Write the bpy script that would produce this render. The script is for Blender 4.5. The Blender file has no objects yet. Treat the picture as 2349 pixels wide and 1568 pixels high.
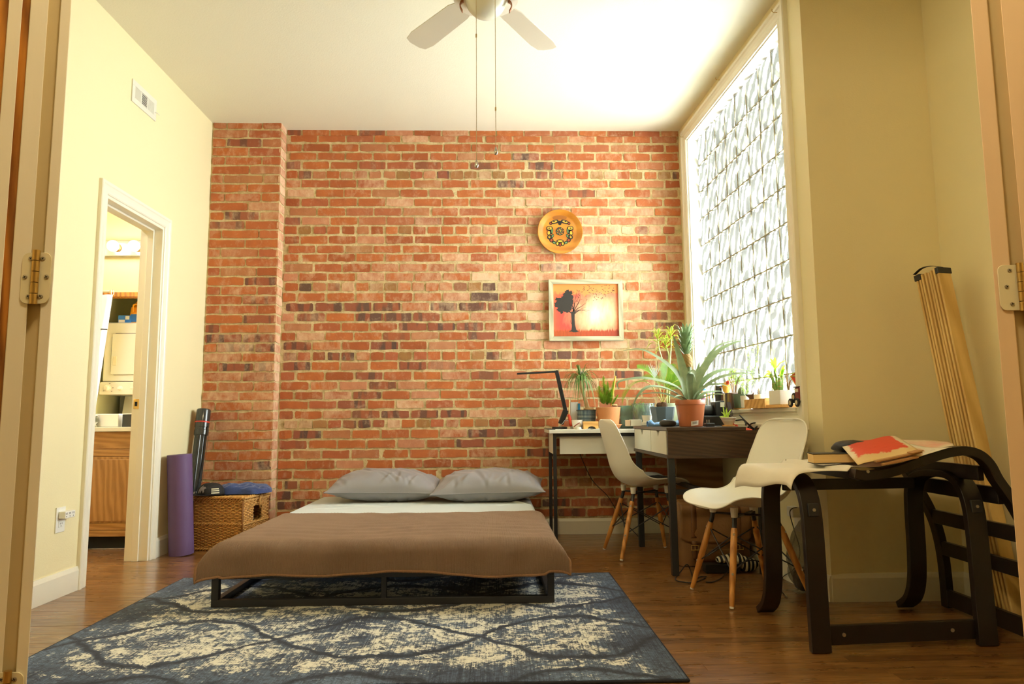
import bpy, bmesh, math, random
from mathutils import Vector, Matrix
random.seed(7)
rnd = random.Random(11)
PI = math.pi
S = bpy.context.scene
COL = S.collection

# ------------------------------------------------------------------ camera
CAM_H, FPX, PITCH, YAW, ROLL = 0.84, 1600.6, .1098, .0263, .0073
def _rot():
    c, s = math.cos(YAW), math.sin(YAW);   A = Matrix(((c, -s, 0), (s, c, 0), (0, 0, 1)))
    c, s = math.cos(PITCH), math.sin(PITCH); B = Matrix(((1, 0, 0), (0, c, s), (0, -s, c)))
    c, s = math.cos(ROLL), math.sin(ROLL); C = Matrix(((c, 0, -s), (0, 1, 0), (s, 0, c)))
    return C @ B @ A
RM = _rot()
cam = bpy.data.cameras.new('camera'); cam_o = bpy.data.objects.new('camera', cam); COL.objects.link(cam_o)
right, fwd, up = RM[0], RM[1], RM[2]
cam_o.matrix_world = Matrix(((right[0], up[0], -fwd[0], 0), (right[1], up[1], -fwd[1], 0), (right[2], up[2], -fwd[2], CAM_H), (0, 0, 0, 1)))
cam.sensor_fit = 'HORIZONTAL'; cam.sensor_width = 36; cam.lens = 36 * FPX / 2349
cam.clip_start = .02; cam.clip_end = 200
S.camera = cam_o

# ------------------------------------------------------------------ sky, lamps, exposure
W = bpy.data.worlds.new('daylight_sky'); S.world = W; W.use_nodes = True
_b = W.node_tree.nodes['Background']; _b.inputs[0].default_value = (.93, .97, 1, 1); _b.inputs[1].default_value = SKY_STRENGTH = 37.0
S.view_settings.view_transform = 'Standard'; S.view_settings.look = 'None'
S.view_settings.gamma = 1; S.view_settings.use_curve_mapping = False
S.view_settings.exposure = 0.74
S.cycles.use_denoising = True
S.cycles.use_adaptive_sampling = True; S.cycles.adaptive_threshold = .02
S.cycles.max_bounces = 10; S.cycles.diffuse_bounces = 6; S.cycles.glossy_bounces = 4
S.cycles.transmission_bounces = 6; S.cycles.transparent_max_bounces = 12
S.cycles.caustics_reflective = False; S.cycles.caustics_refractive = False
S.cycles.sample_clamp_indirect = 6

def lamp(name, typ, loc, energy, color=(1, 1, 1), size=.3, size_y=None, rot=(0, 0, 0), radius=.05):
    d = bpy.data.lights.new(name, typ); d.energy = energy; d.color = color
    if typ == 'AREA':
        d.size = size
        if size_y: d.shape = 'RECTANGLE'; d.size_y = size_y
    else: d.shadow_soft_size = radius
    o = bpy.data.objects.new(name, d); COL.objects.link(o); o.location = loc; o.rotation_euler = rot
    return o
# sky portal filling the block window
_nx, _ny = 1 / math.hypot(1, .0418), .0418 / math.hypot(1, .0418)
def WR(u, z, d=0.0):
    """point on the window wall: u metres from the brick corner towards the camera, d metres outwards"""
    return Vector((1.458 + u * _ny + d * _nx, 5.237 - u * _nx + d * _ny, z))
pl = lamp('window_daylight_portal', 'AREA', WR(.985, 1.9, .30), 1, size=1.75, size_y=2.15, rot=(PI / 2, 0, PI / 2 - math.atan(.0418)))
pl.data.cycles.is_portal = True
# hall ceiling lamp behind the camera, and an added fill light for the bathroom
hall = lamp('hall_ceiling_lamp', 'POINT', (-.05, .50, 2.96), 64, (1.0, .80, .49), radius=.16)
bath = lamp('bathroom_fill_light', 'AREA', (-3.0, 4.2, 2.75), 17, (.96, .97, 1.0), .5, .5)

# ------------------------------------------------------------------ geometry helpers
def ray(x, y):
    v = Vector(((x - 1174.5) / FPX, 1, -(y - 784) / FPX)); return RM.transposed() @ v
def aY(x, y, Y): d = ray(x, y); return Vector((0, 0, CAM_H)) + d * (Y / d.y)
def aZ(x, y, Z): d = ray(x, y); return Vector((0, 0, CAM_H)) + d * ((Z - CAM_H) / d.z)
def aX(x, y, X): d = ray(x, y); return Vector((0, 0, CAM_H)) + d * (X / d.x)

def lin(r, g, b):
    f = lambda c: (c / 255 / 12.92) if c / 255 <= .04045 else ((c / 255 + .055) / 1.055) ** 2.4
    return (f(r), f(g), f(b), 1)

class MB:
    def __init__(s): s.v = []; s.f = []; s.mi = []; s.cur = 0; s.attr = None; s.tint = []; s.t = None
    def add(s, vs, fs):
        n = len(s.v); s.v += [Vector(p) for p in vs]
        for f in fs: s.f.append([n + i for i in f]); s.mi.append(s.cur); s.tint.append(s.t)
        return s
    def box(s, x0, x1, y0, y1, z0, z1, m=None):
        p = [Vector((x, y, z)) for z in (z0, z1) for y in (y0, y1) for x in (x0, x1)]
        if m is not None: p = [m @ q for q in p]
        return s.add(p, [(0, 2, 3, 1), (4, 5, 7, 6), (0, 1, 5, 4), (1, 3, 7, 5), (3, 2, 6, 7), (2, 0, 4, 6)])
    def hexa(s, p):   # 8 points: bottom 4 ccw, top 4 ccw
        return s.add(p, [(3, 2, 1, 0), (4, 5, 6, 7), (0, 1, 5, 4), (1, 2, 6, 5), (2, 3, 7, 6), (3, 0, 4, 7)])
    def tube(s, pts, r, n=8, cap=True, flat=None, closed=False):
        pts = [Vector(p) for p in pts]; k = len(pts)
        rs = r if isinstance(r, (list, tuple)) else [r] * k
        vs = []; prev = None
        for i in range(k):
            if closed: t = pts[(i + 1) % k] - pts[i - 1]
            else: t = pts[min(i + 1, k - 1)] - pts[max(i - 1, 0)]
            t.normalize()
            if prev is None:
                a = Vector((0, 0, 1)) if abs(t.z) < .9 else Vector((1, 0, 0))
                nrm = t.cross(a).normalized()
            else:
                nrm = (prev - t * prev.dot(t)).normalized()
            prev = nrm; b = t.cross(nrm)
            for j in range(n):
                a = 2 * PI * j / n
                vs.append(pts[i] + (nrm * math.cos(a) + b * math.sin(a)) * rs[i])
        fs = []
        for i in range(k if closed else k - 1):
            for j in range(n):
                i2 = (i + 1) % k
                fs.append((i * n + j, i * n + (j + 1) % n, i2 * n + (j + 1) % n, i2 * n + j))
        if cap and not closed: fs += [tuple(range(n))[::-1], tuple((k - 1) * n + j for j in range(n))]
        return s.add(vs, fs)
    def cyl(s, p0, p1, r0, r1=None, n=16): return s.tube([p0, p1], [r0, r0 if r1 is None else r1], n)
    def lathe(s, prof, n=24, m=None, c=(0, 0, 0), capb=True, capt=False):
        vs = []; c = Vector(c)
        for r, z in prof:
            for j in range(n):
                a = 2 * PI * j / n; p = Vector((r * math.cos(a), r * math.sin(a), z)) + c
                vs.append(m @ p if m is not None else p)
        fs = []
        for i in range(len(prof) - 1):
            for j in range(n):
                fs.append((i * n + j, i * n + (j + 1) % n, (i + 1) * n + (j + 1) % n, (i + 1) * n + j))
        if capb: fs.append(tuple(range(n))[::-1])
        if capt: fs.append(tuple((len(prof) - 1) * n + j for j in range(n)))
        return s.add(vs, fs)
    def grid(s, fn, nu, nv, wrap=False):
        vs = [fn(i / nu, j / nv) for j in range(nv + 1) for i in range(nu + 1)]
        fs = [(j * (nu + 1) + i, j * (nu + 1) + i + 1, (j + 1) * (nu + 1) + i + 1, (j + 1) * (nu + 1) + i) for j in range(nv) for i in range(nu)]
        return s.add(vs, fs)
    def prism(s, poly, fn, t0, t1):
        """poly: 2D outline, fn(a, b, t) -> point, extruded from t0 to t1"""
        k = len(poly)
        vs = [fn(a, b, t0) for a, b in poly] + [fn(a, b, t1) for a, b in poly]
        fs = [tuple(range(k))[::-1], tuple(range(k, 2 * k))] + [(i, (i + 1) % k, k + (i + 1) % k, k + i) for i in range(k)]
        return s.add(vs, fs)
    def band(s, path, width, thick, fn):
        """bent-wood band: 2D path (a, b) with thickness, extruded over width through fn(a, b, t)"""
        k = len(path); P = [Vector((a, b)) for a, b in path]; L = []; Rr = []
        for i in range(k):
            t = (P[min(i + 1, k - 1)] - P[max(i - 1, 0)]).normalized(); nn = Vector((-t.y, t.x)) * thick / 2
            L.append(P[i] + nn); Rr.append(P[i] - nn)
        vs = []
        for i in range(k):
            for q in (L[i], Rr[i]):
                for t in (0, width): vs.append(fn(q.x, q.y, t))
        fs = []
        for i in range(k - 1):
            a, b = i * 4, i * 4 + 4
            fs += [(a, a + 1, b + 1, b), (a + 2, b + 2, b + 3, a + 3), (a, b, b + 2, a + 2), (a + 1, a + 3, b + 3, b + 1)]
        fs += [(0, 2, 3, 1), (4 * k - 4, 4 * k - 3, 4 * k - 1, 4 * k - 2)]
        return s.add(vs, fs)
    def leaf(s, pts, widths, up=(0, 0, 1), fold=.25):
        """ribbon leaf with a centre fold; pts centre line, widths full widths"""
        pts = [Vector(p) for p in pts]; k = len(pts); vs = []; up = Vector(up)
        for i in range(k):
            t = (pts[min(i + 1, k - 1)] - pts[max(i - 1, 0)]).normalized()
            side = t.cross(up)
            if side.length < 1e-3: side = t.cross(Vector((1, .3, 0)))
            side.normalize(); nn = side.cross(t).normalized(); w = widths[i] / 2
            vs += [pts[i] - side * w + nn * w * fold, pts[i] - nn * 0, pts[i] + side * w + nn * w * fold]
        fs = []
        for i in range(k - 1):
            a, b = 3 * i, 3 * i + 3
            fs += [(a, a + 1, b + 1, b), (a + 1, a + 2, b + 2, b + 1)]
        return s.add(vs, fs)

XF = {}
def _put(o, parent):
    COL.objects.link(o)
    if parent is not None: o.parent = parent; XF[o.name] = XF.get(parent.name, Matrix.Identity(4))
def part(name, mb, mat, parent=None, smooth=False, bev=0, solid=0, sub=0, local=False, kind=None, label=None, auto=None):
    """ONE mesh object. Vertices are in world space unless local; they are moved into the parent's space."""
    M4 = XF.get(parent.name, Matrix.Identity(4)) if parent is not None else Matrix.Identity(4)
    inv = Matrix.Identity(4) if local else M4.inverted()
    me = bpy.data.meshes.new(name)
    me.from_pydata([tuple(inv @ v) for v in mb.v], [], mb.f)
    mats = mat if isinstance(mat, (list, tuple)) else [mat]
    for m in mats: me.materials.append(m)
    if len(mats) > 1: me.polygons.foreach_set('material_index', mb.mi)
    if any(t is not None for t in mb.tint):
        a = me.attributes.new('tint', 'FLOAT_VECTOR', 'FACE')
        a.data.foreach_set('vector', [c for t in mb.tint for c in (t or (0, 0, 0))])
    me.update(); me.validate()
    bm = bmesh.new(); bm.from_mesh(me)
    bmesh.ops.recalc_face_normals(bm, faces=bm.faces); bm.to_mesh(me); bm.free()
    if smooth: me.polygons.foreach_set('use_smooth', [True] * len(me.polygons))
    o = bpy.data.objects.new(name, me); _put(o, parent)
    if solid: d = o.modifiers.new('solid', 'SOLIDIFY'); d.thickness = solid; d.offset = 0
    if bev:
        d = o.modifiers.new('bevel', 'BEVEL'); d.width = bev; d.segments = 2; d.limit_method = 'ANGLE'; d.angle_limit = .6
        if smooth is False: me.polygons.foreach_set('use_smooth', [True] * len(me.polygons)); d.harden_normals = True
    if sub: d = o.modifiers.new('sub', 'SUBSURF'); d.levels = sub; d.render_levels = sub
    if auto:
        me.polygons.foreach_set('use_smooth', [True] * len(me.polygons))
        me.set_sharp_from_angle(angle=auto)
    if kind: o['kind'] = kind
    if label: o['label'] = label
    return o
def thing(name, label, cat, loc=(0, 0, 0), rz=0, group=None):
    o = bpy.data.objects.new(name, None); COL.objects.link(o); o.empty_display_size = .05
    o.location = loc; o.rotation_euler = (0, 0, rz); o['label'] = label; o['category'] = cat
    if group: o['group'] = group
    XF[o.name] = Matrix.Translation(Vector(loc)) @ Matrix.Rotation(rz, 4, 'Z')
    return o
def tag(o, label, cat, group=None):
    o['label'] = label; o['category'] = cat
    if group: o['group'] = group
    return o
def struct(name, mb, mat, label=None, **k):
    o = part(name, mb, mat, **k); o['kind'] = 'structure'
    if label: o['label'] = label
    return o
def dup(root, loc, rz, label, group=None):
    r = root.copy(); COL.objects.link(r); r.location = loc; r.rotation_euler = (0, 0, rz); r['label'] = label
    if group: r['group'] = group
    XF[r.name] = Matrix.Translation(Vector(loc)) @ Matrix.Rotation(rz, 4, 'Z')
    for ch in list(root.children):
        c = ch.copy(); COL.objects.link(c); c.parent = r; XF[c.name] = XF[r.name]
        for g in list(ch.children):
            d = g.copy(); COL.objects.link(d); d.parent = c; XF[d.name] = XF[r.name]
    return r
def smoothpath(pts, n=6):
    """Catmull-Rom through the points"""
    P = [Vector(p) for p in pts]; out = []
    for i in range(len(P) - 1):
        a, b, c, d = P[max(i - 1, 0)], P[i], P[i + 1], P[min(i + 2, len(P) - 1)]
        for j in range(n):
            t = j / n
            out.append(.5 * ((2 * b) + (c - a) * t + (2 * a - 5 * b + 4 * c - d) * t * t + (3 * b - a - 3 * c + d) * t ** 3))
    out.append(P[-1]); return out
def sp2(pts, n=6): return [(p.x, p.y) for p in smoothpath([Vector((a, b, 0)) for a, b in pts], n)]

# ------------------------------------------------------------------ materials
def _mat(name):
    m = bpy.data.materials.new(name); m.use_nodes = True
    nt = m.node_tree; return m, nt, nt.nodes['Principled BSDF']
class G:
    """tiny node-graph helper"""
    def __init__(s, nt): s.nt = nt
    def n(s, typ, **k):
        d = s.nt.nodes.new(typ)
        for a, b in k.items(): setattr(d, a, b)
        return d
    def l(s, a, b): s.nt.links.new(a, b)
    def val(s, sock, v):
        if hasattr(v, 'is_linked'): s.l(v, sock)
        else: sock.default_value = v
    def math(s, op, a, b=0.0, c=0.0, clamp=False):
        d = s.n('ShaderNodeMath', operation=op, use_clamp=clamp)
        for i, v in enumerate((a, b, c)): s.val(d.inputs[i], v)
        return d.outputs[0]
    def mix(s, f, a, b, blend='MIX'):
        d = s.n('ShaderNodeMix', data_type='RGBA', blend_type=blend)
        s.val(d.inputs[0], f); s.val(d.inputs[6], a); s.val(d.inputs[7], b); return d.outputs[2]
    def ramp(s, f, stops, interp='LINEAR'):
        d = s.n('ShaderNodeValToRGB'); e = d.color_ramp.elements; d.color_ramp.interpolation = interp
        while len(e) < len(stops): e.new(.5)
        for i, (p, c) in enumerate(stops): e[i].position = p; e[i].color = c if not isinstance(c, (int, float)) else (c, c, c, 1)
        s.val(d.inputs[0], f); return d.outputs[0]
    def co(s, kind='Object'): return s.n('ShaderNodeTexCoord').outputs[kind]
    def pos(s): return s.n('ShaderNodeNewGeometry').outputs['Position']
    def map(s, v, scale=(1, 1, 1), loc=(0, 0, 0), rot=(0, 0, 0)):
        d = s.n('ShaderNodeMapping'); s.l(v, d.inputs[0]); s.val(d.inputs['Scale'], scale); s.val(d.inputs['Location'], loc); s.val(d.inputs['Rotation'], rot); return d.outputs[0]
    def noise(s, v, scale=5, detail=3, rough=.5, dist=0.0, out=0):
        d = s.n('ShaderNodeTexNoise'); s.l(v, d.inputs['Vector'])
        d.inputs['Scale'].default_value = scale; d.inputs['Detail'].default_value = detail
        d.inputs['Roughness'].default_value = rough; d.inputs['Distortion'].default_value = dist; return d.outputs[out]
    def wave(s, v, scale=5, dist=0.0, detail=2, dscale=1, dirn='X', typ='BANDS', prof='SIN'):
        d = s.n('ShaderNodeTexWave', wave_type=typ, wave_profile=prof)
        if typ == 'BANDS': d.bands_direction = dirn
        s.l(v, d.inputs['Vector']); d.inputs['Scale'].default_value = scale; d.inputs['Distortion'].default_value = dist
        d.inputs['Detail'].default_value = detail; d.inputs['Detail Scale'].default_value = dscale; return d.outputs[1]
    def vor(s, v, scale=5, feat='F1', out='Distance', rand=1.0):
        d = s.n('ShaderNodeTexVoronoi', feature=feat); s.l(v, d.inputs['Vector']); d.inputs['Scale'].default_value = scale
        d.inputs['Randomness'].default_value = rand; return d.outputs[out]
    def xyz(s, v):
        d = s.n('ShaderNodeSeparateXYZ'); s.l(v, d.inputs[0]); return d.outputs
    def comb(s, x, y, z):
        d = s.n('ShaderNodeCombineXYZ')
        for i, q in enumerate((x, y, z)): s.val(d.inputs[i], q)
        return d.outputs[0]
    def vadd(s, a, b):
        d = s.n('ShaderNodeVectorMath', operation='ADD'); s.val(d.inputs[0], a); s.val(d.inputs[1], b); return d.outputs[0]
    def bump(s, h, strength=.2, dist=.01):
        d = s.n('ShaderNodeBump'); s.l(h, d.inputs['Height']); d.inputs['Strength'].default_value = strength; d.inputs['Distance'].default_value = dist; return d.outputs[0]

def mk(name, col, rough=.5, var=.06, vs=6, bump=0, bs=60, metal=0, spec=.5, sheen=0, coat=0, alpha=None, stretch=(1, 1, 1), trans=0, sss=0):
    m, nt, b = _mat(name); g = G(nt); co = g.map(g.co(), stretch)
    col = col if len(col) == 4 else (*col, 1)
    f = g.noise(co, vs, 4)
    c = g.mix(f, tuple(min(1, x * (1 - var)) for x in col[:3]) + (1,), tuple(min(1, x * (1 + var)) for x in col[:3]) + (1,))
    g.l(c, b.inputs['Base Color']); b.inputs['Roughness'].default_value = rough; b.inputs['Metallic'].default_value = metal
    b.inputs['Specular IOR Level'].default_value = spec
    if sheen: b.inputs['Sheen Weight'].default_value = sheen; b.inputs['Sheen Roughness'].default_value = .4
    if coat: b.inputs['Coat Weight'].default_value = coat; b.inputs['Coat Roughness'].default_value = .1
    if trans: b.inputs['Transmission Weight'].default_value = trans
    if sss: b.inputs['Subsurface Weight'].default_value = sss; b.inputs['Subsurface Radius'].default_value = (.02, .02, .01); b.inputs['Subsurface Scale'].default_value = .3
    if bump: g.l(g.bump(g.noise(co, bs, 3), bump, .004), b.inputs['Normal'])
    return m
def mk_wood(name, c0, c1, rough=.4, axis='X', scale=1.0, ring=9, coat=0):
    m, nt, b = _mat(name); g = G(nt)
    st = {'X': (.12, 1, 1), 'Y': (1, .12, 1), 'Z': (1, 1, .12)}[axis]
    co = g.map(g.co(), tuple(a * scale for a in st))
    rr = g.vadd(co, g.comb(g.n('ShaderNodeObjectInfo').outputs['Random'], 0.0, g.n('ShaderNodeObjectInfo').outputs['Random']))
    a = g.wave(rr, ring, 6, 3, 1.2, 'DIAGONAL'); n2 = g.noise(rr, 90, 4, .6)
    f = g.math('ADD', g.math('MULTIPLY', a, .6), g.math('MULTIPLY', n2, .45))
    g.l(g.ramp(f, [(.15, c0), (.85, c1)]), b.inputs['Base Color']); b.inputs['Roughness'].default_value = rough
    if coat: b.inputs['Coat Weight'].default_value = coat; b.inputs['Coat Roughness'].default_value = .15
    g.l(g.bump(n2, .08, .002), b.inputs['Normal']); return m
def mk_leaf(name, c0, c1, rough=.4, trans=.25):
    m, nt, b = _mat(name); g = G(nt)
    f = g.noise(g.co(), 25, 3)
    c = g.mix(f, c0, c1); g.l(c, b.inputs['Base Color']); b.inputs['Roughness'].default_value = rough
    t = g.n('ShaderNodeBsdfTranslucent'); g.l(c, t.inputs[0]); mx = g.n('ShaderNodeMixShader'); mx.inputs[0].default_value = trans
    out = nt.nodes['Material Output']; g.l(b.outputs[0], mx.inputs[1]); g.l(t.outputs[0], mx.inputs[2]); g.l(mx.outputs[0], out.inputs[0])
    return m

m_wall = mk('wall_paint_pale_yellow', (.80, .712, .43), .55, .02, 1.5, .12, 140)
m_ceil = mk('ceiling_paint_cream', (.80, .77, .62), .8, .02, 2, .18, 110)
m_trim = mk('trim_paint_cream', (.80, .76, .62), .35, .02, 3, .02, 30)
m_white = mk('white_plastic', (.80, .79, .72), .35, .02)
m_black = mk('black_plastic', (.018, .018, .019), .4, .2)
m_blackm = mk('black_metal', (.022, .022, .024), .42, .2, 8, .02, 80)
m_steel = mk('brushed_steel', (.55, .53, .48), .32, .08, 20, 0, 60, 1)
m_brass = mk('worn_brass', (.60, .42, .16), .32, .25, 40, .03, 120, 1)
m_paper = mk('white_paper', (.78, .76, .68), .8, .04, 8, .1, 30)
m_dark = mk('dark_void', (.01, .01, .01), .9)
m_soil = mk('dark_soil', (.06, .04, .025), .95, .6, 60, .6, 90)
m_terra = mk('terracotta', (.53, .215, .075), .75, .12, 12, .08, 90)
# ================================================================== SETTING
XL, YB, YP, H, XPR = -2.113, 5.237, 5.112, 3.075, -1.598     # left wall, brick wall, pier front, ceiling, pier side
UW, YA, XA = 1.985, 3.262, 2.165                             # window wall length, alcove wall, right wall of the alcove
# ---- floor
def mk_floor(name, planks):
    m, nt, b = _mat(name); g = G(nt)
    p = g.pos(); r = g.n('ShaderNodeObjectInfo').outputs['Random']
    q = g.vadd(g.map(p, (.9, 9, 9)), g.comb(g.math('MULTIPLY', r, 37.0), g.math('MULTIPLY', r, 11.0), 0.0))
    grain = g.noise(q, 7, 6, .62, .5); fine = g.noise(g.map(q, (1, 4, 4)), 22, 3, .6)
    f = g.math('ADD', g.math('MULTIPLY', grain, .75), g.math('MULTIPLY', fine, .3))
    c = g.ramp(f, [(.22, lin(62, 41, 22)), (.5, lin(126, 88, 48)), (.8, lin(182, 136, 80))])
    c = g.mix(1.0, c, g.ramp(r, [(0, lin(205, 196, 184)), (.5, lin(236, 228, 216)), (1, lin(255, 252, 240))]), 'MULTIPLY')
    wear = g.ramp(g.noise(g.map(p, (.8, 2, 1)), 2.2, 5, .65), [(.55, 0), (.75, 1)])
    c = g.mix(g.math('MULTIPLY', wear, .22), c, lin(176, 134, 82))
    if not planks:
        y = g.math('FRACT', g.math('DIVIDE', g.xyz(p)[1], .057)); gap = g.math('LESS_THAN', y, .05)
        c = g.mix(gap, c, lin(20, 12, 6))
    g.l(c, b.inputs['Base Color'])
    g.l(g.ramp(g.noise(g.map(p, (1.5, 6, 1)), 5, 4), [(.3, .24), (.75, .44)]), b.inputs['Roughness'])
    b.inputs['Coat Weight'].default_value = .55; b.inputs['Coat Roughness'].default_value = .16
    g.l(g.bump(f, .10, .002), b.inputs['Normal']); return m
m_floor = mk_floor('oak_strip_floor', True); m_floor_far = mk_floor('oak_strip_floor_worn', False)
mb = MB().box(-3.9, 2.4, -4.7, 6.6, -.06, -.004)
floor = struct('floor', mb, m_floor_far, 'dark varnished oak strip floor running across the room')
PW = .0575; y = 2.02; row = 0
prnd = random.Random(3)
while y < YB - .01:
    xs = [XL - .14]; x = XL - prnd.uniform(.1, .9)
    while x < XA:
        x += prnd.uniform(.75, 1.55)
        if XL + .2 < x < XA - .2: xs.append(x)
    xs.append(XA if y < YA else 1.56)
    for a, bb in zip(xs, xs[1:]):
        # boards wholly under the rug are left out
        if 2.45 < y < 3.72 and a > -1.58 and bb < .55: continue
        t = MB(); y1 = min(y + PW - .0007, YB)
        t.box(a + .0006, bb - .0006, y, y1, -.006, prnd.uniform(-.0006, .0002))
        part('floor_board', t, m_floor, floor)
    y += PW; row += 1

# ---- painted walls
def wbox(u0, u1, z0, z1, d0, d1):
    return [WR(u0, z0, d0), WR(u1, z0, d0), WR(u1, z0, d1), WR(u0, z0, d1), WR(u0, z1, d0), WR(u1, z1, d0), WR(u1, z1, d1), WR(u0, z1, d1)]
DY0, DY1, DZ = 3.752, 4.425, 2.075      # bathroom door opening
mb = MB(); X0 = XL - .13
mb.box(X0, XL, 1.2, DY0, 0, H + .1).box(X0, XL, DY1, YB + .1, 0, H + .1).box(X0, XL, DY0, DY1, DZ, H + .1)
struct('wall_left', mb, m_wall, 'pale yellow painted wall with the bathroom doorway')
WU0, WU1, WZ0, WZ1 = .200, 1.762, .888, 2.925
mb = MB()
for a in ((-.2, WU0, 0, H + .1), (WU1, UW, 0, H + .1), (WU0, WU1, 0, WZ0 - .02), (WU0, WU1, WZ1, H + .1)):
    mb.hexa(wbox(a[0], a[1], a[2], a[3], 0, .22))
struct('wall_right', mb, m_wall, 'pale yellow wall around the glass block window')
mb = MB().box(1.545, XA + .1, YA, YA + .12, 0, H + .1)
struct('wall_alcove', mb, m_wall, 'shaded yellow return wall behind the black bentwood frame')
mb = MB().box(XA, XA + .12, 1.2, YA, 0, H + .1)
struct('wall_alcove_right', mb, m_wall, 'yellow side wall behind the leaning wooden slats')
mb = MB().box(XL - .13, -.905, 1.22, 1.34, 0, H + .1).box(1.125, XA + .1, 1.31, 1.42, 0, H + .1).box(-.905, 1.125, 1.26, 1.38, 2.92, H + .1)
struct('wall_front', mb, m_wall, 'room wall with the open doorway the view looks through')
mb = MB().box(-3.9, 2.4, -4.7, 6.6, H, H + .08)
struct('ceiling', mb, m_ceil, 'cream textured ceiling')
# hall behind the camera
mb = MB().box(-2.2, -2.1, -4.5, 1.22, 0, H).box(2.1, 2.2, -4.5, 1.22, 0, H).box(-2.2, 2.2, -4.6, -4.5, 0, H)
struct('wall_hall', mb, m_wall, 'walls of the hall before the room')

# ---- brick wall and pier
def mk_brick():
    m, nt, b = _mat('old_brick'); g = G(nt)
    a1 = g.n('ShaderNodeAttribute', attribute_type='OBJECT', attribute_name='tint').outputs['Vector']
    a2 = g.n('ShaderNodeAttribute', attribute_type='GEOMETRY', attribute_name='tint').outputs['Vector']
    tone, dark, pale = g.xyz(g.vadd(a1, a2))
    p = g.vadd(g.pos(), g.comb(g.math('MULTIPLY', tone, 9.0), 0.0, g.math('MULTIPLY', tone, 5.0)))
    c = g.ramp(tone, [(0, lin(154, 84, 50)), (.25, lin(182, 104, 62)), (.45, lin(194, 114, 64)), (.6, lin(176, 100, 68)),
                      (.75, lin(190, 128, 90)), (.88, lin(158, 118, 70)), (1, lin(204, 142, 108))])
    n1 = g.noise(p, 14, 5, .6); c = g.mix(g.ramp(n1, [(.3, 0), (.75, .45)]), c, lin(140, 76, 48))
    # kiln flashing: vertical bands of brown and purple
    bandn = g.noise(g.map(p, (1, 1, .12)), 17, 1, .4)
    bd = g.ramp(bandn, [(.46, 0), (.52, 1)])
    flash = g.mix(bd, lin(96, 74, 66), lin(150, 88, 66))
    c = g.mix(dark, c, flash)
    eff = g.noise(p, 9, 6, .68, .6); e2 = g.noise(g.map(p, (1, 1, .5)), 30, 4, .7)
    e = g.math('MULTIPLY', g.math('ADD', g.math('MULTIPLY', eff, .7), g.math('MULTIPLY', e2, .45)), 1.0)
    ef = g.ramp(g.math('ADD', e, g.math('MULTIPLY', pale, .30)), [(.60, 0), (.92, 1)])
    c = g.mix(g.math('MULTIPLY', ef, .80), c, lin(230, 198, 164))
    spl = g.ramp(g.noise(p, 45, 5, .75), [(.66, 0), (.74, 1)])
    c = g.mix(g.math('MULTIPLY', spl, .55), c, lin(216, 188, 132))
    g.l(c, b.inputs['Base Color']); b.inputs['Roughness'].default_value = .88; b.inputs['Specular IOR Level'].default_value = .25
    hgt = g.math('ADD', g.noise(p, 60, 6, .7), g.math('MULTIPLY', eff, .8))
    g.l(g.bump(hgt, .45, .006), b.inputs['Normal']); return m
m_brick = mk_brick()
def mk_mortar():
    m, nt, b = _mat('sand_lime_mortar'); g = G(nt); p = g.pos()
    n1 = g.noise(p, 22, 6, .7); n2 = g.noise(p, 4, 4, .6)
    c = g.ramp(n1, [(.25, lin(166, 142, 98)), (.5, lin(216, 194, 146)), (.75, lin(238, 220, 176))])
    c = g.mix(g.ramp(n2, [(.5, 0), (.7, .3)]), c, lin(170, 140, 84))
    g.l(c, b.inputs['Base Color']); b.inputs['Roughness'].default_value = .95; b.inputs['Specular IOR Level'].default_value = .15
    hgt = g.math('ADD', g.noise(p, 55, 6, .75), g.math('MULTIPLY', n1, 1.0))
    g.l(g.bump(hgt, .8, .012), b.inputs['Normal']); return m
m_mortar = mk_mortar()
mb = MB(); mb.box(XL - .14, 1.9, YB, YB + .2, -.05, H + .1)
wall_back = struct('wall_back', mb, m_mortar, 'exposed brick wall with sandy mortar behind the bed')
mb = MB().box(XL - .05, XPR, YP, YB + .01, -.05, H + .1)
pier = struct('wall_pier', mb, m_mortar, 'shallow brick pier in the left corner of the brick wall')

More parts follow.
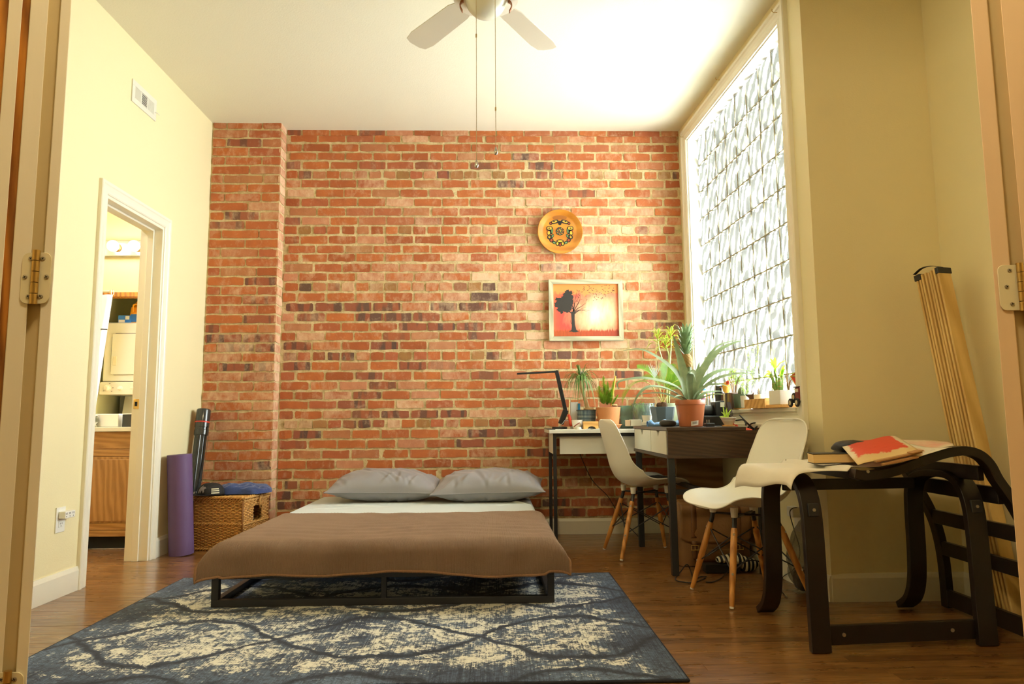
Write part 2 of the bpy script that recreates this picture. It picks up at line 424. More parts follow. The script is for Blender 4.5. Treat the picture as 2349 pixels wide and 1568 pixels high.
rowpx = [301.4, 319, 339.5, 359.5, 380, 401.4, 422, 443.5, 464.5, 486, 507, 528, 550, 571.5, 591, 613.7, 635, 657.5, 681, 703.5, 726.5, 749, 770.5, 792,
         815.7, 838, 861, 883, 905, 926.5, 949, 970.5, 994, 1016.7, 1039.6, 1062.6, 1085.5, 1108.6, 1132, 1155, 1178, 1200]
joint0 = {1: 664, 2: 695, 3: 663, 4: 692, 6: 691, 7: 657, 8: 690, 9: 662, 10: 691, 12: 688, 13: 659, 14: 687, 15: 653, 16: 685, 18: 681, 19: 655,
          20: 680, 21: 651, 22: 680, 23: 648, 25: 647, 26: 678, 27: 643, 28: 675, 29: 640, 30: 674, 32: 672, 33: 639, 34: 670, 35: 635, 36: 672,
          38: 669, 39: 634, 40: 668}
headers = {5, 11, 17, 24, 31, 37}
darkpx = [(1219, 361), (1238, 382), (1176, 423), (1015, 401), (637, 614), (689, 657), (635, 704), (687, 704), (750, 704), (815, 704), (648, 727), (680, 792), (761, 816), (793, 816),
          (680, 838), (832, 862), (1129, 660), (1094, 681), (979, 726), (913, 727), (862, 726), (952, 748), (1018, 748), (1213, 748), (1121, 816), (1077, 703), (1011, 703),
          (880, 703), (1551, 407), (809, 927), (641, 949), (830, 971), (705, 994), (637, 1040), (668, 1155), (720, 1155), (911, 948), (976, 948), (1042, 948), (1174, 969), (1107, 992),
          (1535, 748), (1250, 814), (1284, 814), (1429, 858), (1175, 969), (1525, 748), (872, 792), (850, 860), (1270, 615), (1150, 704), (1100, 770), (1100, 748), (950, 838),
          (1240, 994), (1260, 1155), (1260, 1200), (1300, 1178), (1360, 1200), (1470, 1200), (1090, 1016), (1220, 1040), (1095, 1108), (640, 1132)]
darkpt = [aY(x, y, YB) for x, y in darkpx]
brnd = random.Random(21)
def brick_shape(mb, x0, x1, z0, z1, fn, dep, jag=.0048):
    """irregular worn face: outline points, a bevel ring and a proud front; fn(a, z, d) -> point"""
    w, hh = x1 - x0, z1 - z0; pts = []
    J = lambda: brnd.uniform(-jag, jag)
    c = brnd.uniform(.0025, .0085); n = 5 if w > .13 else 3
    corners = []
    for i in range(n): corners.append((x0 + c + (w - 2 * c) * i / (n - 1 if n > 1 else 1), z0 + J() * .7))
    corners.append((x1 + J() * .4, z0 + c)); corners.append((x1 + J() * .4, z1 - c))
    for i in range(n): corners.append((x1 - c - (w - 2 * c) * i / (n - 1 if n > 1 else 1), z1 + J() * .7))
    corners.append((x0 + J() * .4, z1 - c)); corners.append((x0 + J() * .4, z0 + c))
    if brnd.random() < .12:      # a chipped corner
        k = brnd.choice((0, n - 1, n + 2, 2 * n + 1)); a, bq = corners[k]
        corners[k] = (a * .85 + (x0 + w / 2) * .15, bq * .8 + (z0 + hh / 2) * .2)
    k = len(corners); cx, cz = x0 + w / 2, z0 + hh / 2
    tilt = brnd.uniform(-.0025, .0025)
    d = lambda a: dep + tilt * (a - cx) / (w / 2)
    e_ = lambda: brnd.uniform(-.0007, .0)
    vs = [fn(a + (.004 if a > cx else -.004) * 0, q, -.012) for a, q in corners] + [fn(a, q, d(a) + e_()) for a, q in corners] + [fn(cx, cz, dep + .0002)]
    fs = [(i, (i + 1) % k, k + (i + 1) % k, k + i) for i in range(k)] + [(k + i, k + (i + 1) % k, 2 * k) for i in range(k)]
    mb.add(vs, fs)
def fb(a, z, d): return Vector((a, YB - d, z))
def fp(a, z, d): return Vector((a, YP - d, z))
def fs_(a, z, d): return Vector((XPR + d, a, z))
rowz = [aY(1000, y, YB).z for y in rowpx]
bricks = []; XRB = 1.456
for i, z in enumerate(rowz):
    up_ = rowz[i - 1] - z if i else .0675; dn = z - rowz[i + 1] if i + 1 < len(rowz) else .071
    hh = (up_ + dn) / 2 - .0170
    z0, z1 = z - hh / 2, z + hh / 2
    if i == 0: z1 = H + .01; z0 = H - .042
    pitch = .1075 if i in headers else .2155
    if i in headers: x = aY(650, rowpx[i], YB).x + brnd.uniform(-.02, .02)
    elif i in joint0: x = aY(joint0[i], rowpx[i], YB).x
    else: x = aY(664 if i % 2 else 692, rowpx[i], YB).x
    while x > XPR + .012: x -= pitch
    while x < XRB - .02:
        jw = brnd.uniform(.011, .020); a = max(x + jw / 2, XPR + .012); bq = min(x + pitch - jw / 2, XRB - .004)
        x += pitch * brnd.uniform(.985, 1.02) if i not in headers else pitch * brnd.uniform(.95, 1.05)
        if bq - a < .03: continue
        bricks.append((i, a, bq, z0, z1))
def pale_at(x, z):
    e = math.exp(-(((x - .75) / .75) ** 2 + ((z - 2.05) / .55) ** 2)) + .45 * math.exp(-(((x + .6) / .7) ** 2 + ((z - 1.85) / .3) ** 2))
    return e
def hidden(x, z):   # behind the bed, the picture, the plate and the desk things
    q = (z < .36 and -1.2 < x < .25) or (.44 < x < .96 and 1.45 < z < 1.88) or (.37 < x < .65 and 2.12 < z < 2.4) or (z < .115)
    return q or (z < .76 and .45 < x)
def tint_of(i, a, bq, z, near=None):
    cx = (a + bq) / 2; w = bq - a
    dk = 0
    for p in darkpt:
        if abs(p.x - cx) < w / 2 and abs(p.z - z) < .034: dk = brnd.uniform(.82, 1)
    if not dk and brnd.random() < (.10 if 1.2 < z < 1.8 else .05): dk = brnd.uniform(.35, .8)
    if i in headers: tone = brnd.choice((.3, .45, .88, .9, .75, .1, .6))
    else: tone = min(1, max(0, brnd.choice((.12, .25, .3, .4, .45, .5, .6, .72, .98)) + brnd.uniform(-.06, .06)))
    pale = min(1, max(0, pale_at(cx, z) * brnd.uniform(.1, 1.2) + (brnd.uniform(.3, .8) if brnd.random() < .14 else 0) - dk * .4))
    return (tone, dk, pale)
order = sorted(bricks, key=lambda q: -((q[2] - q[1]) * (.3 if hidden((q[1] + q[2]) / 2, (q[3] + q[4]) / 2) else 1) + brnd.random() * .0005))
rest = MB()
for n, (i, a, bq, z0, z1) in enumerate(order):
    tt = tint_of(i, a, bq, (z0 + z1) / 2); dep = brnd.uniform(.002, .006)
    if n < 299:
        t = MB(); brick_shape(t, a, bq, z0, z1, fb, dep); o = part('brick', t, m_brick, wall_back); o['tint'] = list(tt)
    else:
        rest.t = tt; brick_shape(rest, a, bq, z0, z1, fb, dep)
part('brickwork', rest, m_brick, wall_back, kind='stuff')
# pier: two-and-a-bit bricks a course
k = 0; z = H - .014; x0p, x1p = XL + .004, XPR
while z > -.02:
    hh = .056; zz0, zz1 = z - hh / 2, min(z + hh / 2, H + .01)
    cuts = [x0p, x0p + .275 + brnd.uniform(-.012, .012), x1p + .004] if k % 2 else [x0p, x0p + .100 + brnd.uniform(-.01, .01), x0p + .375 + brnd.uniform(-.014, .012), x1p + .004]
    if k % 2 == 0 and k == 0: cuts = [x0p, x0p + .105, x0p + .37, x1p + .004]
    for a, bq in zip(cuts, cuts[1:]):
        t = MB(); zc = z
        dk = brnd.uniform(.7, 1) if brnd.random() < (.22 if 1.0 < z < 1.9 else .06) else 0
        brick_shape(t, a + .006, bq - .006, zz0, zz1, fp, brnd.uniform(.003, .008)); o = part('brick', t, m_brick, pier)
        o['tint'] = [min(1, max(0, brnd.choice((.2, .3, .42, .46, .5, .6, .75)) + brnd.uniform(-.05, .05))), dk, max(0, brnd.uniform(-.3, .3) + (.35 if z < 1.5 else 0))]
    t = MB(); brick_shape(t, YP - .004, YB - .006, zz0, zz1, fs_, brnd.uniform(.002, .005)); o = part('brick', t, m_brick, pier)
    o['tint'] = [brnd.uniform(.2, .6), 0, brnd.uniform(.5, 1.0)]
    z -= .0705; k += 1

# ---- baseboards
def baseboard(name, p0, p1, nrm, hgt=.118, label=None):
    p0, p1, nrm = Vector(p0), Vector(p1), Vector(nrm); e = (p1 - p0)
    prof = [(0, 0), (.014, 0), (.014, hgt - .02), (.009, hgt - .008), (.006, hgt), (0, hgt)]
    mb = MB(); mb.prism(prof, lambda a, b, t: p0 + e * t + nrm * a + Vector((0, 0, b)), 0, 1)
    return struct(name, mb, m_trim, label)
baseboard('baseboard_left', (XL, 1.3, 0), (XL, DY0 - .068, 0), (1, 0, 0), .118, 'cream baseboard under the double outlet')
baseboard('baseboard_left_far', (XL, DY1 + .07, 0), (XL, YP, 0), (1, 0, 0), .118, 'cream baseboard behind the purple mat')
baseboard('baseboard_back', (XPR, YB - .012, 0), (1.445, YB - .012, 0), (0, -1, 0), .112, 'white baseboard along the brick wall')
baseboard('baseboard_right', WR(.02, 0), WR(UW, 0), (-_nx, -_ny, 0), .115, 'cream baseboard under the window')
baseboard('baseboard_alcove', (1.54, YA, 0), (XA, YA, 0), (0, -1, 0), .125, 'cream baseboard in the shaded alcove')
baseboard('baseboard_alcove_right', (XA, 1.4, 0), (XA, YA, 0), (-1, 0, 0), .125, 'cream baseboard behind the wooden slats')

# ---- bathroom door: casing, jamb, stop, strike plate
def casing_run(mb, p0, p1, out, nrm, m0=0, m1=0, w=.068):
    """moulded casing from p0 to p1; out = direction away from the opening, nrm = into the room"""
    p0, p1, out, nrm = map(Vector, (p0, p1, out, nrm)); e = p1 - p0
    prof = [(0, 0), (0, .010), (.006, .014), (.016, .012), (.030, .013), (.044, .017), (.050, .021), (w - .004, .021), (w, .017), (w, 0)]
    d_ = e.normalized()
    mb.prism(prof, lambda a, b, t: p0 + e * t + out * a + nrm * b + d_ * (a * m1 if t else -a * m0), 0, 1)
door1 = thing('door_1', 'cream door frame of the bathroom doorway', 'door frame', (XL, (DY0 + DY1) / 2, 0)); del door1['category']; door1['kind'] = 'structure'
mb = MB(); casing_run(mb, (XL, DY0, 0), (XL, DY0, DZ), (0, -1, 0), (1, 0, 0), 0, 1); part('side_casing', mb, m_trim, door1)
mb = MB(); casing_run(mb, (XL, DY1, 0), (XL, DY1, DZ), (0, 1, 0), (1, 0, 0), 0, 1); part('side_casing', mb, m_trim, door1)
mb = MB(); casing_run(mb, (XL, DY0, DZ), (XL, DY1, DZ), (0, 0, 1), (1, 0, 0), 1, 1); part('head_casing', mb, m_trim, door1)
for (ya, yb_, za, zb_) in ((DY1 - .018, DY1 + .002, 0, DZ + .002), (DY0 - .002, DY0 + .018, 0, DZ + .002), (DY0 + .0181, DY1 - .0181, DZ - .018, DZ + .002)):
    part('jamb', MB().box(X0 - .004, XL + .004, ya, yb_, za, zb_), m_trim, door1, bev=.001)
for (ya, yb_, za, zb_) in ((DY1 - .032, DY1 - .0185, 0, DZ - .0185), (DY0 + .0185, DY0 + .032, 0, DZ - .0185), (DY0 + .0325, DY1 - .0325, DZ - .032, DZ - .0185)):
    part('door_stop', MB().box(X0 + .045, X0 + .083, ya, yb_, za, zb_), m_trim, door1, bev=.002)
c = aY(313, 926, DY1 - .02)
mb = MB().box(X0 + .006, X0 + .042, DY1 - .0205, DY1 - .0175, c.z - .030, c.z + .030)
sp_ = part('strike_plate', mb, m_brass, door1, bev=.001)
mb = MB().box(X0 + .014, X0 + .030, DY1 - .0215, DY1 - .0195, c.z - .014, c.z + .014); part('latch_hole', mb, m_dark, sp_)

# ---- glass block window
win = thing('window_1', 'tall glass block window in a white moulded frame', 'window', WR(1, .88)); del win['category']; win['kind'] = 'structure'
def wfn(u, z, d): return WR(u, z, d)
def wcase(p0, p1, out):
    mb = MB(); prof = [(0, 0), (0, .012), (.008, .018), (.020, .013), (.040, .015), (.058, .022), (.066, .028), (.084, .028), (.088, .022), (.088, 0)]
    (u0, z0), (u1, z1), (ou, oz) = p0, p1, out
    L_ = math.hypot(u1 - u0, z1 - z0); du_, dz_ = (u1 - u0) / L_, (z1 - z0) / L_
    mb.prism(prof, lambda a, b, t: WR(u0 + (u1 - u0) * t + ou * a + du_ * (a if t else -a), z0 + (z1 - z0) * t + oz * a + dz_ * (a if t else -a), -b), 0, 1); return mb
CW = .088
part('side_casing', wcase((WU0, WZ0 - .022), (WU0, WZ1), (-1, 0)), m_trim, win)
part('side_casing', wcase((WU1, WZ0 - .022), (WU1, WZ1), (1, 0)), m_trim, win)
part('head_casing', wcase((WU0, WZ1), (WU1, WZ1), (0, 1)), m_trim, win)
part('apron', wcase((WU0, WZ0 - .022), (WU1, WZ0 - .022), (0, -1)), m_trim, win)
m_reveal = mk('reveal_paint_white', (.86, .86, .80), .5, .02, 3, .05, 60)
mb = MB(); t = .006
mb.hexa(wbox(WU0 - .004, WU0 + t, WZ0, WZ1, .001, .24)).hexa(wbox(WU1 - t, WU1 + .004, WZ0, WZ1, .001, .24)).hexa(wbox(WU0, WU1, WZ1 - t, WZ1 + .004, .001, .24))
part('reveal', mb, m_reveal, win)
mb = MB().hexa(wbox(WU0 - .005, WU1 + .005, WZ0 - .022, WZ0, -.026, .235)); part('sill_board', mb, m_trim, win, bev=.004)
for u, z in ((WU0 - .02, WZ1 + .03), (WU0 + .75, WZ1 + .095), (WU1 + .02, WZ1 + .05)):   # little curtain hooks left in the wood
    p = WR(u, z, -.02); mb = MB().tube([p, p + Vector((-.02, 0, 0)), p + Vector((-.028, 0, .008)), p + Vector((-.026, 0, .018))], .0022, 6); part('curtain_hook', mb, m_brass, win)
def mk_block():
    m, nt, b = _mat('wavy_block_glass'); g = G(nt); co = g.co()
    r = g.math('MULTIPLY', g.n('ShaderNodeObjectInfo').outputs['Random'], 30.0)
    q = g.vadd(g.pos(), g.comb(r, r, r))
    w1 = g.wave(g.map(q, (1, 1, .55)), 7, 7.5, 3, .9, 'DIAGONAL'); n1 = g.noise(q, 12, 4, .6, 1.2)
    f = g.math('ADD', g.math('MULTIPLY', w1, .55), g.math('MULTIPLY', n1, .5))
    tcol = g.ramp(f, [(.30, (.004, .0044, .0038, 1)), (.45, (.010, .0105, .0096, 1)), (.56, (.30, .31, .29, 1)), (.76, (.84, .86, .83, 1))])
    tr = g.n('ShaderNodeBsdfTransparent'); g.l(g.mix(g.n('ShaderNodeNewGeometry').outputs['Backfacing'], tcol, (.98, .99, .98, 1)), tr.inputs[0])
    gl = g.n('ShaderNodeBsdfGlossy'); gl.inputs['Roughness'].default_value = .12; gl.inputs[0].default_value = (.9, .95, .9, 1)
    g.l(g.bump(f, .5, .01), gl.inputs['Normal'])
    tl = g.n('ShaderNodeBsdfTranslucent'); tl.inputs[0].default_value = (.90, .90, .78, 1)
    m1 = g.n('ShaderNodeMixShader'); m1.inputs[0].default_value = .022; g.l(tr.outputs[0], m1.inputs[1]); g.l(tl.outputs[0], m1.inputs[2])
    m2 = g.n('ShaderNodeMixShader'); m2.inputs[0].default_value = .03; g.l(m1.outputs[0], m2.inputs[1]); g.l(gl.outputs[0], m2.inputs[2])
    g.l(m2.outputs[0], nt.nodes['Material Output'].inputs[0]); return m
m_block = mk_block()
NCOL, NROW, CP, RP, WD = 9, 10, .1825, .2055, .075
BZ0 = WZ0 - .022
def block_mesh(u0, u1, z0, z1):
    mb = MB(); e = .016
    vs = []
    for d, ins in ((WD + .075, 0), (WD + .006, 0), (WD, .010), (WD - .002, e + .014)):
        for a, q in ((u0 + ins, z0 + ins), (u1 - ins, z0 + ins), (u1 - ins, z1 - ins), (u0 + ins, z1 - ins)): vs.append(WR(a, q, d))
    fs = [(3, 2, 1, 0), (12, 13, 14, 15)]
    for k in range(3): fs += [(4 * k + i, 4 * k + (i + 1) % 4, 4 * k + 4 + (i + 1) % 4, 4 * k + 4 + i) for i in range(4)]
    return mb.add(vs, fs)
mo = MB(); us = [WU0 + i * CP for i in range(NCOL)] + [WU1]; zs = [BZ0 + i * RP for i in range(NROW)] + [WZ1]
us = [u for u in us if u < WU1 - .03] + [WU1]; zs = [q for q in zs if q < WZ1 - .03] + [WZ1]
J = .0045
for a, bq in zip(us, us[1:]):
    for c, d in zip(zs, zs[1:]):
        part('glass_block', block_mesh(a + J, bq - J, c + J, d - J), m_block, win)
m_joint = mk('block_joint_grey', (.36, .33, .22), .9, .15, 30)
JW = .0042
for a in us[1:-1]: mo.hexa(wbox(a - JW, a + JW, BZ0, WZ1, WD + .0005, WD + .012))
for q in zs[1:-1]: mo.hexa(wbox(WU0, WU1, q - JW * .9, q + JW * .9, WD, WD + .0115))
part('block_joints', mo, m_joint, win)

# ---- doorway the camera looks through: stepped jambs with hinges
m_frame_l = mk('door_frame_paint_worn', (.84, .81, .70), .45, .07, 12, .10, 60, stretch=(1, 1, .15))
m_frame_r = mk('door_frame_paint_warm_lit', (.84, .64, .43), .45, .05, 10, .08, 60, stretch=(1, 1, .15))  # cream paint tinted peach: warm hall light put into the colour
m_edge = mk_wood('door_edge_stained_wood', lin(120, 70, 22), lin(192, 128, 48), .4, 'Z', 2)
m_shade = mk('door_frame_rebate_shade', (.56, .46, .26), .5, .05, 12)  # same trim darkened to tan: shade of the recess put into the colour
def hinge(parent, side, pin, lw, rw, zc, hh, ya, yb):
    """butt hinge: two leaves either side of the knuckle at pin"""
    x, y = pin
    for sgn, w, yy in ((-1, lw, ya), (1, rw, yb)):
        a, bq = (x - w, x - .004) if sgn < 0 else (x + .004, x + w)
        r = .012; out = []
        far = a if sgn < 0 else bq; nearx = bq if sgn < 0 else a
        out = [(nearx, zc - hh / 2), (far - sgn * r, zc - hh / 2)]
        for i in range(1, 6):
            an = i / 5 * PI / 2; out.append((far - sgn * r + sgn * r * math.sin(an), zc - hh / 2 + r - r * math.cos(an)))
        for i in range(0, 6):
            an = i / 5 * PI / 2; out.append((far - sgn * r + sgn * r * math.cos(an), zc + hh / 2 - r + r * math.sin(an)))
        out.append((nearx, zc + hh / 2))
        mb = MB(); mb.prism(out, lambda p, q, t: Vector((p, yy - t, q)), 0, .0022); lf = part('hinge_leaf', mb, m_plate, parent, bev=.0004)
        for i, f in enumerate((-.36, .02, .38)):
            sx = (a + bq) / 2 + (.004 if i == 1 else -.004) * sgn; mb = MB()
            mm = Matrix.Translation(Vector((sx, yy - .0022, zc + f * hh))) @ Matrix.Rotation(PI / 2, 4, 'X')
            mb.lathe([(.0042, 0), (.0042, .0006), (.0030, .0012), (0, .0012)], 12, mm); mb.cur = 1
            for an in (.5, .5 + PI / 2):
                mb.box(-.0026, .0026, -.0005, .0005, .0012, .0015, mm @ Matrix.Rotation(an, 4, 'Z'))
            part('screw', mb, [m_steel, m_dark], lf)
    n = 5
    for i in range(n):
        z0 = zc - hh / 2 - .002 + i * (hh + .006) / n; mb = MB().cyl((x, min(ya, yb) - .004, z0 + .0006), (x, min(ya, yb) - .004, z0 + (hh + .006) / n - .0006), .0062, n=14); part('hinge_knuckle', mb, m_brass, parent, smooth=False, auto=.7)
m_plate = mk('hinge_plate_satin', (.80, .76, .56), .42, .06, 14, .02, 80, .2)
HT = 2.92
YJ = 1.2
d2 = thing('door_2', 'worn cream folding door leaves and jamb on the near side', 'door', (-.80, YJ, 0)); del d2['category']; d2['kind'] = 'structure'
def strip(parent, nm, x0, x1, y0, mat, y1=1.34):
    # the jamb is splayed: it widens away from the hall
    k = (y1 + .012) / y0; a, c = (x0 * k, x1 * k)
    return part(nm, MB().hexa([(x0, y0, 0), (x1, y0, 0), (c, y1, 0), (a, y1, 0), (x0, y0, HT), (x1, y0, HT), (c, y1, HT), (a, y1, HT)]), mat, parent, bev=.0015)
xa = lambda px, Y: aY(px, 955, Y).x
strip(d2, 'jamb', xa(76, YJ), xa(101.5, YJ), YJ, m_frame_l)
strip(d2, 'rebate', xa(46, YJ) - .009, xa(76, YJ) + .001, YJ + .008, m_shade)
strip(d2, 'door_edge', xa(2, YJ), xa(46, YJ), YJ, m_frame_l)
strip(d2, 'orange_gap', xa(-18, YJ) - .008, xa(2, YJ) + .001, YJ + .006, m_edge)  # warm light on the side of the gap, put in as wood colour
strip(d2, 'folding_leaf', xa(-52, YJ), xa(-18, YJ), YJ, m_frame_l)
strip(d2, 'outer_leaf', xa(-120, YJ), xa(-52, YJ), YJ + .004, m_edge)
hz = aY(84, 638, YJ).z
hinge(d2, -1, (aY(84, 638, YJ).x, YJ), .0245, .0245, hz, .089, YJ - .0005, YJ - .0005)
hinge(d2, -1, (aY(84, 638, YJ).x, YJ), .0245, .0245, aY(60, 1606, YJ).z, .089, YJ - .0005, YJ - .0005)
YR = 1.28
d3 = thing('door_3', 'cream jamb and door edge tinted peach for warm light, with a satin hinge', 'door', (.95, YR, 0)); del d3['category']; d3['kind'] = 'structure'
strip(d3, 'jamb', xa(2306, YR), xa(2347, YR), YR, m_frame_r, 1.42)
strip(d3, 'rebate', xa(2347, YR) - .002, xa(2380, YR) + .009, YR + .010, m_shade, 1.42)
strip(d3, 'door_edge', xa(2380, YR), xa(2440, YR), YR, m_frame_r, 1.42)
strip(d3, 'orange_gap', xa(2440, YR) - .004, xa(2540, YR), YR + .006, m_edge, 1.42)
hz = aY(2320, 660, YR).z
hinge(d3, 1, (aY(2339, 660, YR).x, YR), .0415, .030, hz, .087, YR - .0005, YR - .0005)

# ---- bathroom shell
BX0, BY0, BY1, CY = -3.75, 3.0, 5.75, 6.5
mb = MB().box(BX0 - .1, BX0, BY0, CY, 0, H)
struct('wall_bathroom_left', mb, m_wall, 'pale wall of the bathroom')
struct('wall_bathroom_near', MB().box(BX0, X0, BY0 - .1, BY0, 0, H), m_wall, 'near wall of the bathroom')
CX0, CX1, CZ = -3.34, -2.52, 1.90
mb = MB().box(BX0, CX0, BY1, BY1 + .1, 0, H).box(CX1, X0 + .03, BY1, BY1 + .1, 0, H).box(CX0, CX1, BY1, BY1 + .1, CZ, H)
struct('wall_bathroom_far', mb, m_wall, 'bathroom wall above the laundry closet')
m_closet = mk('closet_paint_sage', (.50, .51, .30), .7, .03)
mb = MB().box(CX0 - .05, CX1 + .05, CY, CY + .05, 0, 2.3).box(CX0 - .05, CX0, BY1 + .1, CY, 0, 2.3).box(CX1, CX1 + .05, BY1 + .1, CY, 0, 2.3).box(CX0, CX1, BY1 + .1, CY, 2.2, 2.25)  # closet built here in place of the reflection in the vanity mirror
struct('wall_closet', mb, m_closet, 'sage walls of the laundry closet')
struct('trim_1', MB().box(CX0, CX1, BY1 - .006, BY1 + .1, CZ - .035, CZ), m_edge, 'brown header strip over the laundry closet')
# ================================================================== BED, RUG AND THE LEFT SIDE
# ---- rug
RX0, RX1, RY0, RY1 = -1.662, .622, 2.315, 3.880
def mk_rug():
    m, nt, b = _mat('distressed_rug_pile'); g = G(nt); p = g.pos(); X, Y, Z = g.xyz(p)
    warp = g.noise(p, 3.2, 3, .55, 0, 1)
    pw = g.vadd(p, g.map(warp, (.20, .20, .0), (-.10, -.10, 0)))
    wx, wy, wz = g.xyz(pw)
    # ogee trellis: two mirrored families of waves
    def fam(sg, off):
        s_ = g.math('SINE', g.math('ADD', g.math('MULTIPLY', wx, 2 * PI / 1.5), off))
        v = g.math('ADD', g.math('DIVIDE', wy, .62), g.math('MULTIPLY', s_, .40 * sg))
        fr = g.math('ABSOLUTE', g.math('SUBTRACT', g.math('FRACT', v), .5)); return fr
    a1, a2 = fam(1, .35), fam(-1, .35)
    vein = g.math('MINIMUM', a1, a2)
    veinm = g.ramp(g.math('ADD', vein, g.math('MULTIPLY', g.math('SUBTRACT', g.noise(p, 30, 4, .7), .5), .06)), [(.012, 1), (.052, 0)])
    # worn damask: rosettes and blotches broken up by the warp and weft
    n1 = g.noise(p, 60, 6, .75); n0 = g.noise(pw, 13, 5, .65); big = g.noise(p, 2.4, 3, .5)
    ros = g.math('SINE', g.math('MULTIPLY', g.vor(pw, 6.5), 11.0)); ros2 = g.math('SINE', g.math('MULTIPLY', g.vor(pw, 17), 7.0))
    stx = g.noise(g.map(p, (5, 160, 1)), 1.0, 5, .75); sty = g.noise(g.map(p, (190, 4.0, 1)), 1.0, 5, .75)
    crack = g.ramp(g.vor(g.vadd(pw, g.comb(g.math('MULTIPLY', n0, .16), g.math('MULTIPLY', n1, .09), 0.0)), 27, 'DISTANCE_TO_EDGE'), [(.01, 1), (.09, 0)])
    S5 = lambda v, k: g.math('MULTIPLY', g.math('SUBTRACT', v, .5), k)
    val = g.math('ADD', g.math('ADD', g.math('ADD', .615, S5(n0, 1.15)), g.math('ADD', S5(n1, 1.35), g.math('MULTIPLY', ros, .10))), g.math('ADD', g.math('ADD', S5(stx, .75), S5(sty, .95)), g.math('ADD', S5(big, .9), g.math('MULTIPLY', ros2, .07))))
    val = g.math('SUBTRACT', val, g.math('ADD', g.math('MULTIPLY', g.math('MULTIPLY', veinm, g.ramp(n0, [(.3, .4), (.55, 1)])), .55), g.math('MULTIPLY', crack, .30)))
    # plain slate border
    bx = g.math('MINIMUM', g.math('SUBTRACT', X, RX0), g.math('SUBTRACT', RX1, X)); by = g.math('MINIMUM', g.math('SUBTRACT', Y, RY0), g.math('SUBTRACT', RY1, Y))
    edge = g.math('MINIMUM', bx, by)
    bw = g.ramp(g.math('ADD', edge, g.math('MULTIPLY', g.math('SUBTRACT', n1, .5), .08)), [(.03, .42), (.20, 0)])
    val = g.math('SUBTRACT', val, bw)
    ground = g.mix(g.ramp(g.math('ADD', g.math('MULTIPLY', sty, .6), g.math('MULTIPLY', big, .5)), [(.42, 0), (.66, 1)]), lin(46, 57, 82), lin(112, 133, 162))
    ground = g.mix(g.ramp(n1, [(.36, .6), (.55, 0)]), ground, lin(24, 30, 46)); ground = g.mix(g.math('MULTIPLY', crack, .7), ground, lin(28, 33, 50))
    ground = g.mix(g.math('MULTIPLY', veinm, .85), ground, lin(26, 31, 48))
    c = g.mix(g.ramp(val, [(.53, 0), (.66, 1)]), ground, g.mix(n1, lin(208, 207, 194), lin(250, 248, 236)))
    g.l(c, b.inputs['Base Color']); b.inputs['Roughness'].default_value = .95; b.inputs['Specular IOR Level'].default_value = .1
    b.inputs['Sheen Weight'].default_value = .15
    g.l(g.bump(g.math('ADD', g.noise(p, 260, 3, .7), g.math('MULTIPLY', val, .5)), .5, .004), b.inputs['Normal']); return m

m_rug = mk_rug(); m_rugedge = mk('rug_binding_navy', (.018, .022, .035), .9, .3, 60, .4, 200)
rug = tag(part('rug', MB().box(RX0 + .006, RX1 - .006, RY0 + .006, RY1 - .006, .0005, .012), m_rug, bev=.003), 'distressed navy and cream patterned rug under the foot of the bed', 'rug')
XF[rug.name] = Matrix.Identity(4)
mb = MB()
lo = [(RX0, RY0), (RX1, RY0), (RX1, RY1), (RX0, RY1)]
mb.tube([(RX0 + .006, RY0 + .004, .006), (RX1 - .006, RY0 + .004, .006), (RX1 - .004, RY0 + .006, .006), (RX1 - .004, RY1 - .006, .006), (RX1 - .006, RY1 - .004, .006), (RX0 + .006, RY1 - .004, .006), (RX0 + .004, RY1 - .006, .006), (RX0 + .004, RY0 + .006, .006)], .0055, 6, closed=True)
part('binding', mb, m_rugedge, rug, smooth=True, label='dark navy bound edge')

# ---- bed frame
bx0, bx1, by0, by1 = -1.270, .270, 3.262, 5.20
bed = thing('platform_bed', 'low black steel platform bed frame standing on the blue rug', 'bed frame', ((bx0 + bx1) / 2, (by0 + by1) / 2, .0125))
T = .031; Z0, Z1 = .0125, .165
for x in (bx0, bx1 - T):
    part('side_rail', MB().box(x, x + T, by0, by1, Z1 - T, Z1), m_blackm, bed, bev=.002)
    part('runner', MB().box(x, x + T, by0 + T, by1 - T, Z0, Z0 + T), m_blackm, bed, bev=.002)
for y in (by0, by1 - T):
    part('end_rail', MB().box(bx0 + T, bx1 - T, y, y + T, Z1 - T, Z1), m_blackm, bed, bev=.002)
    part('floor_bar', MB().box(bx0, bx1, y, y + T, Z0, Z0 + T), m_blackm, bed, bev=.002)
for x in (bx0, (bx0 + bx1) / 2 - .012, bx1 - T):
    for y in (by0, (by0 + by1) / 2, by1 - T):
        part('leg', MB().box(x, x + (T if abs(x - (bx0 + bx1) / 2) > .1 else .022), y, y + T, Z0 + T, Z1 - T), m_blackm, bed)
for i in range(11):
    y = by0 + .1 + i * .172; part('slat', MB().box(bx0 + T, bx1 - T, y, y + .05, Z1 - .022, Z1 - .004), m_blackm, bed)
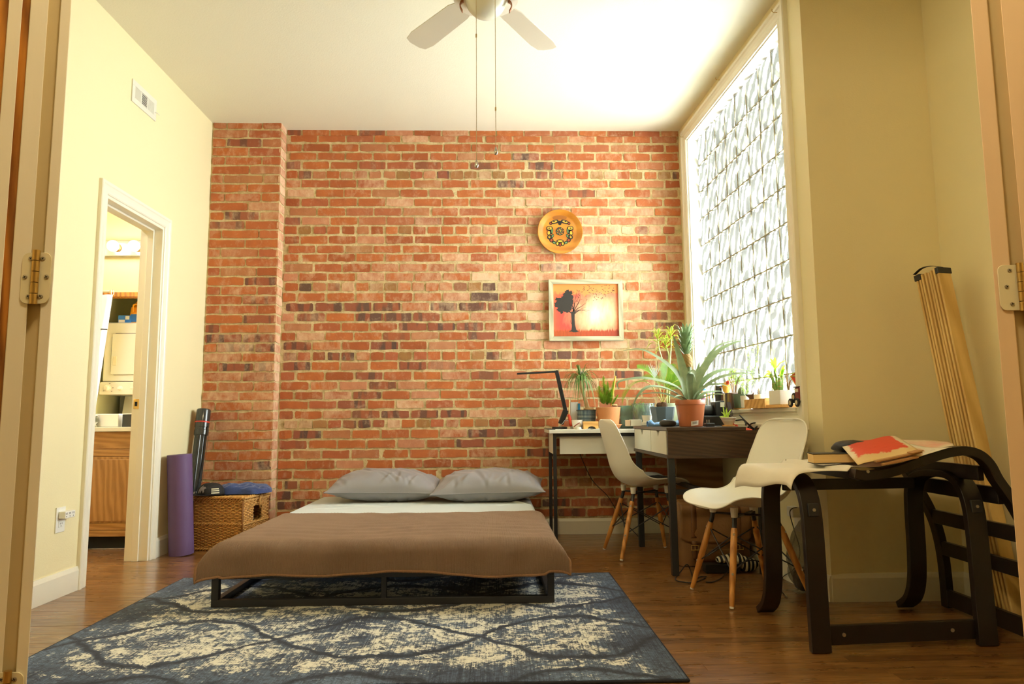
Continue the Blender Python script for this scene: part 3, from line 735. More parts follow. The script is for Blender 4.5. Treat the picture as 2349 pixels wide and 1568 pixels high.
# ---- mattress in a pale grey fitted sheet
m_sheet = mk('pale_grey_sheet', lin(196, 203, 200), .75, .03, 3, .12, 35, sheen=.15)
def matt(u, v):      # rounded box profile
    x = -1.262 + u * 1.524; y = 3.235 + v * 1.965
    return x, y
mb = MB(); mx0, mx1, my0, my1, mz0, mz1 = -1.262, .262, 3.245, 5.205, .1655, .293
def rbox(mb, x0, x1, y0, y1, z0, z1, r, n=4, wob=0.0, seed=0):
    rings = []
    prof = [(0, z0)]
    for i in range(n + 1): a = i / n * PI / 2; prof.append((r - r * math.cos(a), z1 - r + r * math.sin(a)))
    q = random.Random(seed)
    out = []
    N = 26
    for ins, z in prof:
        ring = []
        rr = max(.05 - ins * .3, .02)
        for (cx, cy, a0) in ((x1 - ins - rr, y1 - ins - rr, 0), (x0 + ins + rr, y1 - ins - rr, PI / 2), (x0 + ins + rr, y0 + ins + rr, PI), (x1 - ins - rr, y0 + ins + rr, 1.5 * PI)):
            for k in range(6): a = a0 + k / 5 * PI / 2; ring.append((cx + rr * math.cos(a), cy + rr * math.sin(a), z))
        out.append(ring)
    k = len(out[0]); vs = [p for r_ in out for p in r_]
    fs = [(i * k + j, i * k + (j + 1) % k, (i + 1) * k + (j + 1) % k, (i + 1) * k + j) for i in range(len(out) - 1) for j in range(k)]
    fs += [tuple(range(k))[::-1], tuple((len(out) - 1) * k + j for j in range(k))]
    mb.add(vs, fs); return mb
rbox(mb, mx0, mx1, my0, my1, mz0, mz1, .05, 5)
mattress = tag(part('mattress', mb, m_sheet, smooth=True), 'mattress in a pale grey fitted sheet on the black bed frame', 'mattress')
XF[mattress.name] = Matrix.Identity(4)
mb = MB()   # sheet folds near the pillows
for (x0, y0, x1, y1, hgt) in ((-1.16, 4.66, -.55, 4.52, .006), (-1.22, 4.42, -.78, 4.55, .005), (.05, 4.85, .235, 4.55, .010), (.10, 5.0, .25, 4.8, .012), (-.1, 4.5, .2, 4.62, .005)):
    def f(u, v, x0=x0, y0=y0, x1=x1, y1=y1, hgt=hgt):
        dx, dy = x1 - x0, y1 - y0; L = math.hypot(dx, dy); w = .05 * math.sin(PI * u) + .004
        return Vector((x0 + dx * u - dy / L * w * (v - .5), y0 + dy * u + dx / L * w * (v - .5), mz1 - .003 + (hgt + .003) * math.sin(PI * v) * math.sin(PI * u)))
    mb = MB().grid(f, 14, 8); part('sheet_fold', mb, m_sheet, mattress, smooth=True)

# ---- brown blanket
def mk_blanket():
    m, nt, b = _mat('brown_wool_blanket'); g = G(nt); p = g.pos()
    n1 = g.noise(p, 5, 4, .6); n2 = g.noise(g.map(p, (1, 1, 1)), 180, 3, .7)
    rib = g.wave(g.map(p, (1, .12, .12)), 62, 1.2, 2, 3, 'X')
    c = g.mix(n1, lin(120, 98, 80), lin(142, 117, 97)); c = g.mix(g.math('MULTIPLY', n2, .35), c, lin(98, 76, 60))
    g.l(c, b.inputs['Base Color']); b.inputs['Roughness'].default_value = .95; b.inputs['Specular IOR Level'].default_value = .1
    b.inputs['Sheen Weight'].default_value = .35; b.inputs['Sheen Roughness'].default_value = .5; b.inputs['Sheen Tint'].default_value = lin(190, 160, 130)
    h = g.math('ADD', g.math('MULTIPLY', rib, .7), g.math('ADD', n2, g.math('MULTIPLY', g.noise(p, 40, 3), 1.2)))
    g.l(g.bump(h, .55, .005), b.inputs['Normal']); return m
m_blanket = mk_blanket()
BT = .303
def drop(t, r):
    """arc length past an edge -> (outward, downward)"""
    if t <= 0: return t, 0.0
    L = r * PI / 2
    if t < L: a = t / r; return r * math.sin(a), r - r * math.cos(a)
    return r + (t - L) * .10, r + (t - L)
NU, NV = 84, 64
xl, xr, yf, yb = -1.205, .238, 3.262, 4.185
TS, TF = .100, .182      # hang at the sides and at the foot
vs = []
for j in range(NV + 1):
    for i in range(NU + 1):
        s_ = -TS + (xr - xl + 2 * TS) * i / NU; t = -TF + (yb - yf + TF) * j / NV
        u = i / NU
        tl = max(0, -s_); tr = max(0, s_ - (xr - xl)); tf = max(0, -t)
        ox, dzx = drop(max(tl, tr), .06); oy, dzy = drop(tf, .07)
        if max(tl, tr) <= 0: ox = dzx = 0
        if tf <= 0: oy = dzy = 0
        x = min(max(s_, 0), xr - xl) + xl + (ox if tr > 0 else -ox if tl > 0 else 0)
        y = yf + max(t, 0) - oy
        dz = math.sqrt(dzx ** 2 + dzy ** 2) if (dzx and dzy) else dzx + dzy
        if dzx and dzy:     # corner of the cloth flares outwards
            k = min(dzx, dzy) * .55; y -= k * .6; x += (k if tr > 0 else -k); dz *= .93
        fold = math.sin(u * 23 + 1.2) * .5 + math.sin(u * 9.1 + .4) * .8 + math.sin(u * 41) * .25
        y += -fold * .012 * min(1, dzy / .12) - (.02 * math.exp(-((u - .93) / .05) ** 2) - .018 * math.exp(-((u - .86) / .03) ** 2)) * min(1, dzy / .1)
        dz += (.011 * math.sin(u * 15.5 + 2.2) + .012 * math.cos(u * 6.3 + .3)) * min(1, dzy / .2)
        z = BT - dz + .002 * math.sin(x * 31 + y * 11) * math.sin(y * 17 + x * 5) + .0022 * math.sin(y * 60 + 3 * math.sin(x * 7)) * math.exp(-((y - 3.5) / .25) ** 2)
        yy = y - .035 * math.sin(u * PI) * max(0, (j / NV - .8) / .2) + (.012 * math.sin(u * 7 + .5) - .012 * math.exp(-((u - .83) / .03) ** 2) * -1.6) * max(0, (j / NV - .8) / .2)
        if j == NV: z -= .006
        vs.append(Vector((x, yy, max(z, .10))))
mb = MB(); mb.add(vs, [(j * (NU + 1) + i, j * (NU + 1) + i + 1, (j + 1) * (NU + 1) + i + 1, (j + 1) * (NU + 1) + i) for j in range(NV) for i in range(NU)])
blanket = part('blanket', mb, m_blanket, smooth=True, solid=.008, sub=1)
tag(blanket, 'brown ribbed wool blanket draped over the foot of the bed', 'blanket'); XF[blanket.name] = Matrix.Identity(4)
rim = [vs[i] for i in range(0, NU + 1)] + [vs[j * (NU + 1) + NU] for j in range(1, NV + 1)] + [vs[NV * (NU + 1) + i] for i in range(NU - 1, -1, -1)] + [vs[j * (NU + 1)] for j in range(NV - 1, 0, -1)]
mb = MB(); mb.tube(rim, .0062, 6, closed=True)
# whip stitches along the hem
acc = 0
for a, bq in zip(rim, rim[1:]):
    d = (bq - a); n = max(1, int(d.length / .012))
    for k in range(n):
        p = a + d * (k / n); t = d.normalized(); up_ = Vector((0, 0, 1)); sd = t.cross(up_)
        if sd.length < .1: continue
        mb.tube([p - t * .003 + up_ * .007, p + sd * .007, p + t * .003 - up_ * .006], .0016, 4, cap=False)
part('hem', mb, mk('blanket_hem_yarn', lin(142, 106, 76), .95, .2, 90, .3, 200), blanket, smooth=True, kind='stuff', label='whip-stitched hem')

# ---- pillows
m_pillow = mk('grey_satin_pillowcase', lin(138, 136, 139), .42, .03, 4, .10, 18, sheen=.2)
def pillow(name, cx, cy, z, w, d, th, rz, tilt, seed, label, roll=0):
    t = thing(name, label, 'pillow', (cx, cy, z), rz, 'grey pillows at the head of the bed')
    q = random.Random(seed); ph = [q.uniform(0, 6.28) for _ in range(9)]
    cr = [(q.uniform(-.9, .9), q.choice((-1, -.8, .2, .9)) * q.uniform(.7, 1), PI / 2 + q.uniform(-.55, .55), q.uniform(.25, .6)) for _ in range(20)]
    mt = Matrix.Rotation(roll, 4, 'Y') @ Matrix.Rotation(tilt, 4, 'X')
    def surf(sgn):
        def f(u, v):
            a, b_ = u * 2 - 1, v * 2 - 1
            ea = (1 - abs(a) ** 2.6); eb = (1 - abs(b_) ** 2.4)
            hgt = th / 2 * (max(ea, 0) ** .62) * (max(eb, 0) ** .55)
            x = a * w / 2 * (1 - .06 * (1 - abs(b_) ** 2) * abs(a) ** 3); y = b_ * d / 2 * (1 - .10 * (1 - abs(a) ** 2) * abs(b_) ** 3)
            wr = .004 * math.sin(a * 9 + ph[0] + 2 * b_) * math.sin(b_ * 7 + ph[1]) + .002 * math.sin(a * 21 + ph[2] + 5 * math.sin(b_ * 3))
            for (c0, c1, an, ln) in cr:       # sharp creases running in from the seams
                dx, dy = a - c0, b_ - c1; l = dx * math.cos(an) + dy * math.sin(an); c = -dx * math.sin(an) + dy * math.cos(an)
                wr += .0075 * math.exp(-(l / ln) ** 2) * (math.exp(-(c / .028) ** 2) - .8 * math.exp(-((c - .055) / .03) ** 2))
            hgt += wr * min(1, ea * eb * 3)
            zz = sgn * hgt * (1.0 if sgn > 0 else .75)
            return mt @ Vector((x, y, zz))
        return f
    mb = MB().grid(surf(1), 60, 40).grid(surf(-1), 60, 40)
    part('pillowcase', mb, m_pillow, t, smooth=True, local=True, sub=1)
    mb = MB(); f = surf(1); seam = [f(1, j / 20) for j in range(21)] + [f(1 - i / 30, 1) for i in range(1, 31)] + [f(0, 1 - j / 20) for j in range(1, 21)] + [f(i / 30, 0) for i in range(1, 30)]
    mb.tube(seam, .0035, 5, closed=True); part('seam', mb, m_pillow, t, smooth=True, local=True)
    return t
pillow('pillow', -.742, 4.91, .384, .76, .46, .235, .03, .10, 5, 'grey satin pillow at the head of the bed, on the doorway side', .02)
pillow('pillow', -.038, 4.84, .383, .75, .46, .235, -.03, .10, 9, 'grey satin pillow at the head of the bed, on the desk side', -.02)
# ---- wall vent (register) high on the left wall
a, c = aX(302, 180, XL), aX(355, 278, XL); vy0, vy1 = a.y + .004, c.y; vz0, vz1 = c.z - .002, a.z + .002
vent = thing('air_vent', 'white metal air register high on the wall above the bathroom door', 'vent', (XL, (vy0 + vy1) / 2, (vz0 + vz1) / 2))
m_vent = mk('vent_white_enamel', (.72, .70, .60), .4, .03)
fr = .032
mb = MB(); x1 = XL + .007
mb.box(XL, x1, vy0, vy1, vz0, vz0 + fr).box(XL, x1, vy0, vy1, vz1 - fr, vz1).box(XL, x1, vy0, vy0 + fr, vz0 + fr, vz1 - fr).box(XL, x1, vy1 - fr, vy1, vz0 + fr, vz1 - fr)
wv = (vy1 - vy0 - 2 * fr) / 3
for k in (1, 2): mb.box(XL, x1 - .001, vy0 + fr + wv * k - .006, vy0 + fr + wv * k + .006, vz0 + fr, vz1 - fr)
part('frame', mb, m_vent, vent, bev=.001)
part('backing', MB().box(XL + .0005, XL + .0012, vy0 + fr, vy1 - fr, vz0 + fr, vz1 - fr), m_dark, vent)
for k in range(3):
    ya, yb_ = vy0 + fr + wv * k + (.006 if k else 0), vy0 + fr + wv * (k + 1) - (.006 if k < 2 else 0)
    if k == 1:
        n = 7
        for i in range(n):
            zz = vz0 + fr + (vz1 - vz0 - 2 * fr) * (i + .5) / n
            part('louver', MB().box(-.003, .003, ya, yb_, -.0016, .0016, Matrix.Translation(Vector((XL + .004, 0, zz))) @ Matrix.Rotation(.5, 4, 'Y')), m_vent, vent)
    else:
        n = 7
        for i in range(n):
            yy = ya + (yb_ - ya) * (i + .5) / n
            part('louver', MB().box(-.003, .003, -.0020, .0020, vz0 + fr, vz1 - fr, Matrix.Translation(Vector((XL + .004, yy, 0))) @ Matrix.Rotation(.7 if k == 0 else -.7, 4, 'Z')), m_vent, vent)
mb = MB().tube([(XL + .006, vy1 - .02, vz0 + .052), (XL + .020, vy1 - .012, vz0 + .050), (XL + .026, vy1 + .004, vz0 + .044)], .003, 6); part('lever', mb, m_vent, vent)

# ---- double outlet with a plug-in splitter
p0, p1 = aX(125, 1162, XL), aX(148, 1220, XL)
oy, oz = (p0.y + p1.y) / 2, (p0.z + p1.z) / 2
outlet = thing('wall_outlet', 'white wall outlet above the baseboard by the doorway', 'outlet', (XL, oy, oz))
part('cover_plate', MB().box(XL, XL + .006, oy - .036, oy + .036, oz - .060, oz + .060), m_white, outlet, bev=.002)
mb = MB().box(XL + .006, XL + .0085, oy - .017, oy + .017, oz - .036, oz - .008); part('socket', mb, m_white, outlet, bev=.003)
mb = MB(); 
for dy in (-.007, .007): mb.box(XL + .0084, XL + .0089, oy + dy - .0012, oy + dy + .0012, oz - .022, oz - .013)
mb.box(XL + .0084, XL + .0089, oy - .002, oy + .002, oz - .032, oz - .027); part('socket_slots', mb, m_dark, outlet, kind='stuff')
ad = thing('outlet_splitter', 'cream three-way outlet splitter plugged into the wall outlet by the doorway', 'adapter', (XL + .006, oy, oz + .022))
part('body', MB().box(XL + .0062, XL + .040, oy - .022, oy + .060, oz + .006, oz + .040), m_white, ad, bev=.004)
for i in range(3):
    yy = oy - .012 + i * .027; mb = MB()
    mb.box(XL + .0399, XL + .0406, yy - .005, yy - .003, oz + .025, oz + .034).box(XL + .0399, XL + .0406, yy + .003, yy + .005, oz + .025, oz + .034).box(XL + .0399, XL + .0406, yy - .002, yy + .002, oz + .013, oz + .018)
    part('socket_slots', mb, m_dark, ad, kind='stuff')

# ---- purple yoga mat
m_mat = mk('purple_foam', lin(98, 74, 118), .6, .07, 12, .15, 220)
mb = MB(); pb, pt = Vector((-1.990, 4.600, .003)), Vector((-2.022, 4.585, .628)); ax = (pt - pb).normalized()
sx = ax.cross(Vector((0, 1, 0))).normalized(); sy = ax.cross(sx)
N = 150; vs = []; r0, r1 = .016, .0745
for k in range(N + 1):
    th = k / N * 2 * PI * 6.2; r = r0 + (r1 - r0) * k / N + .0012 * math.sin(th * 3)
    for (rr, q) in ((r - .0038, 0), (r + .0038, 0), (r + .0038, 1), (r - .0038, 1)):
        vs.append(pb + (pt - pb) * q + (sx * math.cos(th + 3.6) + sy * math.sin(th + 3.6)) * rr)
fs = []
for k in range(N): fs += [(4 * k + i, 4 * k + (i + 1) % 4, 4 * k + 4 + (i + 1) % 4, 4 * k + 4 + i) for i in range(4)]
fs += [(0, 1, 2, 3), (4 * N + 3, 4 * N + 2, 4 * N + 1, 4 * N)]
mb.add(vs, fs)
ymat = tag(part('yoga_mat', mb, m_mat, auto=.6), 'purple yoga mat rolled up and stood on end against the wall', 'yoga mat')

# ---- black document tube with strap
m_tube = mk('glossy_black_tube', (.022, .026, .026), .22, .2, 10, 0, 60, 0, .6, 0, .3)
tb, tt_ = Vector((-2.050, 4.835, .004)), Vector((-2.040, 4.985, .925)); tx = thing('document_tube', 'black telescopic document tube leaning behind the basket', 'tube', tb)
L = (tt_ - tb).length; q = (tt_ - tb).normalized(); rot = Vector((0, 0, 1)).rotation_difference(q).to_matrix().to_4x4(); mt = Matrix.Translation(tb) @ rot
def fluted(r0, z0, z1, nrib=16):
    mb = MB(); n = nrib * 4; vs = []
    for z in (z0, z1):
        for j in range(n):
            a_ = 2 * PI * j / n; r = r0 - (.0022 if j % 4 == 0 else 0); vs.append(mt @ Vector((r * math.cos(a_), r * math.sin(a_), z)))
    return mb.add(vs, [(j, (j + 1) % n, n + (j + 1) % n, n + j) for j in range(n)] + [tuple(range(n))[::-1], tuple(range(n, 2 * n))])
part('lower_tube', fluted(.0365, 0, L * .37), m_tube, tx, auto=.4)
part('upper_tube', fluted(.0405, L * .36, L * .84), m_tube, tx, auto=.4)
mb = MB().lathe([(.043, L * .345), (.0455, L * .35), (.0455, L * .385), (.043, L * .39)], 32, mt); part('lock_ring', mb, m_tube, tx, auto=.5)
mb = MB().lathe([(.044, L * .80), (.047, L * .805), (.047, L * .84), (.0445, L * .842), (.0445, L * .86), (.047, L * .862), (.047, L * .895)], 32, mt, capt=True); part('collar', mb, m_tube, tx, auto=.5)
mb = MB().lathe([(.0472, L * .895), (.0478, L * .896), (.0478, L * .904), (.0472, L * .905)], 32, mt, capb=False); part('red_ring', mb, mk('red_band', lin(205, 52, 30), .4), tx, label='thin red ring')
mb = MB().lathe([(.047, L * .905), (.047, L * .985), (.044, L * .996), (.036, L), (0, L * 1.002)], 32, mt); part('cap', mb, m_tube, tx, auto=.6)
strap = smoothpath([mt @ Vector(p) for p in ((.046, -.012, L * .87), (.058, -.02, L * .83), (.060, -.02, L * .72), (.058, -.02, L * .62), (.062, -.03, L * .5), (.064, -.03, L * .38), (.052, -.02, L * .30))], 6)
mb = MB(); w = Vector((.35, -.94, 0)) * .006
vs = []
for p in strap: vs += [p - w, p + w]
mb.add(vs, [(2 * i, 2 * i + 1, 2 * i + 3, 2 * i + 2) for i in range(len(strap) - 1)]); part('strap', mb, m_black, tx, solid=.002)

# ---- wicker hamper
m_wick = mk('wicker_willow', lin(206, 156, 84), .5, .28, 40, .25, 150, stretch=(1, 1, 1))
m_wick2 = mk('wicker_stake', lin(172, 112, 46), .55, .25, 40, .2, 150)
BW, BD, BH = .335, .345, .325; rzb = -.16
ham = thing('wicker_hamper', 'woven wicker hamper with a lid, standing at the foot of the brick pier', 'basket', (-1.978, 4.752, 0), rzb)
def wicker_side(mb, p0, e, nrm, L, z0, z1, hole=None, pitch=.0105, nst=13):
    rows = int((z1 - z0) / pitch)
    for r in range(rows):
        z = z0 + (r + .5) * (z1 - z0) / rows
        ns = nst * 4; seg = []; runs = []
        for i in range(ns + 1):
            t = i / ns; s_ = t * L
            inh = hole and hole[0] < s_ < hole[1] and hole[2] < z < hole[3]
            if inh:
                if len(seg) > 1: runs.append(seg)
                seg = []; continue
            off = .0050 * math.sin(t * nst * PI + (PI if r % 2 else 0))
            seg.append(p0 + e * s_ + nrm * off + Vector((0, 0, z + .0012 * math.sin(i * 1.7 + r * 2.1))))
        if len(seg) > 1: runs.append(seg)
        for sg in runs: mb.tube(sg, pitch * .56, 4, cap=False)
ex, ey = Vector((1, 0, 0)), Vector((0, 1, 0))
sides = [(Vector((0, 0, 0)), ex, -ey, BW), (Vector((BW, 0, 0)), ey, ex, BD), (Vector((BW, BD, 0)), -ex, ey, BW), (Vector((0, BD, 0)), -ey, -ex, BD)]
hole = (.145, .245, .165, .275)
for k, (p0, e, nn, Ls) in enumerate(sides):
    mb = MB(); wicker_side(mb, p0, e, nn, Ls, .012, BH * .50, None, .0085); wicker_side(mb, p0, e, nn, Ls, BH * .535, BH - .012, hole if k == 1 else None, .0105)
    part('woven_side', mb, m_wick, ham, local=True, smooth=True, kind='stuff')
    mb = MB()
    for i in range(14):
        s_ = Ls * i / 13
        if k == 1 and hole[0] < s_ < hole[1]:
            mb.tube([p0 + e * s_ + Vector((0, 0, .005)), p0 + e * s_ + Vector((0, 0, hole[2]))], .0042, 5); mb.tube([p0 + e * s_ + Vector((0, 0, hole[3])), p0 + e * s_ + Vector((0, 0, BH))], .0042, 5)
        else: mb.tube([p0 + e * s_ + Vector((0, 0, .005)), p0 + e * s_ + Vector((0, 0, BH))], .0042 if i not in (0, 13) else .008, 6)
    part('stakes', mb, m_wick2, ham, local=True, smooth=True, kind='stuff')
    mb = MB()
    for zz in (.008, BH * .517, BH - .006):      # twisted bands
        for ph in (0, PI):
            mb.tube([p0 + e * (Ls * i / 60) + nn * (.006 * math.cos(i * .9 + ph) + .003) + Vector((0, 0, zz + .006 * math.sin(i * .9 + ph))) for i in range(61)], .0050, 5)
    part('twisted_band', mb, m_wick, ham, local=True, smooth=True, kind='stuff')
mb = MB().box(.004, BW - .004, .004, BD - .004, .006, .012); part('bottom_panel', mb, m_wick2, ham, local=True)
# lid
mb = MB()
for i in range(30):
    y = -.004 + (BD + .010) * (i + .5) / 30
    mb.tube([Vector((-.006 + (BW + .012) * k / 44, y, BH + .012 + .0035 * math.sin(k / 44 * 13 * PI + (PI if i % 2 else 0)))) for k in range(45)], .0062, 4)
lid = part('lid', mb, m_wick, ham, local=True, smooth=True, kind='stuff')
mb = MB()
rim_ = [Vector((-.010, -.010, BH + .014)), Vector((BW + .010, -.010, BH + .014)), Vector((BW + .010, BD + .006, BH + .014)), Vector((-.010, BD + .006, BH + .014))]
for a_, b_ in zip(rim_, rim_[1:] + rim_[:1]):
    for ph in (0, 2.1, 4.2): mb.tube([a_ + (b_ - a_) * (i / 40) + Vector((0, 0, .007 * math.sin(i * .8 + ph))) + (b_ - a_).normalized().cross(Vector((0, 0, 1))) * .007 * math.cos(i * .8 + ph) for i in range(41)], .0058, 5)
part('lid_rim', mb, m_wick, ham, local=True, smooth=True, kind='stuff')
mb = MB(); mb.tube(smoothpath([Vector(p) for p in ((BW + .004, .165, BH + .018), (BW + .018, .175, BH + .034), (BW + .022, .205, BH + .036), (BW + .020, .225, BH + .018), (BW + .020, .200, BH - .01), (BW + .018, .195, BH - .05), (BW + .010, .215, BH - .075))], 6), .0055, 6)
mb.tube(smoothpath([Vector(p) for p in ((BW + .004, .235, BH + .018), (BW + .020, .215, BH + .030), (BW + .024, .19, BH + .010), (BW + .018, .185, BH - .03))], 6), .0050, 6)
part('lid_loop', mb, m_wick, ham, local=True, smooth=True)
m_cloth = mk('dark_laundry_cloth', (.03, .035, .05), .9, .4, 20, .3, 60); m_clothw = mk('white_laundry_cloth', (.75, .75, .72), .9, .05, 20, .3, 60)
def lump(mb, c, rx, ry, rz_, seed, amp=.18, nu=18, nv=12, flat=.0):
    q = random.Random(seed); ph = [q.uniform(0, 6.3) for _ in range(6)]; c = Vector(c)
    def f(u, v):
        a_, e = u * 2 * PI, (v - .5) * PI
        d = 1 + amp * (math.sin(3 * a_ + ph[0]) * math.cos(e) * .5 + math.sin(5 * e + ph[1] + 2 * a_) * .35 + math.sin(7 * a_ + ph[2]) * math.sin(3 * e + ph[3]) * .3)
        z = math.sin(e); z = max(z, -1 + flat)
        return c + Vector((rx * d * math.cos(e) * math.cos(a_), ry * d * math.cos(e) * math.sin(a_), rz_ * (d if z > 0 else 1) * z))
    return mb.grid(f, nu, nv)
R_ = Matrix.Rotation(rzb, 4, 'Z'); hw = lambda p: Matrix.Translation(Vector((-1.978, 4.752, 0))) @ R_ @ Vector(p)
c = hw((BW - .105, .185, .165)); mb = MB(); lump(mb, c, .075, .075, .13, 4, .12, 20, 14)
tag(part('laundry', mb, m_cloth, smooth=True), 'dark laundry showing through the handle hole of the wicker hamper', 'laundry')
c = hw((BW - .042, .165, .172)); mb = MB(); lump(mb, c, .026, .026, .022, 6, .1, 14, 10)
tag(part('sock', mb, m_clothw, smooth=True), 'white sock at the handle hole of the wicker hamper', 'sock')
# blue towel and cap on the lid
m_towel = mk('blue_terry_towel', lin(52, 70, 122), .95, .30, 26, .9, 160, sheen=.4)
LZ = BH + .0275
def towel(u, v):
    a_, b_ = u * 2 - 1, v * 2 - 1
    e = max(0, 1 - abs(a_) ** 4) * max(0, 1 - abs(b_) ** 4)
    a_, b_ = a_ * math.sqrt(1 - b_ * b_ * .42), b_ * math.sqrt(1 - a_ * a_ * .42)
    p = hw((.220 + a_ * .185 + .02 * b_, .222 + b_ * .140 + .012 * math.sin(a_ * 5), 0))
    h_ = .058 * e ** .26 * (1 - .30 * max(a_, 0) - .06 * abs(a_)) + (.004 * math.sin(a_ * 9 + b_ * 5) + .0035 * math.sin(a_ * 19 - b_ * 13) + .006 * math.exp(-((b_ + .35 + .2 * a_) / .08) ** 2) - .008 * math.exp(-((b_ - .1 + .3 * a_) / .05) ** 2)) * min(1, e * 2)
    return Vector((p.x, p.y, LZ + h_))
mb = MB().grid(towel, 44, 34); mb.grid(lambda u, v: Vector((*towel(u, v).xy, LZ + .001)), 44, 34)
tag(part('towel', mb, m_towel, smooth=True, sub=1), 'blue terry towel folded on the wicker hamper lid', 'towel')
m_cap = mk('black_cotton_twill', (.013, .013, .014), .8, .2, 40, .25, 220)
cap = thing('baseball_cap', 'black flat-brim cap with a grey animal emblem on the wicker hamper', 'cap', hw((.085, .040, LZ)), rzb)
cc = Vector((0, 0, .004))
def dome(u, v):
    a_, e = u * 2 * PI, v * PI / 2
    return cc + Vector((.085 * math.cos(a_) * math.cos(e) ** .75, .080 * math.sin(a_) * math.cos(e) ** .75, .074 * math.sin(e) ** .85))
mb = MB().grid(dome, 40, 14); part('crown', mb, m_cap, cap, local=True, smooth=True, solid=.003)
def brim(u, v):
    a_ = -PI * .95 + u * PI * .9; r = 1 + v * .72 * math.sin(u * PI) ** .6
    return cc + Vector((.084 * math.cos(a_) * (1 + .06 * v) - .012 * v, .079 * math.sin(a_) * r, .001 + .006 * v - .004 * v * math.cos(a_) ** 2))
mb = MB().grid(lambda u, v: brim(u, v) * 1.0, 30, 6); part('brim', mb, m_cap, cap, local=True, smooth=True, solid=.003)
m_grey = mk('grey_embroidery', lin(150, 142, 140), .8, .15, 80, .4, 200); m_cream = mk('cream_stripe', lin(214, 208, 178), .8, .1)
def on_crown(a_, e, off=.0026):
    p = dome(a_ / (2 * PI), e / (PI / 2)); n = Vector((p.x, p.y, p.z * 1.2)).normalized(); return p + n * off
# running-wolf emblem: outline in (angle, elevation)
wolf = [(-.30, .22), (-.26, .50), (-.20, .72), (-.12, .78), (-.06, .90), (0, .76), (.08, .70), (.16, .78), (.24, .70), (.34, .60), (.26, .54), (.18, .44), (.22, .26), (.15, .14), (.10, .34), (.02, .40), (-.04, .20), (-.10, .10), (-.12, .32), (-.20, .16), (-.27, .10)]
mb = MB(); n = len(wolf); A0 = 4.45
ctr = (sum(w_[0] for w_ in wolf) / n, sum(w_[1] for w_ in wolf) / n)
vs = [on_crown(A0 + ctr[0], ctr[1])] + [on_crown(A0 + a_ * 1.15, e) for a_, e in wolf]
mb.add(vs, [(0, i + 1, (i + 1) % n + 1) for i in range(n)]); part('emblem', mb, m_grey, cap, local=True, solid=.001, label='grey animal emblem')
for k in range(3):
    e0 = .10 + k * .17; mb = MB(); mb.grid(lambda u, v: on_crown(5.25 + u * .62, e0 + v * .10), 8, 2); part('stripe', mb, m_cream, cap, local=True, solid=.001, label='cream side stripe')

# ================================================================== BATHROOM (through the doorway)
m_oak = mk_wood('golden_oak', lin(140, 98, 52), lin(172, 128, 74), .42, 'Z', 3.2, 5)
m_oakh = mk_wood('golden_oak_rail', lin(140, 98, 52), lin(172, 128, 74), .42, 'X', 3.2, 5)
vy, vx0, vx1 = 4.80, -2.92, -2.262; VT = .775
van = thing('vanity_cabinet', 'golden oak vanity cabinet seen through the bathroom doorway', 'cabinet', ((vx0 + vx1) / 2, vy, 0))
part('carcass', MB().box(vx0, vx1, vy + .02, vy + .5, .085, VT), m_oak, van)
part('toe_kick', MB().box(vx0, vx1, vy + .06, vy + .08, 0, .085), m_dark, van)
part('top_rail', MB().box(vx0, vx1, vy, vy + .02, VT - .115, VT), m_oakh, van, bev=.002)
part('drawer_rail', MB().box(vx0, vx1, vy - .004, vy + .02, VT - .165, VT - .117), m_oakh, van, bev=.003)
dr = part('cabinet_door', MB().box(vx0 + .02, vx1 - .02, vy - .004, vy + .018, .175, VT - .167), m_oak, van, bev=.002)
part('door_panel', MB().box(vx0 + .03, vx1 - .07, vy - .010, vy - .003, .185, VT - .185), m_oak, dr, bev=.004)
part('bottom_rail', MB().box(vx0, vx1, vy - .002, vy + .02, .128, .173), m_oakh, van, bev=.002)
part('base_rail', MB().box(vx0, vx1, vy, vy + .02, .085, .126), m_oakh, van, bev=.002)
ctr_ = tag(part('vanity_counter', MB().box(vx0 - .01, vx1 + .005, vy - .025, vy + .5, VT + .0005, VT + .03), mk('vanity_top_cream', (.78, .76, .66), .25, .03), bev=.003), 'cream vanity countertop on the oak cabinet', 'countertop'); XF[ctr_.name] = Matrix.Identity(4)
part('backsplash', MB().box(vx0 - .01, vx1 + .005, vy + .48, vy + .5, VT + .03, VT + .118), m_white, ctr_, bev=.002)
part('backsplash_edge', MB().box(vx0 - .01, vx1 + .005, vy + .478, vy + .5, VT + .1185, VT + .124), m_black, ctr_)
cz = VT + .0305
tag(part('tissue_box', MB().box(aY(222, 960, 5.0).x, aY(284, 960, 5.0).x, 4.93, 5.06, cz, cz + .090), m_white, bev=.006), 'white box on the vanity countertop', 'box')
bb = thing('black_box', 'small black box on the vanity countertop beside the white box', 'box', (-2.56, 4.97, cz)); x0 = aY(285.5, 960, 4.95).x
part('body', MB().box(x0, x0 + .11, 4.92, 5.03, cz, cz + .085), m_black, bb, bev=.003); part('lid', MB().box(x0 - .001, x0 + .111, 4.919, 5.031, cz + .0855, cz + .093), m_white, bb, bev=.002)
m_glass = mk('clear_glass', (.86, .92, .88), .06, .01, 5, 0, 60, 0, .5, 0, 0, None, (1, 1, 1), .85)
gx = aY(215, 968, 4.9).x
gj = thing('glass_jar', 'small clear glass jar at the edge of the vanity countertop', 'jar', (gx, 4.9, cz))
mb = MB().lathe([(.020, cz), (.022, cz + .004), (.014, cz + .016), (.018, cz + .022), (.026, cz + .034), (.027, cz + .058), (.022, cz + .07), (.0245, cz + .07), (.029, cz + .058), (.028, cz + .033)], 24, None, (gx, 4.9, 0)); part('bowl', mb, m_glass, gj, smooth=True)
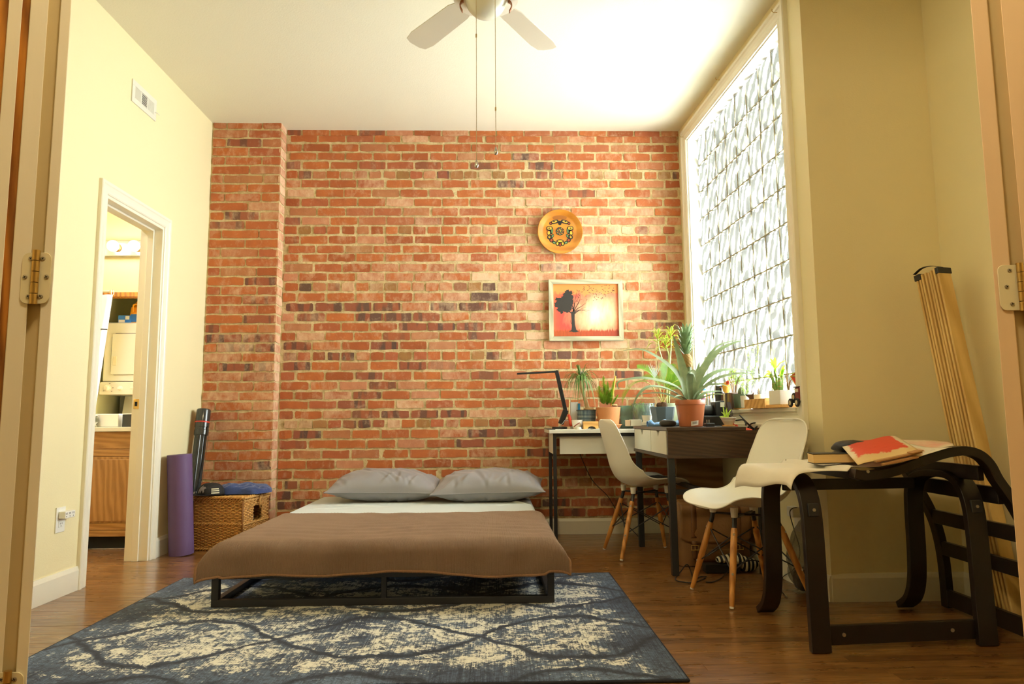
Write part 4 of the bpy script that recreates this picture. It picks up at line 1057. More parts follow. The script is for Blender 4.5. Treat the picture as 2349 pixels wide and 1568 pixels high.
mb = MB().lathe([(.026, cz + .0705), (.026, cz + .076), (.008, cz + .082), (.010, cz + .092), (0, cz + .096)], 24, None, (gx, 4.9, 0)); part('stopper', mb, m_glass, gj, smooth=True)
# ---- stacked laundry machine: a mirror reflection built as solid things in a closet
m_app = mk('appliance_white', (.72, .73, .66), .32, .02); m_appd = mk('appliance_grey_seam', (.20, .20, .18), .5)
DYF = 5.95; dx0 = aY(238, 800, DYF).x; dx1 = dx0 + .60
dzT, dzB = aY(270, 739, DYF).z, aY(270, 875, DYF).z; pzB = aY(270, 905, DYF).z
lm = thing('stacked_washer_dryer', 'white stacked laundry machine in the closet, a mirror reflection built beyond the vanity', 'washer dryer', ((dx0 + dx1) / 2, DYF, 0))
part('dryer_body', MB().box(dx0, dx1, DYF, DYF + .5, dzB, dzT), m_app, lm, bev=.012)
ddx0 = aY(257, 800, DYF).x; z1_, z0_ = aY(270, 765, DYF).z, aY(270, 859, DYF).z
dd = part('dryer_door', MB().box(ddx0, dx1 - .03, DYF - .012, DYF + .002, z0_, z1_), m_app, lm, bev=.02)
mb = MB(); r = .03
loop = [(ddx0 + r, z0_), (dx1 - .03, z0_), (dx1 - .03, z1_), (ddx0 + r, z1_), (ddx0 + .009, z1_ - .009), (ddx0, z1_ - r), (ddx0, z0_ + r), (ddx0 + .009, z0_ + .009)]
mb.tube([(a_, DYF - .002, b_) for a_, b_ in loop], .0045, 6, closed=True); part('door_seal', mb, m_appd, dd)
hx = aY(265, 828, DYF).x; hz0, hz1 = aY(265, 838, DYF).z, aY(265, 817, DYF).z
part('pull', MB().box(hx - .016, hx + .016, DYF - .016, DYF - .010, hz0, hz1), mk('appliance_cream', (.70, .67, .52), .4), dd, bev=.003)
cp = part('control_panel', MB().box(dx0, dx1, DYF - .035, DYF + .3, pzB, dzB - .006), m_app, lm, bev=.006)
part('panel_seam', MB().box(dx0 + .004, dx1 - .004, DYF - .002, DYF + .3, dzB - .0058, dzB), m_appd, lm)
for px_, rr in ((246, .030), (276, .019), (303, .006)):
    p = aY(px_, 890, DYF - .035); mb = MB(); mm = Matrix.Translation(p) @ Matrix.Rotation(PI / 2, 4, 'X')
    mb.lathe([(rr, 0), (rr, .004), (rr * .75, .006), (rr * .68, .026), (rr * .5, .030), (0, .030)], 28, mm); k = part('dial', mb, m_white, cp, auto=.6)
for (px_, py_) in ((252, 879), (259, 889), (256, 897), (238, 896)):
    p = aY(px_, py_, DYF - .0355); part('dial_mark', MB().box(p.x - .005, p.x + .005, p.y - .0006, p.y, p.z - .0035, p.z + .0035), m_appd, cp)
part('back_riser', MB().box(dx0, dx1, DYF + .3, DYF + .5, .90, dzB - .006), m_appd, lm)
part('washer_body', MB().box(dx0, dx1, DYF, DYF + .5, 0, .90), m_app, lm, bev=.01)
lidp = [(dx0 + .05, DYF + .30, pzB - .005), (dx1 - .02, DYF + .30, pzB - .005), (dx1 - .02, DYF + .19, .905), (dx0 + .09, DYF + .19, .905)]
mb = MB(); mb.add([Vector(p) for p in lidp] + [Vector(p) + Vector((0, -.014, .004)) for p in lidp], [(3, 2, 1, 0), (4, 5, 6, 7), (0, 1, 5, 4), (1, 2, 6, 5), (2, 3, 7, 6), (3, 0, 4, 7)]); part('washer_lid', mb, m_app, lm)
# things on top of the dryer
m_blue = mk('detergent_box_blue', lin(44, 112, 196), .45); m_yel = mk('yellow_plastic', lin(244, 166, 14), .35, .04)
x0, x1 = aY(271, 730, 6.0).x, aY(299, 730, 6.0).x; tz = dzT + .0008; hb = aY(270, 723, 6.0).z - dzT
bx = thing('detergent_carton', 'blue and white carton on top of the stacked laundry machine', 'box', ((x0 + x1) / 2, 6.0, tz))
part('carton', MB().box(x0, x1, 6.0, 6.12, tz, tz + hb), m_blue, bx, bev=.002)
part('label', MB().box(x0 + .006, x1 - .045, 5.9985, 6.0, tz + .006, tz + hb * .42), m_white, bx); part('label', MB().box(x1 - .042, x1 - .008, 5.9985, 6.0, tz + hb * .45, tz + hb * .9), m_white, bx)
bx_ = aY(309, 700, 6.05).x + .045
bo = thing('detergent_bottle', 'yellow detergent bottle with a blue cap on top of the laundry machine', 'bottle', (bx_, 6.06, tz))
hB = aY(310, 691, 6.05).z - dzT
def bottle(u, v):
    a_ = u * 2 * PI; z = v; w = .078 if z < .35 else .078 - (z - .35) * .02 if z < .72 else .064 - (z - .72) / .28 * .036
    cx_ = abs(math.cos(a_)) ** .6 * math.copysign(1, math.cos(a_)); sy_ = abs(math.sin(a_)) ** .6 * math.copysign(1, math.sin(a_))
    return Vector((bx_ + w * cx_, 6.06 + w * .55 * sy_, tz + z * hB))
mb = MB().grid(bottle, 32, 24); part('body', mb, m_yel, bo, smooth=True)
mb = MB().tube(smoothpath([Vector((bx_ - .035, 6.012, tz + hB * f)) for f in (.45, .5)] + [Vector((bx_ - .03, 6.004, tz + hB * .8)), Vector((bx_ + .01, 6.004, tz + hB * .8)), Vector((bx_ + .01, 6.01, tz + hB * .5)), Vector((bx_ - .03, 6.01, tz + hB * .45))], 4), .006, 8); part('grip', mb, m_yel, bo, smooth=True)
mb = MB().lathe([(.030, tz + hB), (.032, tz + hB + .004), (.031, tz + hB + .046), (.026, tz + hB + .050), (0, tz + hB + .050)], 28, None, (bx_, 6.06, 0)); part('cap', mb, mk('blue_cap', lin(26, 52, 110), .35), bo, auto=.6, label='dark blue cap')
p = aY(314, 732, 6.0); part('label', MB().box(bx_ - .055, bx_ + .05, 6.0135, 6.0165, tz + .012, tz + hB * .4), m_blue, bo, label='blue label')
# curtain rod and curtain in front of the closet
cr_z = aY(240, 668, 5.68).z; rodx0 = -3.74
rod = tag(part('curtain_rod', MB().cyl((rodx0, 5.68, cr_z), (CX0 + .22, 5.68, cr_z), .010), m_steel, smooth=False, auto=.7), 'short steel curtain rod before the laundry closet', 'curtain rod')
cur = thing('shower_curtain', 'white curtain with black piping hung beside the laundry closet', 'curtain', (-3.3, 5.68, 0))
ca, cb2 = aY(229, 690, 5.66), aY(257, 690, 5.66); cbot = aY(225, 944, 5.66)
def curt(u, v):
    z = cr_z - .030 - v * (cr_z - .03 - .60); tp = 1 - .28 * v
    x = ca.x - .28 + (cb2.x - ca.x + .28) * u * tp - .02 * v
    return Vector((x, 5.66 + .022 * math.sin(u * 26 + v) * (.4 + .6 * v), z))
m_cur = mk('white_curtain_fabric', (.82, .82, .80), .8, .03, 10, .1, 40)
mb = MB().grid(curt, 60, 30); part('fabric', mb, m_cur, cur, smooth=True, solid=.0015)
vp = (cr_z - .03 - aY(250, 755, 5.66).z) / (cr_z - .63)
mb = MB().tube([curt(i / 60, vp) + Vector((0, -.002, 0)) for i in range(61)], .005, 5); part('piping', mb, m_black, cur)
for u in (.55, .72, .97):
    p = curt(u, 0); mb = MB(); cz_ = cr_z - .008; mb.tube([(p.x, 5.68 + .019 * math.sin(t * PI / 8), cz_ + .022 * math.cos(t * PI / 8)) for t in range(16)], .0025, 5, closed=True); part('curtain_ring', mb, m_steel, cur)
# ---- vanity light bar
lz1, lz0 = aY(270, 552, 5.72).z, aY(270, 588, 5.72).z; lx0, lx1 = -3.4, -2.6
vl = thing('vanity_light', 'chrome light bar with round glowing bulbs on the bathroom wall', 'wall light', ((lx0 + lx1) / 2, BY1, (lz0 + lz1) / 2))
part('backplate', MB().box(lx0, lx1, BY1 - .05, BY1 - .001, lz0, lz1), m_steel, vl, bev=.006)
m_bulb, nt, b = _mat('lit_bulb'); b.inputs['Base Color'].default_value = (1, 1, 1, 1); b.inputs['Emission Color'].default_value = (1, .95, .86, 1); b.inputs['Emission Strength'].default_value = 6
g = G(nt); g.l(g.mix(g.noise(g.co(), 3), (1, .98, .94, 1), (1, .99, .96, 1)), b.inputs['Emission Color'])
for px_ in (200, 262, 310, 358):
    p = aY(px_, 565, BY1 - .10)
    mb = MB(); mm = Matrix.Translation(Vector((p.x, BY1 - .05, p.z))) @ Matrix.Rotation(PI / 2, 4, 'X'); mb.lathe([(.034, 0), (.034, .012), (.022, .022), (.020, .03)], 24, mm, capt=True); part('socket_cup', mb, m_brass, vl, auto=.6)
    mb = MB(); mb.grid(lambda u, v: Vector((p.x, BY1 - .118, p.z)) + Vector((math.cos(u * 2 * PI) * math.cos((v - .5) * PI), math.sin(u * 2 * PI) * math.cos((v - .5) * PI), math.sin((v - .5) * PI))) * .045, 24, 14); part('bulb', mb, m_bulb, vl, smooth=True)
# ================================================================== DESKS AND CHAIRS
m_walnut = mk_wood('dark_walnut_laminate', lin(60, 45, 34), lin(78, 59, 44), .38, 'X', 4, 8)
m_cream = mk('cream_laminate', (.70, .67, .53), .42, .02, 3)
m_desktop = mk('white_laminate', (.76, .74, .64), .35, .02, 3)
# ---- white desk against the bricks
WDY0, WDY1, WDZ = 4.74, 5.215, .765
wx0, wx1 = .372, 1.42
wd = thing('writing_desk', 'white desk with slim black metal legs against the brick wall', 'desk', ((wx0 + wx1) / 2, (WDY0 + WDY1) / 2, 0))
part('desktop', MB().box(wx0, wx1, WDY0, WDY1, WDZ - .024, WDZ), m_desktop, wd, bev=.0015)
part('edge_strip', MB().box(wx0 - .001, wx0 + .045, WDY0 + .05, WDY1 - .002, WDZ + .0002, WDZ + .004), m_black, wd)
part('apron', MB().box(wx0 + .075, wx1 - .03, WDY0 + .055, WDY0 + .07, WDZ - .165, WDZ - .045), m_desktop, wd)
part('side_panel', MB().box(wx0 + .030, wx0 + .044, WDY0 + .07, WDY1 - .05, WDZ - .165, WDZ - .026), m_desktop, wd)
part('frame_rail', MB().box(wx0 + .05, wx1 - .03, WDY0 + .030, WDY0 + .052, WDZ - .047, WDZ - .025), m_blackm, wd)
for x in (wx0 + .028, wx1 - .05):
    for y in (WDY0 + .03, WDY1 - .05):
        part('leg', MB().box(x, x + .022, y, y + .022, 0, WDZ - .025), m_blackm, wd, bev=.001)
# ---- dark desk with white drawers
dx0, dx1, dy0, dy1, DT = .938, 1.486, 3.805, 4.72, .788
dk = thing('drawer_desk', 'dark walnut desk with two white drawers standing below the window', 'desk', ((dx0 + dx1) / 2, (dy0 + dy1) / 2, 0))
part('desktop', MB().box(dx0, 1.375, dy0, dy1, DT - .018, DT), m_walnut, dk, bev=.001)
part('end_panel', MB().box(dx0 + .006, dx1, dy0 + .006, dy0 + .024, DT - .150, DT - .0185), m_walnut, dk)
part('end_panel', MB().box(dx0 + .006, dx1, dy1 - .024, dy1 - .006, DT - .150, DT - .0185), m_walnut, dk)
part('back_panel', MB().box(dx1 - .018, dx1, dy0 + .024, dy1 - .024, DT - .150, DT - .0185), m_walnut, dk)
part('tray_wall', MB().box(1.365, 1.378, dy0 + .024, dy1 - .024, DT - .150, DT - .0185), m_walnut, dk)
part('bottom_panel', MB().box(dx0, dx1, dy0, dy1, DT - .168, DT - .1505), m_walnut, dk, bev=.001)
part('tray_floor', MB().box(1.378, dx1 - .018, dy0 + .024, dy1 - .024, DT - .06, DT - .05), m_walnut, dk)
dm = dy0 + .40
for (ya, yb_) in ((dy0 + .028, dm - .004), (dm + .004, dy1 - .028)):
    yc = (ya + yb_) / 2; z0, z1 = DT - .148, DT - .021; nz, nw = .034, .036
    pl_ = [(ya, z0), (yb_, z0), (yb_, z1), (yc + nw, z1), (yc, z1 - nz), (yc - nw, z1), (ya, z1)]
    mb = MB(); vs = [(dx0 + .002, a, b) for a, b in pl_] + [(dx0 + .018, a, b) for a, b in pl_]
    n = len(pl_); mb.add(vs, [(0, 1, 2, 3, 4), (0, 4, 5, 6), tuple(n + i for i in (4, 3, 2, 1, 0)), tuple(n + i for i in (6, 5, 4, 0))] + [(i, (i + 1) % n, n + (i + 1) % n, n + i) for i in range(n)])
    d_ = part('drawer', mb, m_cream, dk, label='white drawer front with a notched pull')
    part('drawer_box', MB().box(dx0 + .0185, 1.36, ya + .01, yb_ - .01, z0 + .004, z1 - .045), m_dark, d_)
m_gun = mk('gunmetal_steel', (.045, .048, .05), .42, .15, 10, .02, 80, .6)
for x in (dx0 + .012, dx1 - .055):
    for y in (dy0 + .01, dy1 - .05):
        sgn = 0.012 if x < 1.2 else -.03
        mb = MB(); z1 = DT - .169; w = .036
        mb.hexa([(x, y, 0), (x + w, y, 0), (x + w, y + w, 0), (x, y + w, 0)] + [(x - sgn * .4, y, z1), (x + w - sgn * .4, y, z1), (x + w - sgn * .4, y + w, z1), (x - sgn * .4, y + w, z1)])
        part('leg', mb, m_gun, dk, bev=.002)
for y in (dy0 + .018, dy1 - .042): part('cross_rail', MB().box(dx0 + .03, dx1 - .03, y, y + .02, .425, .452), m_gun, dk)
part('long_rail', MB().box(dx0 + .20, dx0 + .226, dy0 + .04, dy1 - .05, .426, .451), m_gun, dk)

# ---- moulded shell chairs
m_shell = mk('white_moulded_shell', (.80, .78, .68), .42, .015, 3, .03, 120, sss=.0)
m_beech = mk_wood('beech_dowel', lin(168, 108, 44), lin(212, 152, 78), .35, 'Z', 2.5, 6)
spine = smoothpath([Vector(p) for p in ((-.252, 0, .832), (-.243, 0, .77), (-.222, 0, .68), (-.203, 0, .60), (-.186, 0, .53), (-.150, 0, .462), (-.085, 0, .425), (0, 0, .418), (.09, 0, .430), (.165, 0, .440), (.205, 0, .436), (.235, 0, .418))], 5)
wid = [.385, .40, .415, .432, .448, .46, .465, .465, .458, .446, .43, .41]
def lerp_w(t):
    x = t * (len(wid) - 1); i = min(int(x), len(wid) - 2); f = x - i; w = wid[i] * (1 - f) + wid[i + 1] * f
    for s_ in (t / .15, (1 - t) / .13):
        if s_ < 1: w *= max(0, 1 - (1 - s_) ** 2.7) ** (1 / 2.7)
    return w
def shell_pt(u, v):
    v = .55 * v + .45 * (.5 - .5 * math.cos(PI * v))
    def sp_(q):
        k = max(0, min(1, q)) * (len(spine) - 1); i = min(int(k), len(spine) - 2); return spine[i].lerp(spine[i + 1], k - i)
    p = sp_(v); t = (sp_(v + .05) - sp_(v - .05)).normalized(); nrm = Vector((-t.z, 0, t.x))
    a = u * 2 - 1
    back = max(0, 1 - v / .5)
    if v < .035: a *= 1
    w = lerp_w(v) / 2
    bowl = .050 * abs(a) ** 2.2 * (1 if v < .75 else max(.0, 1 - (v - .75) / .25 * .8)) * min(1, .35 + v * 3)
    hip = .05 * abs(a) ** 3 * math.exp(-((v - .47) / .14) ** 2)
    topdrop = 0
    fdrop = 0
    return p + Vector((0, a * w, 0)) + nrm * (bowl + hip) + t * (-topdrop) - t * fdrop
def make_chair(name, label):
    t = thing(name, label, 'chair', (0, 0, 0))
    mb = MB().grid(lambda u, v: shell_pt(u, .004 + v * .992), 26, 60); part('shell', mb, m_shell, t, smooth=True, local=True, solid=.0055, sub=1)
    mb = MB(); edge = [shell_pt(1, j / 90) for j in range(1, 90)] + [shell_pt(0, 1 - j / 90) for j in range(1, 90)]
    mb.tube(edge, .0042, 6, closed=True); part('rolled_edge', mb, m_shell, t, smooth=True, local=True)
    tops = {}
    for sx in (-1, 1):
        for sy in (-1, 1):
            top = Vector((.108 * sx + .015, .098 * sy, .372)); bot = Vector((.205 * sx, .185 * sy, .004)); d = bot - top
            lg = part('leg', MB().tube([top + d * .10, top + d * .14, top + d * .55, bot - d * .02], [.0125, .0150, .0155, .0105], 12), m_beech, t, smooth=False, local=True, auto=.7)
            part('foot_cap', MB().cyl(bot - d * .02, bot, .0105, .009, 12), m_white, lg, local=True)
            part('bracket', MB().tube([top + Vector((0, 0, .012)), top + d * .05, top + d * .13], [.011, .011, .010], 8), m_blackm, lg, local=True)
            for f in (.17, .62): 
                q = top + d * f; o_ = Vector((.55 * sx, sy * .83, .1)).normalized()
                part('screw', MB().cyl(q + o_ * .0135, q + o_ * .0165, .006, .005, 10), m_steel, lg, local=True)
            part('rubber_mount', MB().cyl(top + Vector((0, 0, .010)), top + Vector((0, 0, .046 if sx < 0 else .054)), .015, .018, 12), m_white, lg, local=True)
            tops[sx, sy] = (top, d)
    mb = MB()
    P_ = lambda s_, f: tops[s_][0] + tops[s_][1] * f - Vector((0, tops[s_][1].y * .08, 0))
    for a, b in (((-1, -1), (1, -1)), ((-1, 1), (1, 1)), ((-1, -1), (-1, 1)), ((1, -1), (1, 1))):
        mb.tube([P_(a, .18), P_(b, .60)], .0034, 6); mb.tube([P_(a, .60), P_(b, .18)], .0034, 6)
    part('wire_brace', mb, m_blackm, t, local=True, kind='stuff')
    mb = MB()
    for a, b in (((-1, -1), (1, 1)), ((-1, 1), (1, -1))): mb.tube([tops[a][0] + Vector((0, 0, .008)), tops[b][0] + Vector((0, 0, .008))], .006, 6)
    part('under_frame', mb, m_blackm, t, local=True, kind='stuff')
    return t
ch1 = make_chair('shell_chair', 'white shell chair with wooden legs tucked in at the white desk, beside the bed')
GRP = 'white shell chairs with wooden dowel legs'
ch1['group'] = GRP
ch2 = dup(ch1, (1.205, 3.375, 0), PI + .20, 'white shell chair with wooden legs turned away from the dark desk, nearest the bentwood frame', GRP)
C1 = (.928, 4.425, 0); R1 = .12
ch1.location = C1; ch1.rotation_euler = (0, 0, R1); XF[ch1.name] = Matrix.Translation(Vector(C1)) @ Matrix.Rotation(R1, 4, 'Z')
# keyboard on the seat of the first chair
kb = thing('keyboard', 'black keyboard lying on the seat of the white chair by the bed', 'keyboard', C1, R1)
km = Matrix.Translation(Vector((.075, 0, .447))) @ Matrix.Rotation(-.075, 4, 'Y')
part('case', MB().box(-.085, .095, -.15, .15, 0, .012, km), m_black, kb, local=True, bev=.003)
mb = MB()
for i in range(6):
    for j in range(15): mb.box(-.075 + i * .027, -.075 + i * .027 + .022, -.14 + j * .0187, -.14 + j * .0187 + .0155, .0122, .020, km)
part('keys', mb, mk('key_plastic', (.03, .032, .034), .5), kb, local=True, kind='stuff')

# ---- under the dark desk: satchel, power brick, scarf, cables, board
m_leather = mk('worn_brown_leather', lin(134, 98, 60), .5, .22, 14, .35, 70)
m_leath2 = mk('dark_leather_strap', lin(112, 76, 42), .45, .2, 16, .3, 80)
SX0, SX1, SY0, SY1, SH = aY(1556, 1250, 4.05).x, aY(1738, 1250, 4.05).x, 4.05, 4.20, .365
SX1 = min(SX1, 1.47)
st = thing('leather_satchel', 'brown leather satchel with buckled straps standing under the dark desk', 'bag', ((SX0 + SX1) / 2, SY0, 0))
mb = MB(); 
def body(u, v):
    a = u * 2 * PI; z = v * SH * .97
    ex_ = abs(math.cos(a)) ** .35 * math.copysign(1, math.cos(a)); ey_ = abs(math.sin(a)) ** .35 * math.copysign(1, math.sin(a))
    bul = 1 + .10 * math.sin(v * PI)
    return Vector(((SX0 + SX1) / 2 + (SX1 - SX0) / 2 * .985 * ex_, (SY0 + SY1) / 2 + (SY1 - SY0) / 2 * ey_ * bul * (1 - .35 * max(0, v - .6)), .003 + z))
mb.grid(body, 48, 14); n0 = len(mb.v); part('body', mb, m_leather, st, smooth=True)
def flap(u, v):
    x = SX0 + .012 + (SX1 - SX0 - .024) * u
    zb = SH * .36 + .03 * (abs(u * 2 - 1) ** 6); L = v
    if L < .3: t = L / .3; return Vector((x, SY0 + .11 - .105 * t, SH * .99 - .012 * math.sin(t * PI * .5) ** 2 + .006 * math.sin(t * PI)))
    t = (L - .3) / .7; z = SH * .978 + (zb - SH * .978) * t
    return Vector((x, SY0 - .016 - .012 * math.sin(PI * min(1, t * 1.1)) + .003 * math.sin(u * 17), z))
mb = MB().grid(flap, 30, 24); part('flap', mb, m_leather, st, smooth=True, solid=.005)
for u in (.2, .8):
    xs = SX0 + (SX1 - SX0) * u; sr = part('strap', MB().grid(lambda a, v: flap(0, .30 + v * .70) * 1.0 + Vector((xs - SX0 - .012 + (a - .5) * .030, -.005, 0)), 2, 16), m_leath2, st, smooth=True, solid=.004)
    part('strap_end', MB().grid(lambda a, v: Vector((xs + (a - .5) * .028 * (1 - .5 * max(0, v - .85) / .15), SY0 - .030, SH * .40 - v * .105)), 2, 8), m_leath2, sr, smooth=True, solid=.004)
    zb = SH * .30; mb = MB().tube([(xs - .020, SY0 - .036, zb - .012), (xs + .020, SY0 - .036, zb - .012), (xs + .020, SY0 - .036, zb + .014), (xs - .020, SY0 - .036, zb + .014)], .0032, 6, closed=True).tube([(xs, SY0 - .037, zb + .012), (xs, SY0 - .037, zb - .014)], .002, 5); part('buckle', mb, m_brass, sr)
xc = (SX0 + SX1) / 2
mb = MB().tube(smoothpath([Vector(p) for p in ((xc - .085, SY0 + .05, SH * .99), (xc - .085, SY0 + .05, SH + .022), (xc - .04, SY0 + .05, SH + .042), (xc + .04, SY0 + .05, SH + .042), (xc + .085, SY0 + .05, SH + .022), (xc + .085, SY0 + .05, SH * .99))], 6), .011, 8); part('handle', mb, m_leath2, st, smooth=True)
mb = MB().grid(lambda a, v: Vector((SX0 + .10 + a * (SX1 - SX0 - .2), SY0 - .012 - .004 * math.sin(PI * v), .03 + v * .07)), 10, 6); part('front_pocket', mb, m_leather, st, smooth=True, solid=.006)
mb = MB().tube(smoothpath([Vector(p) for p in ((SX0 - .006, SY0 + .06, SH * .8), (SX0 - .035, SY0 + .02, SH * .62), (SX0 - .040, SY0 + .0, SH * .3), (SX0 - .030, SY0 - .01, .05), (SX0 - .01, SY0 - .02, .02))], 6), .009, 6); part('shoulder_strap', mb, m_leath2, st, smooth=True)
# board leaning behind the satchel
m_board = mk_wood('light_oak_board', lin(126, 92, 52), lin(168, 130, 82), .55, 'X', 1.5, 5)
tag(part('wooden_board', MB().box(1.165, 1.465, 4.50, 4.524, .001, .62, Matrix.Identity(4)), m_board, bev=.002), 'light wooden board standing behind the leather satchel', 'board')
# power brick, scarf, cables
pc = aZ(1657, 1330, 0)
tag(part('power_brick', MB().box(aY(1620, 1320, 3.86).x, aY(1700, 1320, 3.86).x, 3.86, 3.93, .002, .048), m_black, bev=.004), 'black power brick on the floor before the leather satchel', 'power adapter')
def mk_stripe():
    m, nt, b = _mat('navy_cream_striped_knit'); g = G(nt); x = g.xyz(g.pos())[0]
    w = g.wave(g.comb(x, 0.0, 0.0), 13, .0, 0, 1); c = g.ramp(w, [(.55, lin(24, 26, 38)), (.6, lin(220, 212, 190))])
    g.l(c, b.inputs['Base Color']); b.inputs['Roughness'].default_value = .95; g.l(g.bump(g.noise(g.co(), 160), .4, .003), b.inputs['Normal']); return m
mb = MB(); sx_ = [aY(px_, 1300, 3.90).x for px_ in (1645, 1668, 1690, 1706, 1722, 1738)]
def scarf(u, v):
    i = u * 5; k = min(int(i), 4); f = i - k; x = sx_[k] * (1 - f) + sx_[k + 1] * f; a = v * 2 * PI
    zc = .064 + (-.016 if u > .45 else 0) * min(1, (u - .45) / .2 if u > .45 else 0) ; r = (.014 + .022 * math.sin(PI * min(1, u * 1.05)) ** .7) * (1 + .1 * math.sin(u * 30))
    return Vector((x, 3.897 + .045 * math.cos(a) * (.4 + r * 18), max(.051 if u < .45 else .006, zc + r * math.sin(a) * (1.0 if math.sin(a) > 0 else 1.6 if u > .5 else .6))))
mb.grid(scarf, 40, 18); tag(part('striped_sock', mb, mk_stripe(), smooth=True), 'navy and cream striped knit bundle lying on the power brick', 'sock')
m_cable = mk('black_cable', (.012, .012, .013), .45, .1)
def cable(name, pts, r, label, m=m_cable):
    return tag(part(name, MB().tube(smoothpath([Vector(p) for p in pts], 8), r, 6), m, smooth=True), label, 'cable')
z = lambda x, y, h_=.004: aZ(x, y, h_)
cable('power_cable', [z(1618, 1325), z(1594, 1335), z(1566, 1334), z(1549, 1328), z(1560, 1312), aY(1575, 1294, 3.90), z(1583, 1305), z(1591, 1326), z(1608, 1322), z(1620, 1322, .012)], .0032, 'black power cable looping on the floor beside the desk leg')
cable('power_cable', [z(1619, 1334), z(1635, 1334), z(1655, 1325, .006), aY(1668, 1311, 3.82), aY(1690, 1295, 3.80), aY(1715, 1286, 3.80), aY(1738, 1286, 3.82), z(1760, 1300)], .0032, 'black power cable crossing in front of the power brick')
cable('lamp_cable', [aY(1330, 1040, 5.17), aY(1345, 1075, 5.18), aY(1362, 1105, 5.19), aY(1392, 1135, 5.19), aY(1405, 1155, 5.19), aY(1430, 1195, 5.16), aY(1450, 1215, 5.1), Vector((1.02, 5.05, .006))], .003, 'black lamp cable hanging down the bricks below the white desk')
# ---- phone charger on the window wall
ou = 1.69; oz_ = .33
wo = thing('wall_outlet', 'white wall outlet under the window behind the white chair', 'outlet', WR(ou, oz_, -.002))
part('cover_plate', MB().hexa(wbox(ou - .036, ou + .036, oz_ - .06, oz_ + .06, -.006, -.0005)), m_white, wo, bev=.001)
cp_ = WR(ou + .01, oz_ + .035, -.006)
cg = thing('phone_charger', 'white phone charger plugged in under the window with a black cable', 'charger', cp_)
part('body', MB().hexa(wbox(ou - .03, ou + .035, oz_ + .012, oz_ + .062, -.046, -.0065)), m_white, cg, bev=.004)
pts = [aY(1830, 1163, 3.52), aY(1817, 1166, 3.50), aY(1812, 1178, 3.49), aY(1822, 1215, 3.48), aY(1834, 1255, 3.46), aY(1832, 1285, 3.44), aY(1818, 1308, 3.42), z(1797, 1322, .01), z(1790, 1345, .004), z(1797, 1360), z(1803, 1367)]
part('cable', MB().tube(smoothpath(pts, 8), .0026, 6), m_cable, cg, smooth=True, label='black charging cable')
e0, e1 = z(1801, 1365, .004), z(1806, 1371, .004); part('plug_tip', MB().tube([e0, e0.lerp(e1, .5), e1], [.005, .005, .003], 6), m_steel, cg)
# ---- plastic bag
m_bag, nt, b = _mat('thin_grey_plastic'); g = G(nt); b.inputs['Base Color'].default_value = lin(120, 118, 110); b.inputs['Roughness'].default_value = .25
b.inputs['Alpha'].default_value = .55; g.l(g.mix(g.noise(g.co(), 14, 4), lin(80, 78, 72), lin(176, 170, 154)), b.inputs['Base Color']); g.l(g.bump(g.noise(g.co(), 22, 5, .7), .9, .02), b.inputs['Normal'])
bgc = aZ(1840, 1368, 0); q = random.Random(5)
def bag(u, v):
    a = u * 2 * PI; r = (.075 * math.sin(PI * min(v * 1.15, 1)) ** .6 if v < .62 else .055 * (1 - (v - .62) / .38) ** .7 + .012)
    if v < .03: r = .045
    r *= 1 + .16 * math.sin(5 * a + 7 * v) + .10 * math.sin(9 * a - 15 * v)
    return Vector((bgc.x + .04 + r * math.cos(a) + .02 * v, bgc.y + .075 + r * .8 * math.sin(a), .004 + v * .34))
mb = MB().grid(bag, 32, 28); pbg = tag(part('plastic_bag', mb, m_bag, smooth=True), 'crumpled clear plastic bag on the floor against the window wall', 'bag'); XF[pbg.name] = Matrix.Identity(4)
mb = MB(); lump(mb, (bgc.x + .045, bgc.y + .075, .062), .052, .045, .055, 8, .2); part('contents', mb, mk('dark_bag_contents', (.05, .045, .04), .7, .4, 30, .4, 50), pbg, smooth=True)
# ================================================================== DESK-TOP THINGS AND PLANTS
T1, T2 = WDZ + .0008, DT + .0008     # tops of the white and the dark desk
# ---- desk lamp
LY = 5.03
lamp_t = thing('desk_lamp', 'slim black folding desk lamp on the white desk', 'lamp', (aY(1290, 975, LY).x, LY, T1))
lx = aY(1290, 975, LY).x
part('base', MB().lathe([(.052, T1), (.055, T1 + .004), (.055, T1 + .012), (.050, T1 + .016), (0, T1 + .016)], 28, None, (lx - .02, LY, 0)), m_black, lamp_t, auto=.6)
m_lamp = mk('lamp_black_aluminium', (.022, .023, .025), .38, .2, 10, .02, 90, .3)
pA, pB, pC, pD = aY(1286, 972, LY), aY(1298, 940, LY), aY(1277, 853, LY), aY(1186, 857, LY)
def bar(mb, a, c, w, t, side=Vector((0, 1, 0))):
    d = (c - a).normalized(); n = d.cross(side).normalized(); s_ = side * w / 2; n = n * t / 2
    return mb.hexa([a - s_ - n, a + s_ - n, a + s_ + n, a - s_ + n, c - s_ - n, c + s_ - n, c + s_ + n, c - s_ + n])
part('lower_arm', bar(MB(), pA, pB, .040, .038), m_lamp, lamp_t, bev=.004)
part('upper_arm', bar(MB(), aY(1299, 950, LY), pC, .034, .026), m_lamp, lamp_t, bev=.003)
part('hinge_pin', MB().cyl(pC + Vector((0, -.020, 0)), pC + Vector((0, .020, 0)), .013), m_lamp, lamp_t, auto=.6)
part('head', bar(MB(), pC + Vector((.012, 0, .004)), pD, .036, .013), m_lamp, lamp_t, bev=.003)
cable('lamp_wire', [aY(1283, 978, LY - .06), aY(1291, 970, LY - .07), aY(1297, 963, LY - .06), aY(1306, 966, LY - .05), aY(1312, 972, LY - .05)], .0022, 'thin grey wire bent in front of the desk lamp base', mk('grey_wire', (.30, .30, .28), .4))
